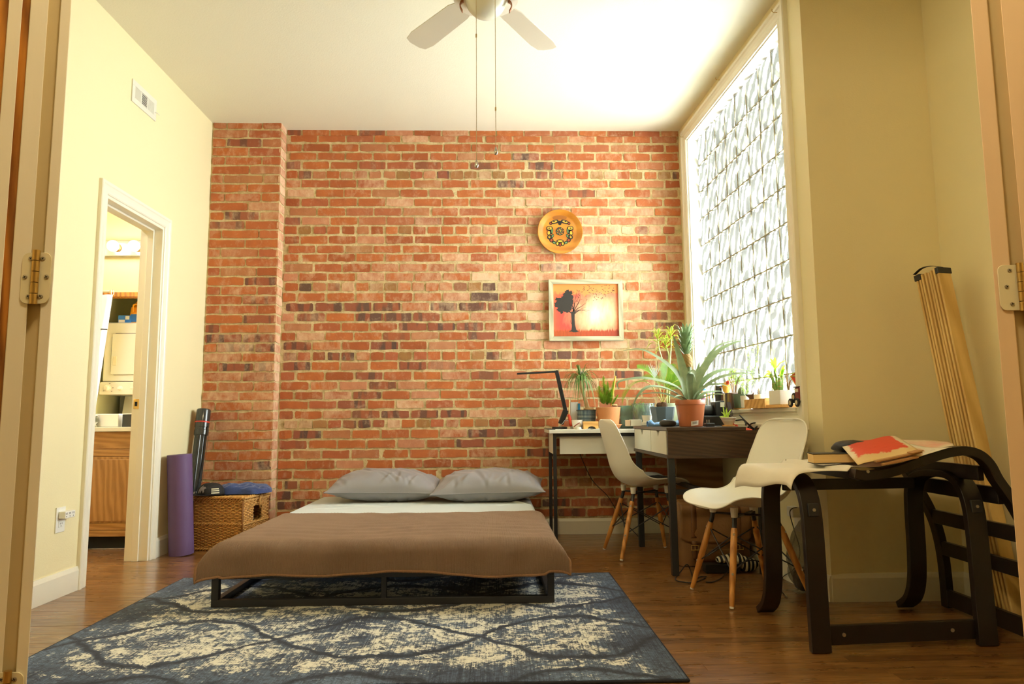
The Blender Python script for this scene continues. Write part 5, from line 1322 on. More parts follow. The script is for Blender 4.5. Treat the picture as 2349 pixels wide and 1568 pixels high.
# ---- tools and bits on the white desk
m_red = mk('red_plastic', lin(206, 62, 30), .4, .06); m_wood_l = mk_wood('pale_scrap_wood', lin(190, 138, 66), lin(224, 178, 104), .6, 'X', 2, 6)
sd = thing('screwdriver', 'screwdriver with a red and black handle stuck upright beside the desk lamp', 'screwdriver', aY(1309, 978, 4.98))
a, c = aY(1311, 977, 4.98), aY(1305, 950, 4.98); part('handle', MB().tube([a, a.lerp(c, .3), a.lerp(c, .75), c], [.012, .014, .011, .008], 10), m_red, sd, smooth=True)
part('shaft', MB().cyl(c, aY(1306, 915, 4.99), .0035, .003, 8), m_brass, sd)
pk = thing('white_packet', 'tall white box with a blue strip behind the patterned pot', 'box', aY(1316, 965, 5.08))
a = aY(1308, 922, 5.08); c = aY(1327, 974, 5.08); part('carton', MB().box(a.x, c.x, 5.07, 5.12, T1, a.z), m_paper, pk, bev=.002)
a = aY(1325, 925, 5.075); c = aY(1331, 952, 5.075); part('strip', MB().box(a.x, c.x, 5.066, 5.10, c.z, a.z), mk('teal_print', lin(24, 116, 152), .5), pk)
def bowl(name, label, cat, px0, px1, pytop, Y, zb, mat, taper=.72, wall=.005):
    a, c = aY(px0, pytop, Y), aY(px1, pytop, Y); r = (c.x - a.x) / 2; cx = (a.x + c.x) / 2; zt = a.z
    t = thing(name, label, cat, (cx, Y, zb))
    part('vessel', MB().lathe([(r * taper * .9, zb), (r * taper, zb + .004), (r * (.3 + .7 * 1) * .93 if taper < .8 else r * .97, zb + (zt - zb) * .55), (r, zt), (r - wall, zt), (r * taper * .9, zb + .01), (0, zb + .01)], 32, None, (cx, Y, 0)), mat, t, auto=.7)
    return t, cx, zt, r
m_chip = mk('white_glaze', (.80, .78, .70), .28, .02)
bowl('cup', 'small white cup behind the wood scraps on the white desk', 'cup', 1311, 1336, 963, 4.93, T1, m_chip)
# little wooden bridge and scraps
w0, w1 = aY(1338, 970, 4.86), aY(1372, 970, 4.86); zt = aY(1350, 966, 4.86).z
arc = [(w0.x, T1), (w0.x, zt), (w1.x, zt), (w1.x, T1), (w1.x - .008, T1)] + [((w0.x + w1.x) / 2 + .006 + .030 * math.cos(a_ * PI / 8), T1 + .020 * math.sin(a_ * PI / 8)) for a_ in range(0, 9)] + [(w0.x + .03, T1)]
tag(part('wooden_bridge', MB().prism(arc, lambda p, q, t: Vector((p, 4.85 + t, q)), 0, .05), m_wood_l, bev=.001), 'small arched pale wooden block at the front of the white desk', 'wooden block')
tag(part('wood_shaving', MB().tube(smoothpath([aY(1316, 979, 4.82), aY(1322, 974, 4.82), aY(1330, 969, 4.83)], 4), [.004] * 8 + [.003], 5), mk('red_brown_wood', lin(120, 56, 30), .6), smooth=True), 'curved reddish wood sliver beside the pale wooden block', 'wood scrap')
cp0 = aY(1328, 975, 4.82); tag(part('bottle_cap', MB().lathe([(.016, T1), (.017, T1 + .002), (.016, T1 + .014), (.014, T1 + .015), (0, T1 + .015)], 24, None, (cp0.x, 4.82, 0)), m_white, auto=.6), 'small white bottle cap at the front edge of the white desk', 'cap')
tag(part('paper_scrap', MB().grid(lambda u, v: Vector((w0.x + .01 + u * .20, 4.77 + v * .10, T1 + .0012 + .003 * math.sin(u * 9) ** 2)), 12, 4), m_paper, solid=.0008), 'white paper lying under the wood scraps on the white desk', 'paper')

# ---- plant helpers
m_pot_blue, nt, b = _mat('blue_lattice_glaze'); g = G(nt)
tc = g.co(); X_, Y_, Z_ = g.xyz(tc); ang = g.math('ARCTAN2', Y_, X_)
la = g.math('SINE', g.math('ADD', g.math('MULTIPLY', ang, 22.0), g.math('MULTIPLY', Z_, 320.0))); lb = g.math('SINE', g.math('SUBTRACT', g.math('MULTIPLY', ang, 22.0), g.math('MULTIPLY', Z_, 320.0)))
f = g.math('MULTIPLY', la, lb); g.l(g.ramp(f, [(.30, lin(28, 66, 88)), (.42, lin(196, 214, 206))]), b.inputs['Base Color']); b.inputs['Roughness'].default_value = .3
def pot(name, label, px0, px1, pytop, Y, zb, mat, taper=.78, rim=0.0, rimh=.0, sides=36, soil=True, group=None):
    a, c = aY(px0, pytop, Y), aY(px1, pytop, Y); r = (c.x - a.x) / 2; cx = (a.x + c.x) / 2; zt = a.z
    t = thing(name, label, 'plant', (cx, Y, zb), 0, group)
    prof = [(r * taper - .004, zb), (r * taper, zb + .003)]
    if rim: prof += [(r - rim, zt - rimh), (r - rim * .2, zt - rimh + .002), (r, zt - .003), (r - .001, zt)]
    else: prof += [(r, zt - .002), (r - .001, zt)]
    prof += [(r - .006, zt), (r - .008, zt - .02)]
    o = part('pot', MB().lathe(prof, sides, None, (cx, Y, 0)), mat, t, auto=.5 if sides > 12 else .3)
    if soil: part('soil', MB().lathe([(0, zt - .012), (r * .5, zt - .010), (r - .007, zt - .016)], 24, None, (cx, Y, 0), capb=False), m_soil, t, smooth=True)
    return t, Vector((cx, Y, zt - .012)), r
def arch(base, dirv, L, rise, droop, n=9, twist=0):
    """arching leaf centre line"""
    d = Vector((math.cos(dirv), math.sin(dirv), 0)); out = []
    for i in range(n):
        t = i / (n - 1); out.append(base + d * L * (t ** .9) * (1 - .12 * t) + Vector((0, 0, rise * math.sin(min(1, t * 1.0) * PI * .62) - droop * t * t)))
    return out
def taperw(w, n=9, base=.6, tip=.04): return [w * (base + (1 - base) * min(1, i / (n - 1) * 3)) * (1 - (max(0, i / (n - 1) - .35) / .65) ** 1.6 * (1 - tip)) for i in range(n)]
# ---- pony-tail palm in the blue pot
t, c, r = pot('ponytail_palm', 'pony-tail palm with thin drooping leaves in the blue patterned pot', 1323, 1367, 940, 5.0, T1, m_pot_blue, .92)
pr = random.Random(31)
part('rim', MB().lathe([(r - .004, c.z + .006), (r + .003, c.z + .006), (r + .003, c.z + .013), (r - .004, c.z + .013)], 36, None, (c.x, c.y, 0), capb=False), mk('dark_blue_glaze', lin(30, 52, 68), .3), t, auto=.6)
part('bark', lump(MB(), c + Vector((.016, 0, .012)), .045, .042, .016, 3, .25, 20, 10), mk('dry_bark', lin(176, 138, 88), .9, .3, 40, .8, 60), t, smooth=True)
tp = aY(1333, 878, 5.0); m_trunk = mk('pale_trunk', lin(188, 158, 112), .8, .2, 30, .5, 70)
part('trunk', MB().tube(smoothpath([c + Vector((.008, 0, 0)), c + Vector((.006, 0, .04)), Vector((tp.x + .004, 5.0, tp.z - .03)), Vector((tp.x, 5.0, tp.z + .02))], 5), [.017 - .006 * i / 15 for i in range(16)], 10), m_trunk, t, smooth=True)
m_pony = mk_leaf('ponytail_green', lin(64, 104, 48), lin(120, 150, 70), .45, .2); mb = MB()
for i in range(95):
    a_ = pr.uniform(0, 2 * PI); L = pr.uniform(.06, .19); ri = pr.uniform(.05, .13); dr_ = pr.uniform(.08, .34) if L > .09 else .02
    b0 = Vector((tp.x, 5.0, tp.z + pr.uniform(0, .03))); pts = arch(b0, a_, L, ri, dr_, 9); mb.leaf(pts, taperw(.0075, 9, .8), fold=.3)
part('foliage', mb, m_pony, t, smooth=True, kind='stuff')
mb = MB()
for i in range(12):
    a_ = pr.uniform(0, 2 * PI); b0 = Vector((tp.x + .004, 4.985, tp.z + .045)); mb.leaf(arch(b0, a_, pr.uniform(.02, .045), pr.uniform(.02, .05), 0, 5), taperw(.006, 5), fold=.3)
part('purple_tuft', mb, mk_leaf('purple_tuft_leaf', lin(128, 92, 128), lin(196, 180, 186), .5, .1), t, smooth=True, kind='stuff', label='purple tipped tuft in the crown')
# ---- foxtail fern in terracotta with a saucer
FY = 4.93
sau = aY(1359, 970, FY); sa2 = aY(1430, 970, FY); scx = (sau.x + sa2.x) / 2 + .012; sr_ = .082
sc = tag(part('saucer', MB().lathe([(sr_ * .72, T1), (sr_ * .8, T1 + .004), (sr_, T1 + .026), (sr_ + .004, T1 + .028), (sr_ + .003, T1 + .033), (sr_ - .004, T1 + .033), (sr_ * .76, T1 + .008), (0, T1 + .008)], 36, None, (scx, FY, 0)), m_terra, auto=.6), 'shallow terracotta saucer under the fern pot on the white desk', 'saucer')
t, c, r = pot('foxtail_fern', 'bright green foxtail fern in a terracotta pot on a saucer', 1367, 1423, 934, FY, T1 + .009, m_terra, .80)
m_fern = mk_leaf('fern_lime', lin(136, 176, 44), lin(190, 214, 84), .5, .35); mb = MB(); fr_ = random.Random(8)
def plume(p0, p1, w, n=1000):
    for i in range(n):
        s_ = fr_.random() ** .9; p = p0.lerp(p1, .10 + .9 * s_); rad = 2.1 * w * fr_.uniform(.5, 1) * (math.sin(PI * min(1, (s_ * .85 + .15))) ** .7) + .004
        a_ = fr_.uniform(0, 2 * PI); d = Vector((math.cos(a_), math.sin(a_), fr_.uniform(-.1, .6))).normalized() * rad
        q = d.cross(Vector((0, 0, 1))).normalized() * .0014; mb.add([p - q, p + q, p + d], [(0, 1, 2)])
F = lambda x, y, dy=0: aY(x, y, FY + dy)
for (x0, y0, x1, y1, w, dy) in ((1382, 928, 1374, 885, .030, .0), (1388, 928, 1384, 862, .022, .01), (1392, 928, 1388, 880, .024, -.02), (1396, 928, 1394, 874, .014, .03), (1400, 928, 1408, 873, .015, .0), (1398, 928, 1404, 890, .018, -.02), (1386, 928, 1378, 900, .026, -.03), (1402, 930, 1418, 905, .010, .0), (1392, 930, 1398, 900, .02, .02)):
    plume(F(x0, y0, 0) + Vector((0, 0, -.005)), F(x1, y1, dy), w)
part('fronds', mb, m_fern, t, kind='stuff')
part('twig', lump(MB(), F(1410, 929, -.03), .02, .015, .008, 5, .3, 16, 8), m_trunk, t, smooth=True)
tag(part('yellow_stake', MB().cyl(F(1402, 930, .0), F(1412, 862, .02), .0055, .0055, 8), m_yel, auto=.7), 'yellow plastic stake standing in the foxtail fern pot', 'plant stake')
# ---- glass jars
m_jarg = mk('green_tinted_glass', (.50, .72, .62), .08, .03, 5, 0, 60, 0, .5, 0, 0, None, (1, 1, 1), .8)
a, c = aY(1420, 930, 5.06), aY(1452, 969, 5.06)
jr = thing('green_glass_jar', 'square green glass vase between the terracotta pot and the round jar', 'jar', ((a.x + c.x) / 2, 5.06, T1))
mb = MB(); x0, x1, y0, y1, w = a.x, c.x, 5.01, 5.11, .006
mb.box(x0, x1, y0, y0 + w, T1, a.z).box(x0, x1, y1 - w, y1, T1, a.z).box(x0, x0 + w, y0 + w, y1 - w, T1, a.z).box(x1 - w, x1, y0 + w, y1 - w, T1, a.z).box(x0, x1, y0, y1, T1, T1 + .008); part('glass', mb, m_jarg, jr, bev=.002)
part('soil', MB().box(x0 + w + .001, x1 - w - .001, y0 + w + .001, y1 - w - .001, T1 + .009, T1 + .03), m_soil, jr)
m_jarb = mk('blue_tinted_glass', (.62, .78, .80), .06, .03, 5, 0, 60, 0, .5, 0, 0, None, (1, 1, 1), .85)
JY = 4.95; a, c = aY(1449, 925, JY), aY(1502, 925, JY); jx = (a.x + c.x) / 2; jrr = (c.x - a.x) / 2
gj2 = thing('terrarium_jar', 'round clear glass jar planted with small ferns on the white desk', 'jar', (jx, JY, T1))
part('glass', MB().lathe([(jrr * .9, T1), (jrr * .96, T1 + .006), (jrr * .96, a.z - .02), (jrr * .94, a.z - .008), (jrr, a.z - .004), (jrr, a.z), (jrr * .9, a.z), (jrr * .9, a.z - .02), (jrr * .9, T1 + .008), (0, T1 + .008)], 36, None, (jx, JY, 0)), m_jarb, gj2, auto=.6)
part('soil', MB().lathe([(0, T1 + .009), (jrr * .86, T1 + .009), (jrr * .86, T1 + .04), (0, T1 + .045)], 24, None, (jx, JY, 0)), m_soil, gj2)
m_lime = mk_leaf('young_leaf_green', lin(96, 140, 40), lin(158, 188, 76), .4, .4); mb = MB()
for i in range(60):
    b0 = Vector((jx + fr_.uniform(-.06, .06), JY + fr_.uniform(-.05, .05), T1 + .045)); a_ = fr_.uniform(0, 2 * PI); mb.leaf(arch(b0, a_, fr_.uniform(.015, .06), fr_.uniform(.06, .16), fr_.uniform(0, .04), 6), taperw(.011, 6, .2), fold=.3)
part('foliage', mb, m_lime, gj2, smooth=True, kind='stuff')
# ---- cycad in the slate pot (dark desk, far end)
m_slate = mk('slate_blue_pot', lin(86, 102, 110), .42, .05, 8)
CYY = 4.42
t, c, r = pot('sago_cycad', 'sago cycad with feathery fronds in a faceted slate pot', 1491, 1549, 933, CYY, T2, m_slate, .74, sides=8)
part('caudex', lump(MB(), c + Vector((0, 0, .012)), .036, .034, .030, 6, .3, 20, 12), mk('cycad_bark', lin(74, 50, 26), .95, .5, 60, 1.0, 50), t, smooth=True)
m_cyc = mk_leaf('cycad_green', lin(62, 104, 26), lin(132, 170, 40), .38, .35); m_rach = mk('frond_stem', lin(176, 166, 70), .5)
def frond(nm, pts, w, n=34, mat=m_cyc, up_=Vector((0, 0, 1)), lw=.0034, sweep=.55):
    pts = smoothpath(pts, 8); L = len(pts); mb = MB(); n = int(n * 1.6); w *= 1.12
    for i in range(n):
        s_ = .30 + .70 * i / n; k = s_ * (L - 1); j = min(int(k), L - 2); p = pts[j].lerp(pts[j + 1], k - j); tg = (pts[min(j + 1, L - 1)] - pts[max(j - 1, 0)]).normalized()
        side = tg.cross(up_).normalized(); ln = w * math.sin(PI * (.12 + .80 * (i / n))) ** .7
        for sg in (-1, 1):
            d = (side * sg + tg * sweep + up_ * .32).normalized(); e = tg * lw * .5
            mb.add([p - e, p + e, p + d * ln * .6 + e * .7, p + d * ln, p + d * ln * .6 - e * .7], [(0, 1, 2, 3, 4)])
    o = part('frond', mb, mat, t, kind='stuff'); part('frond_stem', MB().tube(pts, [.0028 - .0016 * i / L for i in range(L)], 5), m_rach, o, smooth=True)
Cc = lambda x, y, dy=0: aY(x, y, CYY + dy)
frond('frond', [c + Vector((0, 0, .03)), Cc(1505, 870, .03), Cc(1484, 850, .06), Cc(1462, 843, .08)], .060, 36, up_=Vector((.2, -.5, .8)))
frond('frond', [c + Vector((0, 0, .03)), Cc(1490, 880, -.05), Cc(1458, 878, -.08), Cc(1434, 905, -.10), Cc(1426, 935, -.1)], .042, 38)
frond('frond', [c + Vector((0, 0, .03)), Cc(1524, 880, .03), Cc(1530, 856, .05), Cc(1532, 838, .06)], .075, 30, up_=Vector((0, -1, .25)), lw=.004)
frond('frond', [c + Vector((0, 0, .03)), Cc(1530, 890, -.02), Cc(1548, 875, -.03), Cc(1566, 868, -.02)], .06, 30, up_=Vector((0, -1, .4)), lw=.004)
frond('frond', [c + Vector((0, 0, .03)), Cc(1540, 895, .04), Cc(1560, 893, .05), Cc(1578, 905, .06)], .045, 30)
frond('frond', [c + Vector((0, 0, .03)), Cc(1512, 880, .10), Cc(1500, 868, .12), Cc(1478, 868, .14)], .055, 30, up_=Vector((0, -.6, .8)))
m_whit = mk_leaf('new_frond_silver', lin(176, 196, 190), lin(222, 228, 214), .5, .2)
mb = MB()
for k, (x, y) in enumerate(((1486, 836), (1491, 832), (1497, 836), (1502, 838), (1509, 838), (1515, 842), (1490, 846), (1506, 846))):
    mb.leaf([Cc(1503, 865, .02), Cc((x + 1503) / 2, (y + 865) / 2, .02), Cc(x, y, .02)], [.003, .006, .001], up=(0, -1, .2), fold=.2)
part('new_growth', mb, m_whit, t, smooth=True, kind='stuff', label='silvery new leaflets')
# ---- variegated dracaena behind, at the corner
DYY = 5.02
m_drac, nt, b = _mat('variegated_leaf'); g = G(nt); uvx = g.n('ShaderNodeAttribute', attribute_name='tint').outputs['Vector']; e = g.xyz(uvx)[0]
g.l(g.mix(e, lin(96, 142, 40), lin(222, 220, 92)), b.inputs['Base Color']); b.inputs['Roughness'].default_value = .4
tl = g.n('ShaderNodeBsdfTranslucent'); tl.inputs[0].default_value = lin(200, 210, 80); mx = g.n('ShaderNodeMixShader'); mx.inputs[0].default_value = .35; g.l(b.outputs[0], mx.inputs[1]); g.l(tl.outputs[0], mx.inputs[2]); g.l(mx.outputs[0], nt.nodes['Material Output'].inputs[0])
t, c, r = pot('dracaena', 'tall variegated dracaena with yellow edged leaves behind the cycad', 1512, 1556, 925, DYY, T1, mk('sage_pot', lin(150, 160, 130), .5), .8)
Dd = lambda x, y, dy=0: aY(x, y, DYY + dy); dr2 = random.Random(12); m_cane = mk('green_cane', lin(186, 196, 130), .5, .1, 20)
for si, (pts, top) in enumerate((([(1530, 925), (1528, 850), (1518, 820), (1512, 800), (1509, 775)], (1509, 775)), ([(1535, 925), (1536, 850), (1538, 815), (1540, 780), (1539, 770)], (1539, 770)), ([(1533, 925), (1534, 850), (1534, 815), (1530, 800), (1527, 790)], (1527, 790)))):
    P_ = smoothpath([Dd(x, y, .01 * si) for x, y in pts], 5); cane = part('cane', MB().tube(P_, .0048, 7), m_cane, t, smooth=True)
    mb = MB()
    for i in range(15):
        s_ = i / 15; a_ = i * 2.4; b0 = P_[-1] + Vector((0, 0, .02 - .07 * s_)); L = .085 + .05 * s_; pts2 = arch(b0, a_, L * (.55 + .45 * s_), .07 * (1 - .6 * s_), .045 * s_ + .01, 7); w = taperw(.021, 7, .35)
        up_ = Vector((0, 0, 1)); k = len(pts2); cols = []
        for q_ in range(k - 1):
            tg = (pts2[q_ + 1] - pts2[q_]).normalized(); tg2 = (pts2[min(q_ + 2, k - 1)] - pts2[q_ + 1]).normalized() if q_ + 2 < k else tg
            s1 = tg.cross(up_); s1 = s1.normalized() if s1.length > 1e-3 else Vector((1, 0, 0)); s2 = tg2.cross(up_); s2 = s2.normalized() if s2.length > 1e-3 else s1
            for (f0, f1, cv) in ((-1, -.5, 1), (-.5, .5, 0), (.5, 1, 1)):
                mb.t = (cv, 0, 0); z_ = lambda f_, w_: Vector((0, 0, abs(f_) * w_ * .15))
                mb.add([pts2[q_] + s1 * f0 * w[q_] / 2 + z_(f0, w[q_]), pts2[q_] + s1 * f1 * w[q_] / 2 + z_(f1, w[q_]), pts2[q_ + 1] + s2 * f1 * w[q_ + 1] / 2 + z_(f1, w[q_ + 1]), pts2[q_ + 1] + s2 * f0 * w[q_ + 1] / 2 + z_(f0, w[q_ + 1])], [(0, 1, 2, 3)])
    part('leaf_rosette', mb, m_drac, t, kind='stuff')
# ---- pineapple plant in the big plastic pot
PY = 3.96
m_ptc = mk('terracotta_plastic', lin(176, 104, 68), .28, .03, 6)
t, c, r = pot('pineapple_plant', 'large pineapple plant with long grey-green leaves and fruit in a terracotta coloured pot', 1549, 1617, 917, PY, T2, m_ptc, .76, .004, .030)
lb0, lb1 = aY(1577, 966, PY), aY(1599, 980, PY); cx = (aY(1549, 917, PY).x + aY(1617, 917, PY).x) / 2
lz = aY(1588, 970, PY).z
def onpot(a_, z_, off): 
    zt_ = c.z + .012; rr = r * .76 + (r - .004 - r * .76) * (z_ - T2) / (zt_ - .030 - T2) + off; return Vector((cx + rr * math.cos(a_), PY + rr * math.sin(a_), z_))
mb = MB().grid(lambda u, v: onpot(-PI / 2 - .26 + u * .62 + 0.0, lz - .013 + v * .026 + (u - .5) * .006, .0008), 8, 2); lab = part('price_label', mb, m_paper, t, label='white barcode sticker')
mb = MB(); q = random.Random(2); u = .2
while u < .8:
    w_ = q.uniform(.012, .035); mb.grid(lambda a_, v, u=u, w_=w_: onpot(-PI / 2 - .26 + (u + a_ * w_) * .62, lz - .004 + v * .013 + (u - .5) * .006, .0013), 1, 1); u += w_ + q.uniform(.015, .04)
part('barcode', mb, m_dark, lab, kind='stuff')
m_pine = mk_leaf('pineapple_grey_green', lin(90, 112, 74), lin(146, 162, 120), .38, .10)
Pp = lambda x, y, dy=0: aY(x, y, PY + dy)
B = lambda dx=0, dy=0: Vector((cx + dx, PY + dy, c.z + .008))
LV = [  # (points px, depth offsets, width m)
    ([(1575, 915), (1566, 880), (1545, 850), (1510, 822), (1470, 802), (1430, 804)], (0, .02, .04, .06, .08, .10), .046),
    ([(1572, 915), (1556, 892), (1520, 877), (1470, 868), (1420, 876), (1418, 892)], (0, -.02, -.05, -.08, -.11, -.12), .040),
    ([(1570, 916), (1550, 902), (1520, 890), (1488, 888), (1465, 905), (1449, 936)], (0, -.05, -.10, -.14, -.17, -.18), .034),
    ([(1568, 918), (1545, 910), (1515, 902), (1480, 903), (1450, 908)], (0, .03, .05, .07, .08), .022),
    ([(1582, 915), (1572, 870), (1562, 830), (1552, 795), (1544, 768)], (0, .03, .05, .06, .06), .048),
    ([(1590, 915), (1598, 880), (1620, 840), (1650, 805), (1690, 785), (1716, 783)], (0, .02, .04, .06, .08, .09), .046),
    ([(1594, 915), (1602, 860), (1622, 825), (1645, 795), (1680, 782), (1722, 773)], (.02, .06, .10, .13, .16, .18), .022),
    ([(1592, 916), (1610, 880), (1640, 856), (1680, 848), (1720, 852), (1750, 862)], (.02, .04, .06, .08, .10, .11), .036),
    ([(1594, 917), (1615, 890), (1650, 868), (1690, 858), (1725, 858), (1760, 864)], (0, -.03, -.06, -.08, -.09, -.10), .034),
    ([(1590, 918), (1604, 896), (1628, 884), (1655, 882), (1680, 890)], (-.02, -.07, -.11, -.14, -.16), .032),
    ([(1596, 918), (1616, 903), (1640, 898), (1658, 897)], (.03, .05, .07, .08), .026),
    ([(1596, 919), (1620, 910), (1645, 904), (1662, 905)], (-.02, -.05, -.08, -.09), .022),
    ([(1583, 917), (1580, 880), (1584, 853), (1594, 858), (1598, 876)], (-.03, -.10, -.16, -.21, -.23), .042),
    ([(1586, 916), (1592, 880), (1600, 852), (1604, 830)], (.04, .08, .10, .12), .036),
    ([(1576, 918), (1560, 908), (1545, 912)], (-.04, -.09, -.12), .022),
]
for k, (pts, dys, w) in enumerate(LV):
    P_ = smoothpath([Pp(x, y, d) for (x, y), d in zip(pts, dys)], 6); n = len(P_)
    ws = [w * (.72 + .28 * min(1, i / n * 3)) * (1 - (max(0, i / (n - 1) - .25) / .75) ** 1.4 * .94) for i in range(n)]
    hor = (P_[-1] - P_[0]); hor.z = 0
    up_ = Vector((0, -.5, .9)) if k != 12 else Vector((0, -1, .5))
    if k in (4, 13): up_ = Vector((-.3, -1, .2))
    part('leaf', MB().leaf(P_, [w_ * 1.08 for w_ in ws], up=up_, fold=.42), m_pine, t, smooth=True)
# fruit and crown
fb_, ft_ = Pp(1581, 905, .13), Pp(1580, 808, .13); m_fruit = mk('pineapple_skin', lin(150, 120, 66), .7, .5, 50, 1, 50)
part('stalk', MB().cyl(fb_ - Vector((0, 0, .01)), Pp(1581, 840, .13), .012, .012, 10), m_pine, t)
mb = MB(); f0, f1 = Pp(1578, 842, .13), Pp(1575, 812, .13); mb.grid(lambda u, v: f0.lerp(f1, v) + Vector((math.cos(u * 2 * PI), math.sin(u * 2 * PI), 0)) * (.030 * math.sin(PI * (.15 + .75 * v)) ** .5 * (1 + .10 * math.sin(u * 2 * PI * 8 + v * 25))), 32, 14); part('fruit', mb, m_fruit, t, smooth=True)
crown = thing; cb_ = Pp(1574, 815, .13); ax_t = Pp(1574, 772, .13)
m_crown = mk_leaf('crown_grey_green', lin(84, 116, 70), lin(138, 162, 116), .42, .12); q = random.Random(4)
for k in range(46):
    s_ = k / 46; a_ = k * 2.39996; p = cb_.lerp(ax_t, s_ * .85); out_ = Vector((math.cos(a_), math.sin(a_), 0)); L = .052 + .066 * s_; op = 1.05 - .55 * s_
    pts = [p + out_ * .006, p + out_ * (.006 + L * .35 * op) + Vector((0, 0, L * .35)), p + out_ * (.006 + L * .62 * op) + Vector((0, 0, L * .75)), p + out_ * (.006 + L * .9 * op + .006) + Vector((0, 0, L * (1.05 - .25 * op)))]
    P_ = smoothpath(pts, 3); n = len(P_); part('crown_leaf', MB().leaf(P_, [.027 * (1 - .15 * s_) * (1 - (i / (n - 1)) ** 1.8 * .95) for i in range(n)], up=out_ * 1.0 + Vector((0, 0, .3)), fold=-.3), m_crown, t, smooth=True)

# ---- things on the dark desk
TAP = 4.55
def boxt(name, label, cat, px0, px1, py0, Y, depth, zb, mat, bev=.003):
    a, c = aY(px0, py0, Y), aY(px1, py0, Y); return tag(part(name, MB().box(a.x, c.x, Y, Y + depth, zb, a.z), mat, bev=bev), label, cat)
m_wax = mk('translucent_cream_plastic', (.76, .72, .58), .45, .03)
boxt('white_carton', 'long cream carton at the far end of the dark desk', 'box', 1447, 1472, 962, 4.50, .06, T2, m_wax)
boxt('small_carton', 'small pinkish carton standing at the desk corner by the cream carton', 'box', 1437, 1446, 963, 4.50, .05, T2, mk('pinkish_card', lin(226, 196, 160), .7), .002)
tp_ = aY(1484, 952, 4.58); tag(part('tape_roll', MB().lathe([(.030, T2), (.034, T2 + .004), (.034, T2 + .022), (.030, T2 + .026), (.026, T2 + .030), (.031, T2 + .052), (.034, tp_.z), (.020, tp_.z), (.018, T2 + .03)], 28, None, (tp_.x, 4.58, 0)), m_wax, auto=.6), 'translucent white plastic jar beside the cream carton', 'jar')
m_bcl = mk('light_blue_microfibre', lin(126, 172, 224), .9, .12, 40, .5, 120, sheen=.3); ca_, cb3 = aY(1486, 976, 4.12), aY(1556, 976, 4.12)
def clo(u, v):
    a_ = v * 2 * PI; x = ca_.x + (cb3.x - ca_.x) * u; w = .035 * (.55 + .45 * abs(u - .25) * 1.6); zz = .015 * (1 + .25 * math.sin(u * 13)) * (1.1 - .4 * math.exp(-((u - .22) / .08) ** 2))
    return Vector((x, 4.13 + w * math.cos(a_) * (1 + .15 * math.sin(u * 21)), T2 + .0005 + max(0, zz * (1 + math.sin(a_) * (1 + .18 * math.sin(a_ * 3 + u * 9))))))
tag(part('blue_cloth', MB().grid(clo, 36, 20), m_bcl, smooth=True), 'light blue cloth bundled behind the oval black case', 'cloth')
oc = aY(1532, 972, 4.0)
tag(part('oval_case', MB().grid(lambda u, v: Vector((oc.x, 4.0, T2 + .020)) + Vector((.0485 * math.copysign(abs(math.cos(u * 2 * PI)) ** .8, math.cos(u * 2 * PI)) * math.cos((v - .5) * PI) ** .5, .035 * math.sin(u * 2 * PI) * math.cos((v - .5) * PI) ** .5, .0195 * math.sin((v - .5) * PI))), 40, 18), mk('matt_black_case', (.03, .028, .025), .5, .2, 20, .1, 90), smooth=True), 'oval black zip case beside the pineapple pot', 'case')
ad2 = thing('charger_plug', 'black charger plug with upturned prongs on the dark desk', 'charger', aY(1629, 975, 3.93))
a, c = aY(1617, 970, 3.93), aY(1638, 979, 3.93); part('body', MB().box(a.x, c.x, 3.91, 3.96, T2, a.z), m_black, ad2, bev=.004)
for px_ in (1622, 1627): p = aY(px_, 969, 3.93); part('prong', MB().box(p.x - .002, p.x + .002, 3.93, 3.936, p.z, p.z + .016), m_steel, ad2)
part('cable', MB().tube(smoothpath([Vector((c.x, 3.93, T2 + .006)), Vector((c.x + .02, 3.93, T2 + .004)), Vector((c.x + .05, 3.94, T2 + .004))], 4), .003, 6), m_black, ad2)
# small white pot on a wooden coaster
QY = 3.94; a = aY(1671, 978, QY); cst = tag(part('coaster', MB().lathe([(.034, T2), (.036, T2 + .002), (.036, T2 + .007), (.034, T2 + .008), (0, T2 + .008)], 32, None, (a.x, QY, 0)), m_wood_l, auto=.6), 'round wooden coaster under the small white pot', 'coaster')
t, c, r = pot('succulent', 'small grassy succulent in a white bowl pot on a wooden coaster', 1653, 1688, 957, QY, T2 + .0088, m_chip, .56)
m_suc = mk_leaf('succulent_lime', lin(150, 186, 40), lin(200, 222, 80), .4, .3); q = random.Random(15)
for k, (x, y) in enumerate(((1658, 930), (1664, 938), (1654, 944), (1656, 954), (1678, 938), (1672, 946), (1668, 934), (1660, 948), (1650, 956), (1676, 948))):
    p1 = aY(x, y, QY + q.uniform(-.03, .03)); b0 = c + Vector((q.uniform(-.01, .006) - .008, q.uniform(-.01, .01), 0)); mid = b0.lerp(p1, .5) + Vector((0, 0, .008)); P_ = smoothpath([b0, mid, p1], 4)
    part('leaf', MB().leaf(P_, [.0085 * (1 - (i / 8) ** 2 * .93) for i in range(9)], up=(0, -1, .4), fold=.3), m_suc, t, smooth=True)
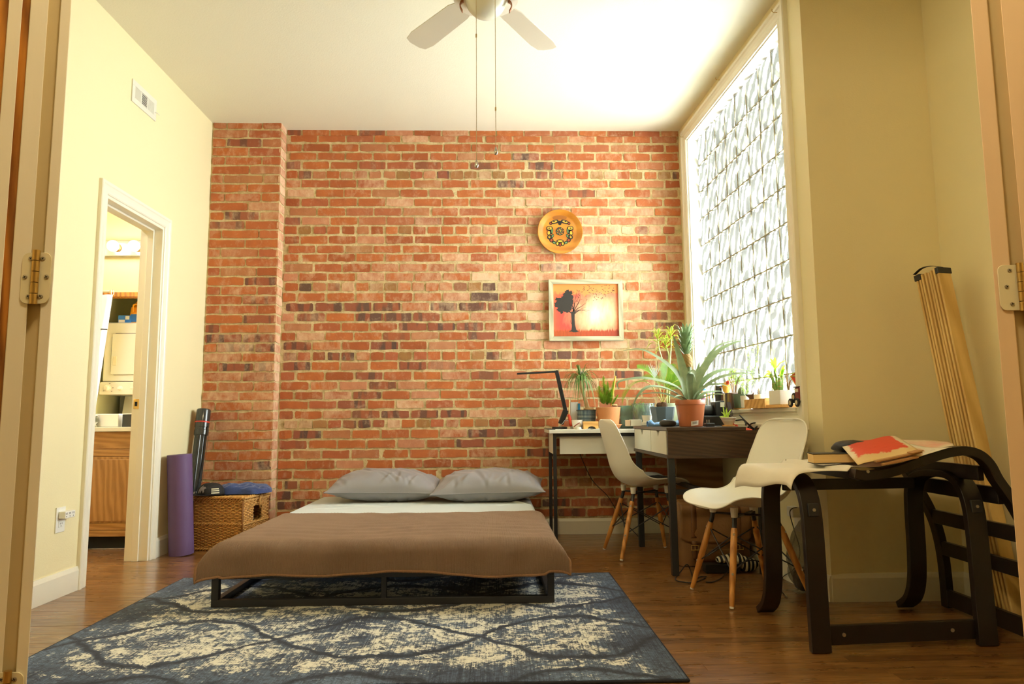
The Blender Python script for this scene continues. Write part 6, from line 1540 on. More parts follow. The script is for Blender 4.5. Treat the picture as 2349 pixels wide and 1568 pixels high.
# black projector-like machine
MY = 4.30
mc = thing('desktop_machine', 'black desktop machine with a rounded barrel and upright column behind the pineapple pot', 'machine', aY(1640, 970, MY))
m_mach = mk('matt_black_machine', (.022, .024, .026), .34, .15, 8)
a, c = aY(1600, 953, MY), aY(1664, 972, MY); part('base', MB().box(a.x, c.x, MY - .02, MY + .14, T2, a.z), m_mach, mc, bev=.008)
a, c = aY(1600, 942, MY), aY(1648, 942, MY); part('barrel', MB().tube([Vector((a.x, MY + .06, a.z)), Vector((a.x + .02, MY + .06, a.z)), Vector((c.x - .03, MY + .06, a.z)), Vector((c.x, MY + .06, a.z + .004))], [.026, .034, .036, .030], 24), m_mach, mc, smooth=True)
P0 = [aY(1644, 954, MY), aY(1668, 954, MY), aY(1662, 918, MY), aY(1640, 921, MY)]
part('column', MB().hexa([P0[0] + Vector((0, .0, 0)), P0[1], P0[1] + Vector((0, .10, 0)), P0[0] + Vector((0, .10, 0)), P0[3], P0[2], P0[2] + Vector((0, .10, 0)), P0[3] + Vector((0, .10, 0))]), m_mach, mc, bev=.006)
a = aY(1652, 922, MY - .002); part('sticker', MB().box(a.x, a.x + .026, MY - .003, MY - .001, a.z - .030, a.z), m_white, mc)
bxx = aY(1650, 905, 4.55); bt = thing('steel_flask', 'tall dark grey flask standing behind the desktop machine', 'bottle', (bxx.x, 4.55, T2)); zt = aY(1650, 885, 4.55).z; zm = aY(1650, 897, 4.55).z
m_flask = mk('graphite_flask', (.05, .053, .055), .38, .1, 8, 0, 60, .5)
part('body', MB().lathe([(.026, T2), (.028, T2 + .004), (.028, zm - .006), (.0225, zm)], 28, None, (bxx.x, 4.55, 0), capt=True), m_flask, bt, auto=.6)
part('lid', MB().lathe([(.0225, zm + .001), (.0225, zt - .004), (.020, zt), (0, zt)], 28, None, (bxx.x, 4.55, 0)), m_mach, bt, auto=.6)
# glossy tablet leaning by the column
P0 = [aY(1672, 956, 4.16), aY(1679, 953, 4.22), aY(1672, 921, 4.22), aY(1664, 922, 4.16)]
tag(part('tablet', MB().hexa([P0[0], P0[1], P0[1] + Vector((.008, .0, 0)), P0[0] + Vector((.008, 0, 0)), P0[3], P0[2], P0[2] + Vector((.008, 0, 0)), P0[3] + Vector((.008, 0, 0))]), mk('glossy_dark_glass', (.05, .035, .03), .08, .1)), 'dark glossy panel leaning beside the desktop machine column', 'panel')
# red paper, wire file holder, black stick, cables, cards in the tray
m_redp = mk('coral_paper', lin(236, 96, 76), .75, .05, 10)
def crump(x0, x1, yA, yB, zb, hh, seed): 
    q = random.Random(seed); ph = [q.uniform(0, 6) for _ in range(4)]
    return MB().grid(lambda u, v: Vector((x0 + (x1 - x0) * u, yA + (yB - yA) * v, zb + .001 + hh * (.5 + .5 * math.sin(u * 5 + ph[0] + v * 3)) * math.sin(PI * v) ** .5 * math.sin(PI * u) ** .4)), 10, 8)
x0, x1 = aY(1684, 975, 4.0).x, aY(1708, 975, 4.0).x
tag(part('red_paper', crump(x0, min(x1, 1.37), 3.93, 4.06, T2, .026, 3), m_redp, solid=.001), 'crumpled coral red paper beside the white succulent pot', 'paper')
tag(part('red_paper', crump(1.385, 1.462, 3.86, 4.0, DT - .049, .042, 5), m_redp, solid=.001), 'crumpled coral red paper in the open tray of the dark desk', 'paper')
tag(part('wire_stand', MB().tube(smoothpath([aY(1688, 964, 4.05), aY(1702, 962, 4.0), aY(1708, 965, 3.97), aY(1711, 972, 3.95), Vector((aY(1711, 980, 3.95).x, 3.95, T2 + .005))], 6), .0045, 8), m_black, smooth=True), 'bent black wire stand at the edge of the tray', 'stand')
tag(part('black_stylus', MB().tube([aY(1696, 951, 3.98), aY(1712, 968, 3.96), aY(1729, 984, 3.94)], [.003, .005, .006], 8), m_black, smooth=True), 'black stick leaning over the tray of the dark desk', 'stick')
tag(part('cable_coil', MB().tube(smoothpath([aY(1716, 980, 3.95), aY(1724, 971, 3.96), aY(1738, 970, 3.97), aY(1750, 978, 3.97), aY(1756, 988, 3.95), aY(1746, 980, 3.94), aY(1740, 976, 3.93), aY(1732, 982, 3.93), aY(1730, 990, 3.92), aY(1742, 986, 3.9), aY(1764, 984, 3.88)], 6), .0042, 6), m_cable, smooth=True), 'loop of black cable in the desk tray', 'cable')
for i, (xa_, ya_, xb_, yb_, Y, lbl) in enumerate(((1713, 962, 1741, 985, 4.12, 'white card standing upright in the desk tray'), (1741, 970, 1762, 986, 4.05, 'white card tilted beside the cable loop in the tray'))):
    a, c = aY(xa_, ya_, Y), aY(xb_, yb_, Y); k = .012 if i else 0
    tag(part('card', MB().hexa([(a.x, Y, DT - .045), (c.x, Y + .02, DT - .045), (c.x, Y + .022, DT - .045), (a.x, Y + .002, DT - .045), (a.x, Y + .01, a.z), (c.x, Y + .03, a.z - k * 1.0), (c.x, Y + .032, a.z - k), (a.x, Y + .012, a.z)]), m_paper), lbl, 'card')

# ================================================================== WINDOW SILL
SZ = WZ0 + .0006
def sx(px, d=.02):       # column on the sill from an image column
    rr = ray(px, 928); n = math.hypot(1, .0418); C = 1.458 + .0418 * 5.237 + d * n; tt = C / (rr.x + .0418 * rr.y); p = Vector((0, 0, CAM_H)) + rr * tt
    return ((p.x - 1.458) * .0418 + (5.237 - p.y)) / n
def sz(px, py, d=.02):
    rr = ray(px, py); n = math.hypot(1, .0418); C = 1.458 + .0418 * 5.237 + d * n; tt = C / (rr.x + .0418 * rr.y); return (Vector((0, 0, CAM_H)) + rr * tt).z
def SW(px, py, d=.02): return WR(sx(px, d), sz(px, py, d), d)
def sbox(mb, px0, px1, z0, z1, d0, d1): return mb.hexa(wbox(sx(px0), sx(px1), z0, z1, d0, d1))
# books standing on the sill
cols = [lin(96, 60, 44), lin(216, 206, 176), lin(60, 44, 40), lin(150, 130, 60), lin(120, 84, 66), lin(70, 52, 46)]
desc = ['dark brown book, first of the row on the sill beside the steel flask', 'thin cream book second in the row on the sill', 'thin black book third in the row on the sill', 'olive book fourth in the row on the sill', 'tan book fifth in the row on the sill', 'brown book at the end of the row beside the green pot']
u0 = sx(1668); du = (sx(1697) - u0) / 6
for i in range(6):
    bk = thing('book', desc[i], 'book', WR(u0 + du * (i + .5), SZ, .02), 0, 'books on the window sill')
    hz_ = SZ + .105 - (.006 if i % 2 else 0)
    mc_ = mk('book_cover_%s' % 'abcdef'[i], cols[i][:3], .55, .1, 20)
    part('cover', MB().hexa(wbox(u0 + du * i + .001, u0 + du * (i + 1) - .001, SZ, hz_, -.018, .066)), mc_, bk, bev=.001)
    part('pages', MB().hexa(wbox(u0 + du * i + .003, u0 + du * (i + 1) - .003, hz_, hz_ + .0008, -.012, .062)), m_paper, bk)
# bird-house shaped toy
by_ = SW(1668, 915); bt_ = SZ + .1068
fg = thing('bird_figurine', 'yellow bird figurine with a red comb standing on the sill books', 'figurine', WR(sx(1669), bt_, .02))
part('body', lump(MB(), WR(sx(1668), bt_ + .036, .02), .026, .030, .036, 2, .05, 20, 14), mk('yellow_paint', lin(238, 182, 70), .5, .12, 20), fg, smooth=True)
part('comb', lump(MB(), WR(sx(1672), bt_ + .068, .02), .012, .022, .014, 4, .2, 14, 8), m_red, fg, smooth=True)
part('eye', lump(MB(), WR(sx(1668), bt_ + .045, -.010), .004, .004, .004, 1, 0, 8, 6), m_dark, fg)
part('beak', MB().tube([WR(sx(1664), bt_ + .040, -.004), WR(sx(1664) - .004, bt_ + .038, -.020)], [.006, .0005], 8), mk('orange_beak', lin(230, 130, 30), .5), fg)
def spot(name, label, px0, px1, ztop, mat, d=.015, taper=.8, soil=True):
    u0_, u1_ = sx(px0, d), sx(px1, d); r = abs(u1_ - u0_) / 2 * .62; p = WR((u0_ + u1_) / 2, SZ, d); t = thing(name, label, 'plant', p)
    part('pot', MB().lathe([(r * taper, SZ), (r * taper + .002, SZ + .003), (r, SZ + ztop - .002), (r, SZ + ztop), (r - .005, SZ + ztop), (r - .006, SZ + ztop - .012)], 28, None, (p.x, p.y, 0)), mat, t, auto=.6)
    if soil: part('soil', MB().lathe([(0, SZ + ztop - .008), (r - .006, SZ + ztop - .010)], 20, None, (p.x, p.y, 0), capb=False), m_soil, t)
    return t, Vector((p.x, p.y, SZ + ztop - .008)), r
m_dpalm = mk_leaf('palm_green', lin(120, 156, 60), lin(170, 196, 96), .4, .45)
# little bamboo palm behind the books
def SWp(px, py, d=.045): return SW(px, py, d)
t = thing('bamboo_palm', 'small bamboo palm with pinnate leaves behind the sill books', 'plant', SWp(1684, 930))
b0 = SWp(1684, 920)
for (tx_, ty_, nl) in ((1686, 852, 9), (1676, 868, 7), (1694, 872, 7), (1680, 850, 6), (1700, 862, 6)):
    P_ = smoothpath([b0 + Vector((0, pr.uniform(-.02, .02), -.03)), b0.lerp(SWp(tx_, ty_), .6) + Vector((0, 0, .02)), SWp(tx_, ty_)], 6); mb = MB()
    for i in range(nl):
        s_ = .55 + .45 * i / nl; k = s_ * (len(P_) - 1); j = min(int(k), len(P_) - 2); p = P_[j].lerp(P_[j + 1], k - j)
        for sg in (-1, 1):
            dv = Vector((.10, sg * .9, .45 - .5 * (i % 2))).normalized() * .06; mb.leaf([p, p + dv * .5, p + dv + Vector((0, 0, -.012))], [.004, .009, .001], fold=.2)
    fo = part('foliage', mb, m_dpalm, t, smooth=True, kind='stuff'); part('stem', MB().tube(P_, .0028, 6), mk('palm_stem', lin(130, 96, 60), .6) if 'palm_stem' not in bpy.data.materials else bpy.data.materials['palm_stem'], fo, smooth=True)
part('pot', MB().lathe([(.022, SZ), (.030, SZ + .07), (.026, SZ + .07), (.024, SZ + .05), (0, SZ + .05)], 24, None, tuple(WR(sx(1684, .03), 0, .03))), mk('grey_pot', (.3, .3, .28), .6), t, auto=.6)
# green pot with a cactus
m_grn = mk('mottled_green_glaze', lin(84, 100, 78), .35, .35, 14)
t, c, r = spot('green_pot_cactus', 'dark green glazed pot with a grey cactus beside the books', 1690, 1716, .092, m_grn)
sau2 = part('saucer', MB().lathe([(r * .9, SZ - .0002), (r * 1.05, SZ + .006), (r * .85, SZ + .006)], 24, None, (c.x, c.y, 0)), m_wood_l, t)
part('cactus', MB().grid(lambda u, v: c + Vector((0, 0, v * .05)) + Vector((math.cos(u * 2 * PI), math.sin(u * 2 * PI), 0)) * (.020 * math.sin(PI * (.25 + .7 * v)) ** .5 * (1 + .12 * math.cos(u * 2 * PI * 9))), 54, 10), mk('cactus_grey_green', lin(110, 116, 84), .7, .2, 40, .4, 90), t, smooth=True)
# wooden box with two white pots and a stone pot
WBH = .052; FD = -.055
ob = thing('wooden_planter_box', 'small pale wooden box holding white pots on the sill', 'box', WR(sx(1735, FD), SZ, .0))
mb = MB(); w_ = .006
for (a0, a1, d0, d1) in ((1709, 1756, -.052, -.0525), (1709, 1756, .044, .050)): mb.hexa(wbox(sx(a0, FD), sx(a1, FD), SZ, SZ + WBH, d0 - (.006 if d0 < 0 else 0), d1))
part('long_side', mb, m_wood_l, ob, kind='stuff')
part('end_board', MB().hexa(wbox(sx(1709, FD), sx(1709, FD) + w_, SZ, SZ + WBH, -.052, .044)), m_wood_l, ob); part('end_board', MB().hexa(wbox(sx(1756, FD) - w_, sx(1756, FD), SZ, SZ + WBH + .004, -.052, .044)), m_wood_l, ob)
part('bottom', MB().hexa(wbox(sx(1709, FD) + w_, sx(1756, FD) - w_, SZ, SZ + .008, -.052, .044)), m_wood_l, ob)
def tiny(name, label, pxc, zt, rr, mat, d=-.012):
    p = WR(sx(pxc), SZ, d); z0 = SZ + .0086; t = thing(name, label, 'plant', (p.x, p.y, z0))
    part('pot', MB().lathe([(rr * .86, z0), (rr * .9, z0 + .003), (rr, SZ + zt), (rr - .004, SZ + zt), (rr - .005, SZ + zt - .012)], 26, None, (p.x, p.y, 0)), mat, t, auto=.6)
    part('soil', MB().lathe([(0, SZ + zt - .007), (rr - .0055, SZ + zt - .009)], 18, None, (p.x, p.y, 0), capb=False), m_soil, t)
    return t, Vector((p.x, p.y, SZ + zt - .008))
m_stone = mk('brown_stoneware', lin(92, 74, 58), .6, .25, 25)
t1, c1 = tiny('wispy_plant', 'wispy tall green plant in a small white pot in the wooden box', 1723, .078, .030, m_chip)
mb = MB(); q = random.Random(77)
m_wisp = mk_leaf('wispy_green', lin(130, 160, 76), lin(190, 204, 120), .5, .4)
stems = MB()
for (tx_, ty_) in ((1722, 795), (1735, 790), (1716, 850), (1742, 825), (1728, 860), (1748, 790), (1752, 855), (1710, 870)):
    P_ = smoothpath([c1, c1.lerp(SW(tx_, ty_, .03), .5) + Vector((q.uniform(-.02, .02), q.uniform(-.03, .03), 0)), SW(tx_, ty_, .03)], 8); stems.tube(P_, .0011, 4)
    for p in P_[4:]:
        for _ in range(5):
            dv = Vector((q.uniform(-1, 1), q.uniform(-1, 1), q.uniform(-.2, 1))).normalized() * .013; o_ = Vector((q.uniform(-.01, .01), q.uniform(-.014, .014), q.uniform(-.012, .012))); s_ = dv.cross(Vector((0, 0, 1))).normalized() * .0024
            mb.add([p + o_, p + o_ + dv * .5 + s_, p + o_ + dv, p + o_ + dv * .5 - s_], [(0, 1, 2, 3)])
part('foliage', mb, m_wisp, t1, kind='stuff'); part('stems', stems, m_wisp, t1, kind='stuff')
t2, c2 = tiny('dry_bonsai', 'leafless dry twig in a flared brown stoneware pot between the white pots', 1741, .074, .024, m_stone)
part('flared_rim', MB().lathe([(.024, c2.z - .004), (.042, c2.z + .012), (.044, c2.z + .016), (.040, c2.z + .016), (.022, c2.z + .002)], 26, None, (c2.x, c2.y, 0), capb=False), m_stone, t2, auto=.6)
m_twig = mk('dry_twig', lin(128, 92, 62), .9, .3, 40, .4, 90)
def twig(parent, P, r0): part('twig', MB().tube(smoothpath(P, 5), [r0 * (1 - .7 * i / ((len(P) - 1) * 5)) for i in range((len(P) - 1) * 5 + 1)], 6), m_twig, parent, smooth=True)
for (dx, dy, dz) in ((.00, .03, .05), (.0, -.04, .04), (.01, .0, .065), (0, -.07, .025)): twig(t2, [c2 + Vector((0, 0, .005)), c2 + Vector((dx * .4, dy * .4, dz * .6)), c2 + Vector((dx, dy, dz))], .003)
t3, c3 = tiny('seedling_pot', 'second small white pot in the wooden box, next to the long white planter', 1755, .080, .030, m_chip)
twig(t3, [c3, c3 + Vector((0, .01, .03)), c3 + Vector((0, -.01, .055))], .0025)
# long white planter with lucky bamboo
WBM = mk_wood('wooden_tray', lin(190, 136, 64), lin(226, 176, 98), .5, 'Y', 2, 6)
tr = tag(part('wooden_tray', MB().hexa(wbox(sx(1756, FD) + .010, sx(1795, FD), SZ, SZ + .016, -.060, .05)), WBM, bev=.002), 'flat wooden tray under the long white planter', 'tray')
pl0 = thing('lucky_bamboo', 'lucky bamboo stalks in a long white planter on a wooden tray', 'plant', WR(sx(1793), SZ + .0166, 0))
PZ0, PZ1 = SZ + .0166, SZ + .090
ua, ub = sx(1764, FD) + .004, sx(1790, FD); mb = MB()
k = [(-.070, 0), (.045, 0)]
ins = .006
mb.hexa(wbox(ua + ins, ub - ins, PZ0, PZ0 + .006, -.050, .020))
for (a0, a1, d0, d1) in ((ua, ub, -.055, -.050), (ua, ub, .020, .025), (ua, ua + .005, -.050, .020), (ub - .005, ub, -.050, .020)): mb.hexa(wbox(a0, a1, PZ0, PZ1, d0, d1))
part('planter', mb, m_chip, pl0, bev=.001); part('soil', MB().hexa(wbox(ua + .006, ub - .006, PZ0 + .007, PZ1 - .012, -.049, .019)), m_soil, pl0)
m_bam = mk('bamboo_stalk', lin(112, 146, 60), .35, .15, 20); m_bamy = mk('bamboo_node', lin(176, 150, 86), .5); m_bleaf = mk_leaf('bamboo_leaf', lin(120, 170, 40), lin(176, 212, 70), .35, .45)
for k, (x0, y0, x1, y1, r_) in enumerate(((1788, 908, 1772, 858, .0085), (1790, 908, 1782, 850, .008), (1792, 908, 1791, 866, .0085), (1794, 908, 1797, 858, .009), (1788, 910, 1776, 880, .010), (1793, 910, 1786, 868, .009))):
    a, c = SW(x0, y0 + 4, -.01), SW(x1, y1, -.01 + .02 * (k % 2)); n = 7; P_ = [a.lerp(c, i / n) for i in range(n + 1)]
    stl = part('stalk', MB().tube(P_, r_, 9), m_bam, pl0, smooth=False, auto=.7)
    mb = MB()
    for i in range(2, n + 1, 2): d = (c - a).normalized() * .002; mb.tube([P_[i] - d, P_[i] + d], r_ * 1.1, 9)
    part('node_rings', mb, m_bamy, stl, kind='stuff')
for k, (x0, y0, x1, y1, w) in enumerate(((1783, 850, 1783, 818, .016), (1783, 846, 1807, 826, .010), (1782, 842, 1770, 820, .009), (1782, 845, 1766, 828, .008), (1797, 858, 1806, 838, .020), (1797, 860, 1806, 846, .015), (1772, 860, 1757, 862, .013), (1772, 858, 1762, 852, .010), (1773, 862, 1772, 870, .012), (1792, 864, 1798, 848, .009), (1784, 852, 1778, 846, .008), (1770, 866, 1750, 866, .008))):
    a, c = SW(x0, y0, -.01), SW(x1, y1, -.02 + .01 * (k % 3)); P_ = smoothpath([a, a.lerp(c, .5) + Vector((0, 0, .010)), c], 5); n = len(P_)
    part('leaf', MB().leaf(P_, [w * math.sin(PI * (.08 + .90 * i / (n - 1))) ** .8 + .0006 for i in range(n)], up=(-.6, -.7, .4), fold=.25), m_bleaf, pl0, smooth=True)
st_ = part('shoot', MB().tube(smoothpath([SW(1786, 866, -.01), SW(1781, 850, -.01), SW(1783, 835, -.01)], 5), .0035, 6), m_bam, pl0, smooth=True)
# dry branched plant by the truck
tw = thing('dry_plant', 'brown dry branched twig plant in a small white pot behind the toy truck', 'plant', SW(1813, 930, .035))
p = SW(1812, 905, .035); pz = SZ + .085
part('pot', MB().lathe([(.020, SZ + .0008), (.027, SZ + .085), (.023, SZ + .085), (.020, SZ + .07), (0, SZ + .07)], 24, None, (p.x, p.y + .0, 0)), m_chip, tw, auto=.6)
b0 = Vector((p.x, p.y, SZ + .07))
for pts in ([(1808, 880), (1803, 848)], [(1810, 880), (1808, 855), (1803, 850)], [(1813, 885), (1818, 870), (1828, 862)], [(1812, 890), (1806, 882), (1798, 872)], [(1813, 880), (1814, 868)]):
    twig(tw, [b0] + [SW(x, y, .035) for x, y in pts], .0038)
# red toy truck
tk = thing('toy_truck', 'small dark red toy truck with black spoked wheels at the near end of the sill', 'toy truck', SW(1824, 937, -.005))
m_tr = mk('truck_red_enamel', lin(116, 30, 32), .3, .1, 10, 0, 60, .1); uT0, uT1 = sx(1820, -.034), sx(1834, -.034); zt_ = lambda f: SZ + f * .86
dd0, dd1 = -.034, .030
part('body', MB().hexa(wbox(uT0 + .018, uT1, zt_(.038), zt_(.112), dd0, dd1)), m_tr, tk, bev=.006)
part('hood', MB().hexa(wbox(uT0 - .030, uT0 + .018, zt_(.034), zt_(.066), dd0 + .012, dd1 - .012)), m_tr, tk, bev=.006)
part('roof', MB().hexa(wbox(uT0 + .014, uT1 + .002, zt_(.112), zt_(.118), dd0 - .003, dd1 + .003)), mk('truck_dark_roof', lin(64, 20, 22), .4), tk, bev=.002)
part('chassis', MB().hexa(wbox(uT0 - .036, uT1 + .004, zt_(.024), zt_(.035), dd0 + .006, dd1 - .006)), m_black, tk)
part('rear_sign', MB().hexa(wbox(uT0 + .022, uT1 - .006, zt_(.086), zt_(.104), dd0 - .0012, dd0)), m_cream, tk)
part('side_window', MB().hexa(wbox(uT0 + .024, uT1 - .008, zt_(.060), zt_(.080), dd0 - .0008, dd0)), m_tr, tk)
part('bumper', MB().hexa(wbox(uT1 + .004, uT1 + .008, zt_(.028), zt_(.036), dd0 + .002, dd1 - .002)), m_steel, tk)
m_tyre = mk('rubber_tyre', (.015, .015, .015), .8); m_rimc = mk('wheel_cream', lin(190, 176, 140), .5)
for (u, d, zc) in ((uT0 - .020, dd0 - .004, .022), (uT1 - .014, dd0 - .004, .022), (uT0 - .020, dd1 + .004, .022), (uT1 - .014, dd1 + .004, .022), (uT0 + .004, dd0 + .004, .050)):
    sg = -1 if d < 0 else 1; p0 = WR(u, SZ + zc, d); ax_ = WR(0, 0, sg * 1.0) - WR(0, 0, 0); ax_.normalize()
    w_ = part('wheel', MB().tube([p0 - ax_ * .005, p0 - ax_ * .003, p0 + ax_ * .003, p0 + ax_ * .005], [.0185, .0215, .0215, .0185], 22), m_tyre, tk, auto=.7); part('hub', MB().cyl(p0 + ax_ * .005, p0 + ax_ * .0065, .012, .010, 14), m_rimc, w_)
# red pennant kite on a stick
kt = thing('paper_kite', 'red and green paper kite on a stick at the near corner of the sill', 'kite', SW(1834, 930, .04))
a, bq, c, d = SW(1837, 848, .03), SW(1818, 862, .03), SW(1833, 890, .03), SW(1846, 868, .03)
mb = MB(); n_ = Vector((-.003, -.002, 0)); mb.hexa([a, bq, c, d, a + n_, bq + n_, c + n_, d + n_]); part('sail', mb, mk('kite_red_paper', lin(206, 52, 44), .6, .1), kt)
cen = (a + bq + c + d) / 4; mb = MB(); mb.hexa([a.lerp(cen, .35) + n_ * 1.3, bq.lerp(cen, .15) + n_ * 1.3, cen + n_ * 1.3, d.lerp(cen, .7) + n_ * 1.3] + [q_ + n_ * .3 for q_ in (a.lerp(cen, .35) + n_ * 1.3, bq.lerp(cen, .15) + n_ * 1.3, cen + n_ * 1.3, d.lerp(cen, .7) + n_ * 1.3)]); part('green_patch', mb, mk('kite_olive_paper', lin(128, 118, 66), .6), kt, label='olive green patch')
mb = MB()
for e0, e1 in ((a, bq), (bq, c), (bq, d.lerp(a, .4)), (c, a.lerp(d, .5))): mb.tube([e0 + n_ * 2, e1 + n_ * 2], .0022, 5)
part('gold_edging', mb, mk('kite_gold', lin(216, 186, 92), .5), kt, kind='stuff')
part('tail', MB().hexa([SW(1833, 888, .03), SW(1842, 880, .03), SW(1841, 898, .03), SW(1836, 892, .03)] + [q_ + n_ for q_ in (SW(1833, 888, .03), SW(1842, 880, .03), SW(1841, 898, .03), SW(1836, 892, .03))]), bpy.data.materials['kite_red_paper'], kt)
part('stick', MB().cyl(SW(1834, 886, .028), Vector((*SW(1828, 935, .028).xy, SZ)), .0022, .0022, 6), m_twig, kt)
# bits behind the pineapple pot on the sill: tins, small jars
tin = thing('pencil_tin', 'clear tin of pencils and brushes on the sill behind the pineapple pot', 'container', SW(1628, 930, .03)); p = SW(1628, 925, .02)
part('tin', MB().lathe([(.030, SZ), (.031, SZ + .002), (.031, SZ + .085), (.028, SZ + .085), (.027, SZ + .006), (0, SZ + .006)], 26, None, (p.x, p.y, 0)), m_glass, tin, auto=.6)
for k in range(7): q0 = Vector((p.x + .018 * math.cos(k * 2.4), p.y + .018 * math.sin(k * 2.4), SZ + .009)); part('pencil', MB().cyl(q0, q0 + Vector((.012 * math.cos(k), .012 * math.sin(k), .11 + .012 * (k % 3))), .0035, .0035, 6), (m_yel, m_black, m_wood_l, m_red)[k % 4], tin)
fl = thing('toy_figurine', 'small figurine with a blue cap and pink body standing on the sill far end', 'figurine', SW(1614, 920, .03)); p = SW(1614, 905, .025)
part('body', MB().lathe([(.020, SZ), (.024, SZ + .03), (.018, SZ + .085), (.008, SZ + .11)], 20, None, (p.x, p.y, 0), capt=True), mk('mauve_plastic', lin(150, 96, 120), .4, .1), fl, smooth=True)
part('head', lump(MB(), (p.x, p.y, SZ + .13), .020, .020, .022, 1, .02, 16, 10), mk('figurine_skin', lin(220, 180, 150), .5), fl, smooth=True)
part('blue_cap', lump(MB(), (p.x, p.y, SZ + .150), .021, .021, .010, 1, .02, 16, 8), mk('figurine_blue', lin(30, 110, 190), .4), fl, smooth=True)
# ================================================================== WALL ART
# ---- round wooden plate
pc_ = aY(1285, 530, 5.19); PR = .1735
plate = thing('wall_plate', 'round turned wooden plate with a painted native style motif on the brick wall', 'plate', (pc_.x, 5.222, pc_.z))
MP = Matrix.Translation(Vector((pc_.x, 5.222, pc_.z))) @ Matrix.Rotation(PI / 2, 4, 'X')      # local z towards the room
m_plate_w = mk_wood('plate_honey_wood', lin(176, 106, 24), lin(206, 136, 44), .38, 'X', 1.0, 5, .2)
part('dish', MB().lathe([(PR * .72, 0), (PR * .97, .018), (PR, .026), (PR * .985, .031), (PR * .95, .030), (PR * .80, .017), (PR * .70, .013), (0, .013)], 64, MP), m_plate_w, plate, auto=.5)
m_pk = mk('motif_black', (.012, .012, .012), .5); m_py = mk('motif_yellow', lin(214, 164, 46), .5); m_pg = mk('motif_green', lin(96, 136, 84), .5); m_pr = mk('motif_red', lin(150, 60, 24), .5); m_pd = mk('plate_darker_wedge', lin(150, 88, 26), .4)
def pp(x, y, z): return MP @ Vector((x, y, z))
def flat(nm, loops, mat, z0, parent=plate, lab=None):
    mb = MB()
    for lp in loops:
        k = len(lp); mb.add([pp(x, y, z0) for x, y in lp] + [pp(x, y, z0 + .0007) for x, y in lp], [tuple(range(k, 2 * k))] + [(i, (i + 1) % k, k + (i + 1) % k, k + i) for i in range(k)])
    return part(nm, mb, mat, parent, label=lab)
def ell(cx, cy, a, b, rot=0, n=18, e=1.0):
    out = []
    for i in range(n):
        t = 2 * PI * i / n; x = a * math.copysign(abs(math.cos(t)) ** e, math.cos(t)); y = b * math.copysign(abs(math.sin(t)) ** e, math.sin(t))
        out.append((cx + x * math.cos(rot) - y * math.sin(rot), cy + x * math.sin(rot) + y * math.cos(rot)))
    return out
wedge = [(PR * r_ * math.cos(a_), PR * r_ * math.sin(a_)) for r_, a_ in ((.66, 2.05), (.80, 2.05), (.80, 1.75), (.80, 1.4), (.80, 1.09), (.66, 1.09))]
flat('rim_wedge', [[(-.048, .098), (-.070, .142), (-.03, .155), (0, .158), (.03, .155), (.070, .142), (.048, .098)]], m_pd, .0142, lab='darker wood wedge in the rim')
U = .001
bl = [ell(-38 * U, 78 * U, 30 * U, 15 * U, .25, e=.7), ell(38 * U, 78 * U, 30 * U, 15 * U, -.25, e=.7), ell(-70 * U, 66 * U, 12 * U, 12 * U, .6), ell(70 * U, 66 * U, 12 * U, 12 * U, -.6), ell(0, 70 * U, 14 * U, 18 * U)]
for s_ in (-1, 1):
    bl += [ell(s_ * 80 * U, 26 * U, 24 * U, 18 * U, 0, e=.6), ell(s_ * 84 * U, -6 * U, 17 * U, 22 * U, s_ * .2), ell(s_ * 82 * U, -40 * U, 16 * U, 20 * U, s_ * .35), ell(s_ * 66 * U, -66 * U, 17 * U, 16 * U, s_ * .7), ell(s_ * 44 * U, -84 * U, 18 * U, 12 * U, s_ * .35), ell(s_ * 20 * U, -92 * U, 15 * U, 18 * U), ell(s_ * 62 * U, 6 * U, 10 * U, 26 * U, s_ * .1), ell(s_ * 58 * U, -34 * U, 10 * U, 18 * U, s_ * .5)]
bl += [ell(0, -72 * U, 28 * U, 13 * U), ell(0, -98 * U, 12 * U, 18 * U), ell(0, 4 * U, 33 * U, 33 * U)]
flat('motif_outline', bl, m_pk, .0136)
ye = [ell(-40 * U, 79 * U, 21 * U, 8 * U, .25), ell(40 * U, 79 * U, 21 * U, 8 * U, -.25)]; re_ = []; gr = []; bk = []
for s_ in (-1, 1):
    ye += [ell(s_ * 80 * U, 28 * U, 17 * U, 11 * U, 0, e=.6), ell(s_ * 86 * U, -8 * U, 10 * U, 15 * U), ell(s_ * 82 * U, -40 * U, 7 * U, 10 * U, .3), ell(s_ * 20 * U, -92 * U, 8 * U, 11 * U)]
    re_ += [ell(s_ * 70 * U, 66 * U, 7 * U, 7 * U), ell(s_ * 66 * U, -66 * U, 10 * U, 9 * U, .6), ell(s_ * 94 * U, 4 * U, 4 * U, 10 * U)]
    gr += [ell(s_ * 61 * U, 6 * U, 5 * U, 19 * U), ell(s_ * 57 * U, -33 * U, 5 * U, 12 * U, s_ * .5), ell(s_ * 45 * U, -85 * U, 11 * U, 6 * U, s_ * .4)]
    bk += [ell(s_ * 44 * U, 80 * U, 8 * U, 5 * U), ell(s_ * 82 * U, 28 * U, 7 * U, 4 * U), ell(s_ * 82 * U, -40 * U, 3 * U, 4 * U)]
ye += [ell(0, -73 * U, 20 * U, 7 * U)]; re_ += [ell(0, -99 * U, 6 * U, 11 * U)]
q = random.Random(6)
for k in range(26):
    a_ = k * 2.4; r_ = 28 * U * math.sqrt((k + .5) / 26); (ye, re_, gr)[k % 3].append(ell(r_ * math.cos(a_), 4 * U + r_ * math.sin(a_), 4.4 * U, 3.0 * U, a_))
flat('motif_yellow', ye, m_py, .0145); flat('motif_red', re_, m_pr, .0145); flat('motif_green', gr, m_pg, .0145); flat('motif_eyes', bk, m_pk, .0154)

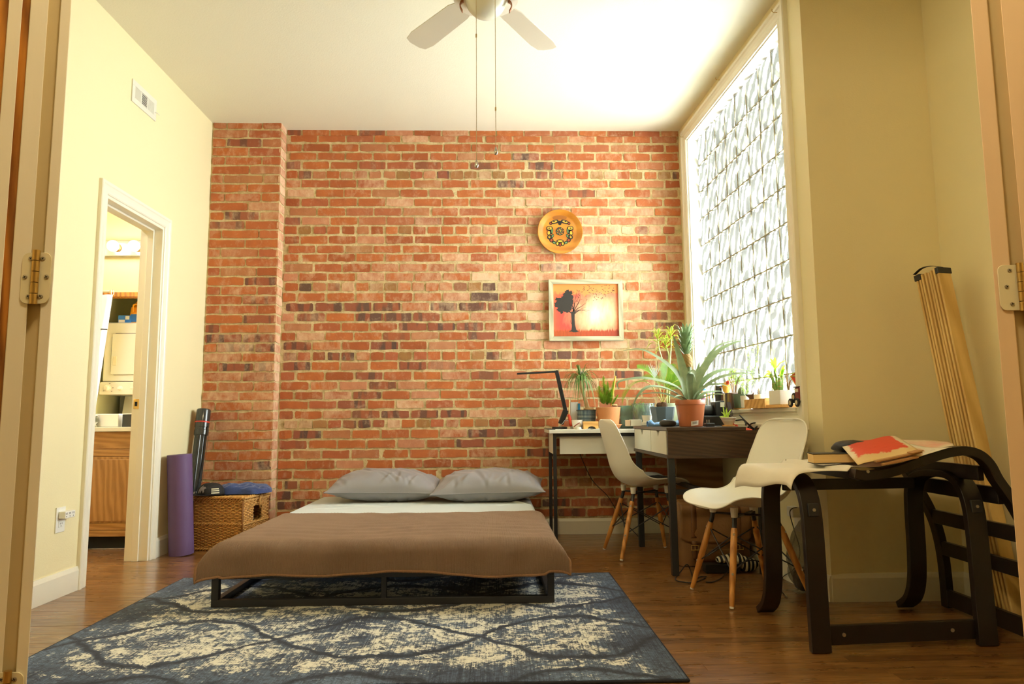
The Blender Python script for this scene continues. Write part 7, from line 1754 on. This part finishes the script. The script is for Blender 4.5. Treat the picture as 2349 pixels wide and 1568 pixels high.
# ---- framed tree painting
a, c = aY(1258, 641, 5.205), aY(1431, 781, 5.205); fx0, fx1, fz0, fz1 = a.x, c.x, c.z, a.z
pic = thing('framed_picture', 'grey framed painting of a black tree losing its leaves on an orange red sky', 'picture', ((fx0 + fx1) / 2, 5.226, (fz0 + fz1) / 2))
m_fr = mk_wood('weathered_grey_frame', lin(158, 152, 124), lin(200, 194, 162), .6, 'X', 2, 6); m_frz = mk_wood('weathered_grey_frame_upright', lin(158, 152, 124), lin(200, 194, 162), .6, 'Z', 2, 6)
fw, yF, yB_ = .035, 5.198, 5.226
def mitre(nm, pts, mat): part(nm, MB().hexa([Vector((x, yB_, z)) for x, z in pts] + [Vector((x, yF, z)) for x, z in pts]), mat, pic, bev=.0015)
i0, i1, j0, j1 = fx0 + fw, fx1 - fw, fz0 + fw, fz1 - fw
mitre('frame_bar', [(fx0, fz0), (fx1, fz0), (i1, j0), (i0, j0)], m_fr); mitre('frame_bar', [(fx0, fz1), (i0, j1), (i1, j1), (fx1, fz1)], m_fr)
mitre('frame_bar', [(fx0, fz0), (i0, j0), (i0, j1), (fx0, fz1)], m_frz); mitre('frame_bar', [(fx1, fz0), (fx1, fz1), (i1, j1), (i1, j0)], m_frz)
m_pt, nt, b = _mat('painted_sunset'); g = G(nt); p = g.pos(); X_, Y_, Z_ = g.xyz(p)
u = g.math('DIVIDE', g.math('SUBTRACT', X_, i0), i1 - i0); v = g.math('DIVIDE', g.math('SUBTRACT', Z_, j0), j1 - j0)
n1 = g.noise(g.map(p, (1, 1, .35)), 14, 5, .65); n2 = g.noise(p, 30, 4, .6)
du_ = g.math('SUBTRACT', u, .68); dv_ = g.math('SUBTRACT', v, .42); rr = g.math('SQRT', g.math('ADD', g.math('MULTIPLY', du_, du_), g.math('MULTIPLY', g.math('MULTIPLY', dv_, dv_), .9)))
f = g.math('ADD', rr, g.math('MULTIPLY', g.math('SUBTRACT', n1, .5), .42))
sky = g.ramp(f, [(.03, lin(252, 232, 206)), (.20, lin(248, 196, 150)), (.36, lin(244, 142, 104)), (.55, lin(228, 72, 62)), (.8, lin(232, 110, 66))])
or_ = g.ramp(g.math('ADD', v, g.math('MULTIPLY', n2, .3)), [(.95, 0), (1.2, .8)]); sky = g.mix(or_, sky, lin(240, 150, 72))
gl_ = g.math('ADD', g.math('SUBTRACT', v, .085), g.math('MULTIPLY', g.math('SUBTRACT', g.noise(g.map(p, (140, 1, 8)), 1.0, 3), .5), .16))
grs = g.mix(g.noise(g.map(p, (120, 1, 6)), 1.0, 4, .7), lin(120, 48, 22), g.mix(u, lin(216, 100, 40), lin(196, 70, 44)))
c_ = g.mix(g.ramp(gl_, [(.02, 1), (.05, 0)]), sky, grs); g.l(c_, b.inputs['Base Color']); b.inputs['Roughness'].default_value = .55
yP = 5.212
canvas = part('canvas', MB().box(i0 - .004, i1 + .004, yP, yP + .006, j0 - .004, j1 + .004), m_pt, pic)
WI, HI = i1 - i0, j1 - j0
tp2 = lambda x, y: Vector((i0 + (x - 313) / 675 * WI, yP, j1 - (y - 897) / 530 * HI))     # from detail-view pixels
m_ink = mk('tree_ink', lin(46, 42, 38), .6)
def sil(mb, loop, th=.0008):
    k = len(loop); V = [tp2(x, y) for x, y in loop]; mb.add(V + [q_ - Vector((0, th, 0)) for q_ in V], [tuple(range(k, 2 * k))] + [(i, (i + 1) % k, k + (i + 1) % k, k + i) for i in range(k)])
mb = MB()
sil(mb, [(497, 1195), (500, 1260), (502, 1330), (497, 1362), (470, 1380), (500, 1378), (520, 1386), (545, 1384), (560, 1380), (575, 1379), (548, 1360), (536, 1310), (532, 1240), (535, 1195), (545, 1175), (500, 1175)])
def limb(pts, w0, w1): P_ = smoothpath([tp2(x, y) for x, y in pts], 5); n = len(P_); mb.leaf([q_ - Vector((0, .0006, 0)) for q_ in P_], [w0 + (w1 - w0) * i / (n - 1) for i in range(n)], up=(0, -1, 0), fold=0)
for pts, w0, w1 in (([(515, 1200), (490, 1185), (450, 1160)], .010, .005), ([(518, 1200), (520, 1150), (505, 1100)], .011, .006), ([(522, 1190), (530, 1120), (540, 1060), (560, 975)], .009, .0015), ([(525, 1185), (548, 1130), (580, 1080), (600, 1010)], .008, .0012),
                    ([(528, 1195), (560, 1150), (610, 1120), (655, 1085)], .008, .0012), ([(530, 1200), (570, 1170), (620, 1160), (690, 1165)], .008, .0012), ([(545, 1175), (600, 1150), (650, 1130)], .004, .001), ([(535, 1120), (520, 1060), (525, 1000)], .004, .001), ([(560, 1110), (590, 1060), (620, 1050)], .003, .001),
                    ([(500, 1300), (488, 1275), (490, 1255)], .004, .001), ([(600, 1160), (640, 1170), (670, 1178)], .002, .001), ([(545, 1080), (580, 1030), (590, 1000)], .003, .001)):
    limb(pts, w0, w1)
tree = part('tree_print', mb, m_ink, canvas, kind='stuff', label='black painted tree trunk and limbs')
mb = MB(); q = random.Random(10)
lobes = [(470, 995, 42), (440, 1040, 45), (395, 1070, 48), (365, 1105, 38), (430, 1095, 62), (480, 1080, 50), (400, 1140, 48), (450, 1145, 50), (375, 1155, 26), (490, 1030, 40), (345, 1100, 20), (480, 1140, 34), (355, 1050, 18), (500, 985, 18), (400, 1180, 18), (440, 1000, 26), (460, 972, 14)]
for x, y, r_ in lobes: sil(mb, [(x + r_ * .82 * (1 + q.uniform(-.16, .16)) * math.cos(t * PI / 8), y + r_ * .82 * (1 + q.uniform(-.16, .16)) * math.sin(t * PI / 8)) for t in range(16)], .0006 + .00004 * lobes.index((x, y, r_)))
for k in range(70):
    x, y, r_ = q.choice(lobes); a_ = q.uniform(0, 6.28); x += r_ * .9 * math.cos(a_); y += r_ * .9 * math.sin(a_)
    if x < 515: sil(mb, [(x + 7 * math.cos(t * PI / 3 + a_), y + 6 * math.sin(t * PI / 3 + a_)) for t in range(6)], .0013 + .00001 * k)
part('leafy_crown', mb, m_ink, canvas, kind='stuff', label='black painted leafy crown')
mb = MB()
for k in range(105):
    t = q.random(); x = 520 + 440 * t ** .8 + q.uniform(-20, 20); y = 1010 - 115 * t ** .5 + q.uniform(-60, 150) * (1 - abs(t - .45)); 
    if not (330 < x < 950 and 903 < y < 1150): continue
    a_ = q.uniform(-.6, .9); s_ = q.uniform(5, 9)
    sil(mb, [(x + s_ * math.cos(a_), y - s_ * math.sin(a_)), (x + 3.2 * math.sin(a_), y + 3.2 * math.cos(a_)), (x - s_ * math.cos(a_), y + s_ * math.sin(a_)), (x - 3.2 * math.sin(a_), y - 3.2 * math.cos(a_))], .0008)
part('flying_leaves', mb, m_ink, canvas, kind='stuff', label='black painted leaves blown away')

# ================================================================== CEILING FAN (only its lowest parts reach into the frame)
fx, fy = -.030, 3.08
m_chain = mk('pull_chain_pale_brass', lin(206, 190, 150), .4, .1, 30, 0, 60, .3)
fan = thing('ceiling_fan', 'cream ceiling fan with a round white light globe and two pull chains', 'ceiling fan', (fx, fy, H))
m_fan = mk('fan_cream_enamel', (.76, .72, .60), .4, .03); m_globe = mk('opal_glass_globe', (.80, .80, .66), .25, .02, 3, 0, 60, 0, .5, 0, 0, None, (1, 1, 1), 0, .3); m_bronze = mk('fan_bronze', lin(150, 96, 56), .35, .1, 10, 0, 60, .5)
part('canopy', MB().lathe([(.075, H - .001), (.075, H - .02), (.05, H - .055), (.018, H - .06), (.018, H - .11)], 36, None, (fx, fy, 0)), m_fan, fan, auto=.6)
part('motor_housing', MB().lathe([(.03, H - .105), (.10, H - .115), (.145, H - .15), (.150, H - .20), (.12, H - .235), (.07, H - .245)], 48, None, (fx, fy, 0), capt=True), m_fan, fan, auto=.6)
part('light_kit', MB().lathe([(.06, H - .2455), (.075, H - .27), (.150, H - .272), (.152, H - .280), (.105, H - .290), (.085, H - .292)], 48, None, (fx, fy, 0), capt=True), m_fan, fan, auto=.6)
gr_ = .098; gz = 2.803
mb = MB(); mb.grid(lambda u, v: Vector((fx, fy, gz)) + Vector((math.cos(u * 2 * PI) * math.cos((v - .5) * PI), math.sin(u * 2 * PI) * math.cos((v - .5) * PI), math.sin((v - .5) * PI))) * gr_, 40, 24); part('globe', mb, m_globe, fan, smooth=True, label='round opal glass globe')
for a_ in (0.0, PI):      # curved cradle arms holding the globe
    P_ = [Vector((fx + math.cos(a_) * r_, fy + math.sin(a_) * r_, z_)) for r_, z_ in ((.085, H - .288), (.112, H - .29), (.121, H - .255 - .055), (.118, 2.752), (.110, 2.735))]
    w = Vector((-math.sin(a_), math.cos(a_), 0)) * .012; PS = smoothpath(P_, 5); vs = []
    for p_ in PS: vs += [p_ - w, p_ + w]
    mb = MB(); mb.add(vs, [(2 * i, 2 * i + 1, 2 * i + 3, 2 * i + 2) for i in range(len(PS) - 1)]); part('globe_arm', mb, m_bronze, fan, solid=.004, smooth=True)
for k in range(5):
    a_ = PI / 2 + PI / 5 + .05 + k * 2 * PI / 5; mm = Matrix.Translation(Vector((fx, fy, H - .232))) @ Matrix.Rotation(a_, 4, 'Z')
    o = part('blade_iron', MB().box(.09, .20, -.018, .018, -.004, .004, mm), m_fan, fan, bev=.002)
    bl_ = [(.17, -.045), (.22, -.062), (.54, -.072), (.60, -.060), (.615, -.03), (.615, .03), (.60, .060), (.54, .072), (.22, .062), (.17, .045)]
    part('blade', MB().prism(bl_, lambda p, q_, t, mm=mm: mm @ Matrix.Rotation(.16, 4, 'X') @ Vector((p, q_, t)), -.008, -.002), m_fan, fan, bev=.001)
for (px_, pyb, yy) in ((1093, 380, 2.975), (1137.5, 350, 3.0)):
    pb_ = aY(px_, pyb, yy); zt2 = H - .24; o = part('pull_chain', MB().cyl((pb_.x, yy, pb_.z + .02), (pb_.x, yy, zt2), .0013, .0013, 6), m_chain, fan)
    part('chain_fob', MB().lathe([(.0015, pb_.z + .028), (.004, pb_.z + .022), (.008, pb_.z + .006), (.0085, pb_.z - .001), (.006, pb_.z - .008), (0, pb_.z - .010)], 16, None, (pb_.x, yy, 0), capb=False), m_steel, o, smooth=True, label='silver drop-shaped fob')
    mb = MB()
    z_ = pb_.z + .03
    while z_ < zt2 - .03: mb.cyl((pb_.x, yy, z_), (pb_.x, yy, z_ + .0025), .0019, .0019, 6); z_ += .0065
    part('chain_beads', mb, m_chain, o, kind='stuff')
    zc_ = aY(px_, 250 if px_ > 1120 else 82, yy).z; part('chain_coupling', MB().cyl((pb_.x, yy, zc_ - .008), (pb_.x, yy, zc_ + .008), .0035, .0035, 8), m_brass, o)

# ================================================================== BLACK BENTWOOD CHAIR FRAMES
m_bent, nt, b = _mat('black_brown_bentwood'); g = G(nt); co = g.co()
n1 = g.noise(g.map(co, (3, 3, 3)), 6, 4); wear = g.ramp(g.noise(co, 42, 6, .75), [(.66, 0), (.74, 1)])
c_ = g.mix(n1, lin(18, 13, 11), lin(34, 25, 21)); c_ = g.mix(g.math('MULTIPLY', wear, .28), c_, lin(120, 100, 78)); g.l(c_, b.inputs['Base Color']); b.inputs['Roughness'].default_value = .36
g.l(g.bump(g.noise(g.map(co, (8, 8, .6)), 20, 4), .06, .002), b.inputs['Normal'])
ac = thing('bentwood_armchair', 'black bentwood armchair base with two hooped side frames beside the alcove wall', 'chair frame', (1.49, 2.85, 0))
BWD = .072
def hoop(xc, y0, dy):
    path = [(0, 0), (.006, .20), (.010, .38), (.022, .50), (.060, .575), (.125, .606), (.22, .606), (.30, .596), (.362, .572), (.392, .52), (.400, .42), (.402, .26), (.415, .14), (.452, .06), (.520, .012)]
    P_ = sp2(path, 5)
    hp = part('side_frame', MB().band(P_, BWD, .027, lambda a, b_, t: Vector((xc - BWD / 2 + t, y0 + a + dy * 0, b_ + .0025))), m_bent, ac, bev=.003)
    fr_ = Vector((xc, y0 + .030, .512))
    n_ = Vector((0, -.93, .36))
    mm = Matrix.Translation(Vector((xc + .004, y0 + .0135, .500))) @ Matrix.Rotation(-.10, 4, 'X')
    bk_ = part('bolt_block', MB().box(-.021, .021, -.012, .004, -.024, .024, mm), m_black, hp, bev=.004); part('bolt', MB().cyl(mm @ Vector((0, -.012, 0)), mm @ Vector((0, -.015, 0)), .006, .006, 14), m_steel, bk_)
    return hp
XLH, XRH, YH, YH2 = 1.165, 1.806, 2.575, 2.622
hoop(XLH, YH, 0); hoop(XRH, YH2, 0)
def beam(name, p, q_, hgt, thk, parent, mat=m_bent):
    p, q_ = Vector(p), Vector(q_); d = (q_ - p).normalized(); s_ = Vector((-d.y, d.x, 0)).normalized() * thk / 2; up_ = Vector((0, 0, hgt / 2))
    return part(name, MB().hexa([p - s_ - up_, q_ - s_ - up_, q_ + s_ - up_, p + s_ - up_, p - s_ + up_, q_ - s_ + up_, q_ + s_ + up_, p + s_ + up_]), mat, parent, bev=.003)
fs2 = beam('front_stretcher', (XLH + BWD / 2 - .004, YH + .018, .056), (XRH - BWD / 2 + .004, YH2 + .018, .056), .068, .022, ac)
for f in (.10, .84): x = XLH + BWD / 2 + (XRH - XLH - BWD) * f; y = YH + .006 + (YH2 - YH) * f; part('screw_cap', MB().cyl((x, y + .002, .058), (x, y - .002, .058), .007, .007, 14), m_steel, fs2)
beam('rear_stretcher', (XLH + BWD / 2 - .004, YH + .34, .560), (XRH - BWD / 2 + .004, YH2 + .34, .560), .045, .022, ac)
# seat and back frame lying across the arms
sf = thing('bentwood_chair', 'black bentwood seat and ladder back frame hooked over the armchair base', 'chair frame', (1.75, 2.85, .6))
rail = [(1.305, .636), (1.345, .628), (1.40, .632), (1.48, .650), (1.57, .682), (1.65, .706), (1.72, .714), (1.775, .700), (1.812, .664), (1.838, .610), (1.880, .545), (1.925, .460), (1.962, .365), (1.982, .26), (1.990, .15), (1.992, .004)]
R2 = sp2(rail, 5)
YS0, YS1 = 2.530, 3.105
for y0 in (YS0, YS1):
    rl = part('bent_rail', MB().band(R2, .045, .034, lambda a, b_, t: Vector((a, y0 + t, b_ - .002 if b_ > .02 else b_))), m_bent, sf, bev=.003)
    p = aY(1991, 1086, 2.53); part('bolt', MB().cyl((p.x, y0 + .001, p.z + .008), (p.x, y0 - .003, p.z + .008), .006, .006, 14), m_steel, rl)
for (x, z_, hgt) in ((1.36, .618, .030), (1.52, .648, .030), (1.80, .628, .055)): beam('seat_slat', (x, YS0 + .045, z_), (x, YS1, z_), hgt, .024, sf)
for (x, z_, hgt) in ((1.868, .545, .062), (1.946, .400, .058), (1.978, .262, .058), (1.986, .050, .070)): beam('back_rung', (x, YS0 + .045, z_), (x, YS1, z_), hgt, .022, sf)

# ---- things lying on the frame
m_sheet2 = mk('draped_canvas_paper', lin(232, 224, 204), .8, .04, 8, .15, 40)
def top_z(x): 
    for (a0, z0), (a1, z1) in zip(rail, rail[1:]):
        if a0 <= x <= a1: return z0 + (z1 - z0) * (x - a0) / (a1 - a0)
    return rail[0][1] if x < rail[0][0] else rail[-1][1]
def drape(u, v):
    x = 1.045 + .615 * u; y = 2.545 + .60 * v + .03 * math.sin(u * 5)
    zt_ = max(.636, top_z(x) + .019 if x > 1.30 else .636) + .006 * math.sin(u * 6 + v * 4) * (1 - u) + .006 * math.sin(v * 9 + u * 3)
    if x < 1.122: e = (1.122 - x) / .077; zt_ -= .085 * e ** 1.5 * (.55 + .7 * v); x += .030 * e * e
    if y < 2.585 and x < 1.32: zt_ -= .012 * (2.585 - y) / .04
    return Vector((x, y, zt_))
dr_ = tag(part('paper_sheet', MB().grid(drape, 46, 30), m_sheet2, smooth=True, solid=.0015), 'off-white paper sheet draped over the left end of the bentwood frame', 'paper')
# paperback book
bkz = drape(.42, .5).z + .008
bm_ = Matrix.Translation(Vector((1.352, 2.80, bkz))) @ Matrix.Rotation(-.22, 4, 'Z') @ Matrix.Rotation(-.03, 4, 'Y')
pb2 = thing('paperback_book', 'thick paperback with yellowed pages lying on the draped paper sheet', 'book', (1.352, 2.80, bkz))
m_pages, nt, b = _mat('yellowed_page_edges'); g = G(nt); zz = g.xyz(g.co())[2]; ln = g.noise(g.map(g.co(), (2, 2, 260)), 1.0, 2); g.l(g.mix(ln, lin(196, 158, 96), lin(232, 202, 144)), b.inputs['Base Color']); b.inputs['Roughness'].default_value = .85
part('pages', MB().box(-.078, .074, -.052, .052, .0025, .037, bm_), m_pages, pb2, bev=.001)
part('cover', MB().box(-.080, .080, -.055, .055, .0372, .0392, bm_ @ Matrix.Rotation(.02, 4, 'Y')).box(-.080, .080, -.055, .055, 0, .002, bm_), mk('dark_book_cover', (.035, .033, .03), .4, .2), pb2)
# black pouch
pz_ = drape(.75, .6).z + .004
m_pouch = mk('black_nylon_pouch', (.016, .016, .017), .5, .2, 20, .3, 40)
tag(part('black_pouch', lump(MB(), (1.475, 2.86, pz_ + .026), .085, .065, .028, 14, .10, 30, 18), m_pouch, smooth=True), 'black soft pouch under the red painting on the draped paper', 'pouch')
# red painting on paper
m_redpt, nt, b = _mat('red_paint_on_paper'); g = G(nt); p = g.pos(); 
co = g.n('ShaderNodeAttribute', attribute_name='sheet_uv').outputs['Vector']; u_, v_, _z = g.xyz(co)
n1 = g.noise(g.map(co, (1, 1, 1)), 6, 6, .7); ee = g.math('MINIMUM', g.math('MINIMUM', g.math('SUBTRACT', u_, .02), g.math('SUBTRACT', .95, u_)), g.math('MINIMUM', g.math('SUBTRACT', v_, .15), g.math('SUBTRACT', .99, v_)))
mask = g.ramp(g.math('ADD', ee, g.math('MULTIPLY', g.math('SUBTRACT', n1, .5), .26)), [(.04, 0), (.075, 1)])
strk = g.noise(g.map(co, (2, 14, 1)), 3, 5, .7)
red = g.mix(strk, lin(206, 58, 30), lin(232, 84, 50)); ochre = g.mix(g.ramp(g.math('ADD', v_, g.math('MULTIPLY', n1, .2)), [(.28, .75), (.42, 0)]), lin(232, 218, 186), lin(222, 184, 106))
g.l(g.mix(mask, ochre, red), b.inputs['Base Color']); b.inputs['Roughness'].default_value = .6; g.l(g.bump(strk, .3, .003), b.inputs['Normal'])
q0, q1, q2, q3 = aY(1922, 1013, 2.92), aY(2046, 995, 2.98), aY(2116, 1038, 2.50), aY(1968, 1066, 2.52)   # far-left, far-right, near-right, near-left
def rp(u, v): 
    near, far = q3.lerp(q2, u), q0.lerp(q1, u); p_ = near.lerp(far, v); return p_ + Vector((0, 0, .014 * math.sin(PI * v) * math.sin(PI * u) + .004 * math.sin(u * 9) + (.010 * max(0, v - .85) / .15 * -1)))
mb = MB(); NU2, NV2 = 20, 16; mb.grid(rp, NU2, NV2); o = part('red_painting', mb, m_redpt, smooth=True)
at = o.data.attributes.new('sheet_uv', 'FLOAT_VECTOR', 'POINT'); at.data.foreach_set('vector', [c__ for j in range(NV2 + 1) for i in range(NU2 + 1) for c__ in (i / NU2, j / NV2, 0)])
d_ = o.modifiers.new('solid', 'SOLIDIFY'); d_.thickness = .0016; d_.offset = 0
tag(o, 'unframed red painted paper sheet on top of the pile on the bentwood frame', 'painting')
m_pink, nt, b = _mat('pink_washed_paper'); g = G(nt); g.l(g.mix(g.ramp(g.noise(g.co(), 7, 5, .7), [(.4, 0), (.65, 1)]), lin(234, 220, 190), lin(230, 166, 146)), b.inputs['Base Color']); b.inputs['Roughness'].default_value = .75
r0, r1, r2, r3 = aY(2046, 1006, 2.98), aY(2180, 1012, 2.96), aY(2188, 1022, 2.62), aY(2098, 1050, 2.50)
mb = MB().grid(lambda u, v: r3.lerp(r2, u).lerp(r0.lerp(r1, u), v) + Vector((0, 0, .004 * math.sin(u * 8) * math.sin(v * 6))), 14, 10)
tag(part('pink_paper', mb, m_pink, smooth=True, solid=.0015), 'pink washed paper sheet lying behind the red painting', 'paper')
m_card = mk('brown_cardboard', lin(178, 132, 78), .8, .12, 20, .1, 60)
def stripb(name, px0, py0, px1, py1, Y0, Y1, w, t, label, dz=.0):
    p, q_ = aY(px0, py0, Y0) + Vector((0, 0, dz)), aY(px1, py1, Y1) + Vector((0, 0, dz)); d = (q_ - p).normalized(); s_ = d.cross(Vector((0, 0, 1))).normalized() * w / 2; n_ = s_.cross(d).normalized() * t / 2
    return tag(part(name, MB().hexa([p - s_ - n_, q_ - s_ - n_, q_ + s_ - n_, p + s_ - n_, p - s_ + n_, q_ - s_ + n_, q_ + s_ + n_, p + s_ + n_]), m_card, bev=.001), label, 'cardboard')
stripb('cardboard_strip', 2006, 1060, 2112, 1038, 2.51, 2.49, .03, .006, 'long brown cardboard strip along the near edge of the red painting', .003)
stripb('cardboard_strip', 2022, 1065, 2105, 1047, 2.495, 2.475, .02, .008, 'shorter brown cardboard strip lowest on the bentwood rail', .0)
stripb('cardboard_piece', 2088, 1046, 2112, 1040, 2.48, 2.475, .05, .004, 'small square cardboard piece on top of the cardboard strips', .012)

# ---- bundle of bed slats leaning in the alcove corner
m_pineS = mk_wood('pale_bed_slat', lin(196, 160, 92), lin(222, 190, 122), .5, 'Z', 1.2, 4)
sl = thing('slat_bundle', 'bundle of long pale wooden bed slats leaning in the alcove corner', 'slats', (2.04, 2.85, 0))
top_c, bot_c = Vector((2.004, 3.085, 1.492)), Vector((2.062, 2.86, .002)); axs = (top_c - bot_c).normalized()
wdir = Vector((.97, .22, 0)); wdir = (wdir - axs * wdir.dot(axs)).normalized(); sdir = axs.cross(wdir).normalized()
if sdir.y < 0: sdir = -sdir
q = random.Random(9); NS = 8
for k in range(NS):
    off = sdir * (k * .0150 - .050) - wdir * (.002 * k - .01) ; L = (top_c - bot_c).length; w_, t_ = .0335, .0048
    jx = q.uniform(-.003, .003) ; p0, p1 = bot_c + off, top_c + off + wdir * jx + axs * q.uniform(-.006, .003); vs = []
    for p_ in (p0, p1): vs += [p_ - wdir * w_ - sdir * t_, p_ + wdir * w_ - sdir * t_, p_ + wdir * w_ + sdir * t_, p_ - wdir * w_ + sdir * t_]
    if p0.z < .002 or True:
        for i in range(4): vs[i] = Vector((vs[i].x, vs[i].y, max(.002, vs[i].z)))
    s0 = part('slat', MB().hexa(vs), m_pineS, sl, bev=.001)
    if k in (0, 6): 
        e = p1; mb = MB(); vs = []
        for zz in (-.022, .006): vs += [e + axs * zz - wdir * (w_ + .005) - sdir * (t_ + .003), e + axs * zz + wdir * (w_ + .005) - sdir * (t_ + .003), e + axs * zz + wdir * (w_ + .005) + sdir * (t_ + (.022 if k == 6 else .004)), e + axs * zz - wdir * (w_ + .005) + sdir * (t_ + (.022 if k == 6 else .004))]
        part('end_cap', mb.hexa(vs), m_black, s0, bev=.002, label='black end cap')
ec = [top_c + axs * .004 + sdir * (-.055) , top_c + axs * .022 + sdir * (-.02) - wdir * .015, top_c + axs * .026 + sdir * .02 - wdir * .03, top_c + axs * .004 + sdir * .05 - wdir * .05]
P_ = smoothpath(ec, 6); vs = []
for p_ in P_: vs += [p_ - wdir * .008, p_ + wdir * .008]
mb = MB(); mb.add(vs, [(2 * i, 2 * i + 1, 2 * i + 3, 2 * i + 2) for i in range(len(P_) - 1)]); part('strap', mb, m_black, sl, solid=.002, label='black webbing strap')

# crumpled patterned paper in the far corner behind the slats
tag(part('crumpled_paper', lump(MB(), (2.105, 2.66, .125), .045, .07, .122, 23, .30, 26, 18), m_paper, smooth=False), 'crumpled white paper on the floor beside the leaning slats', 'paper')
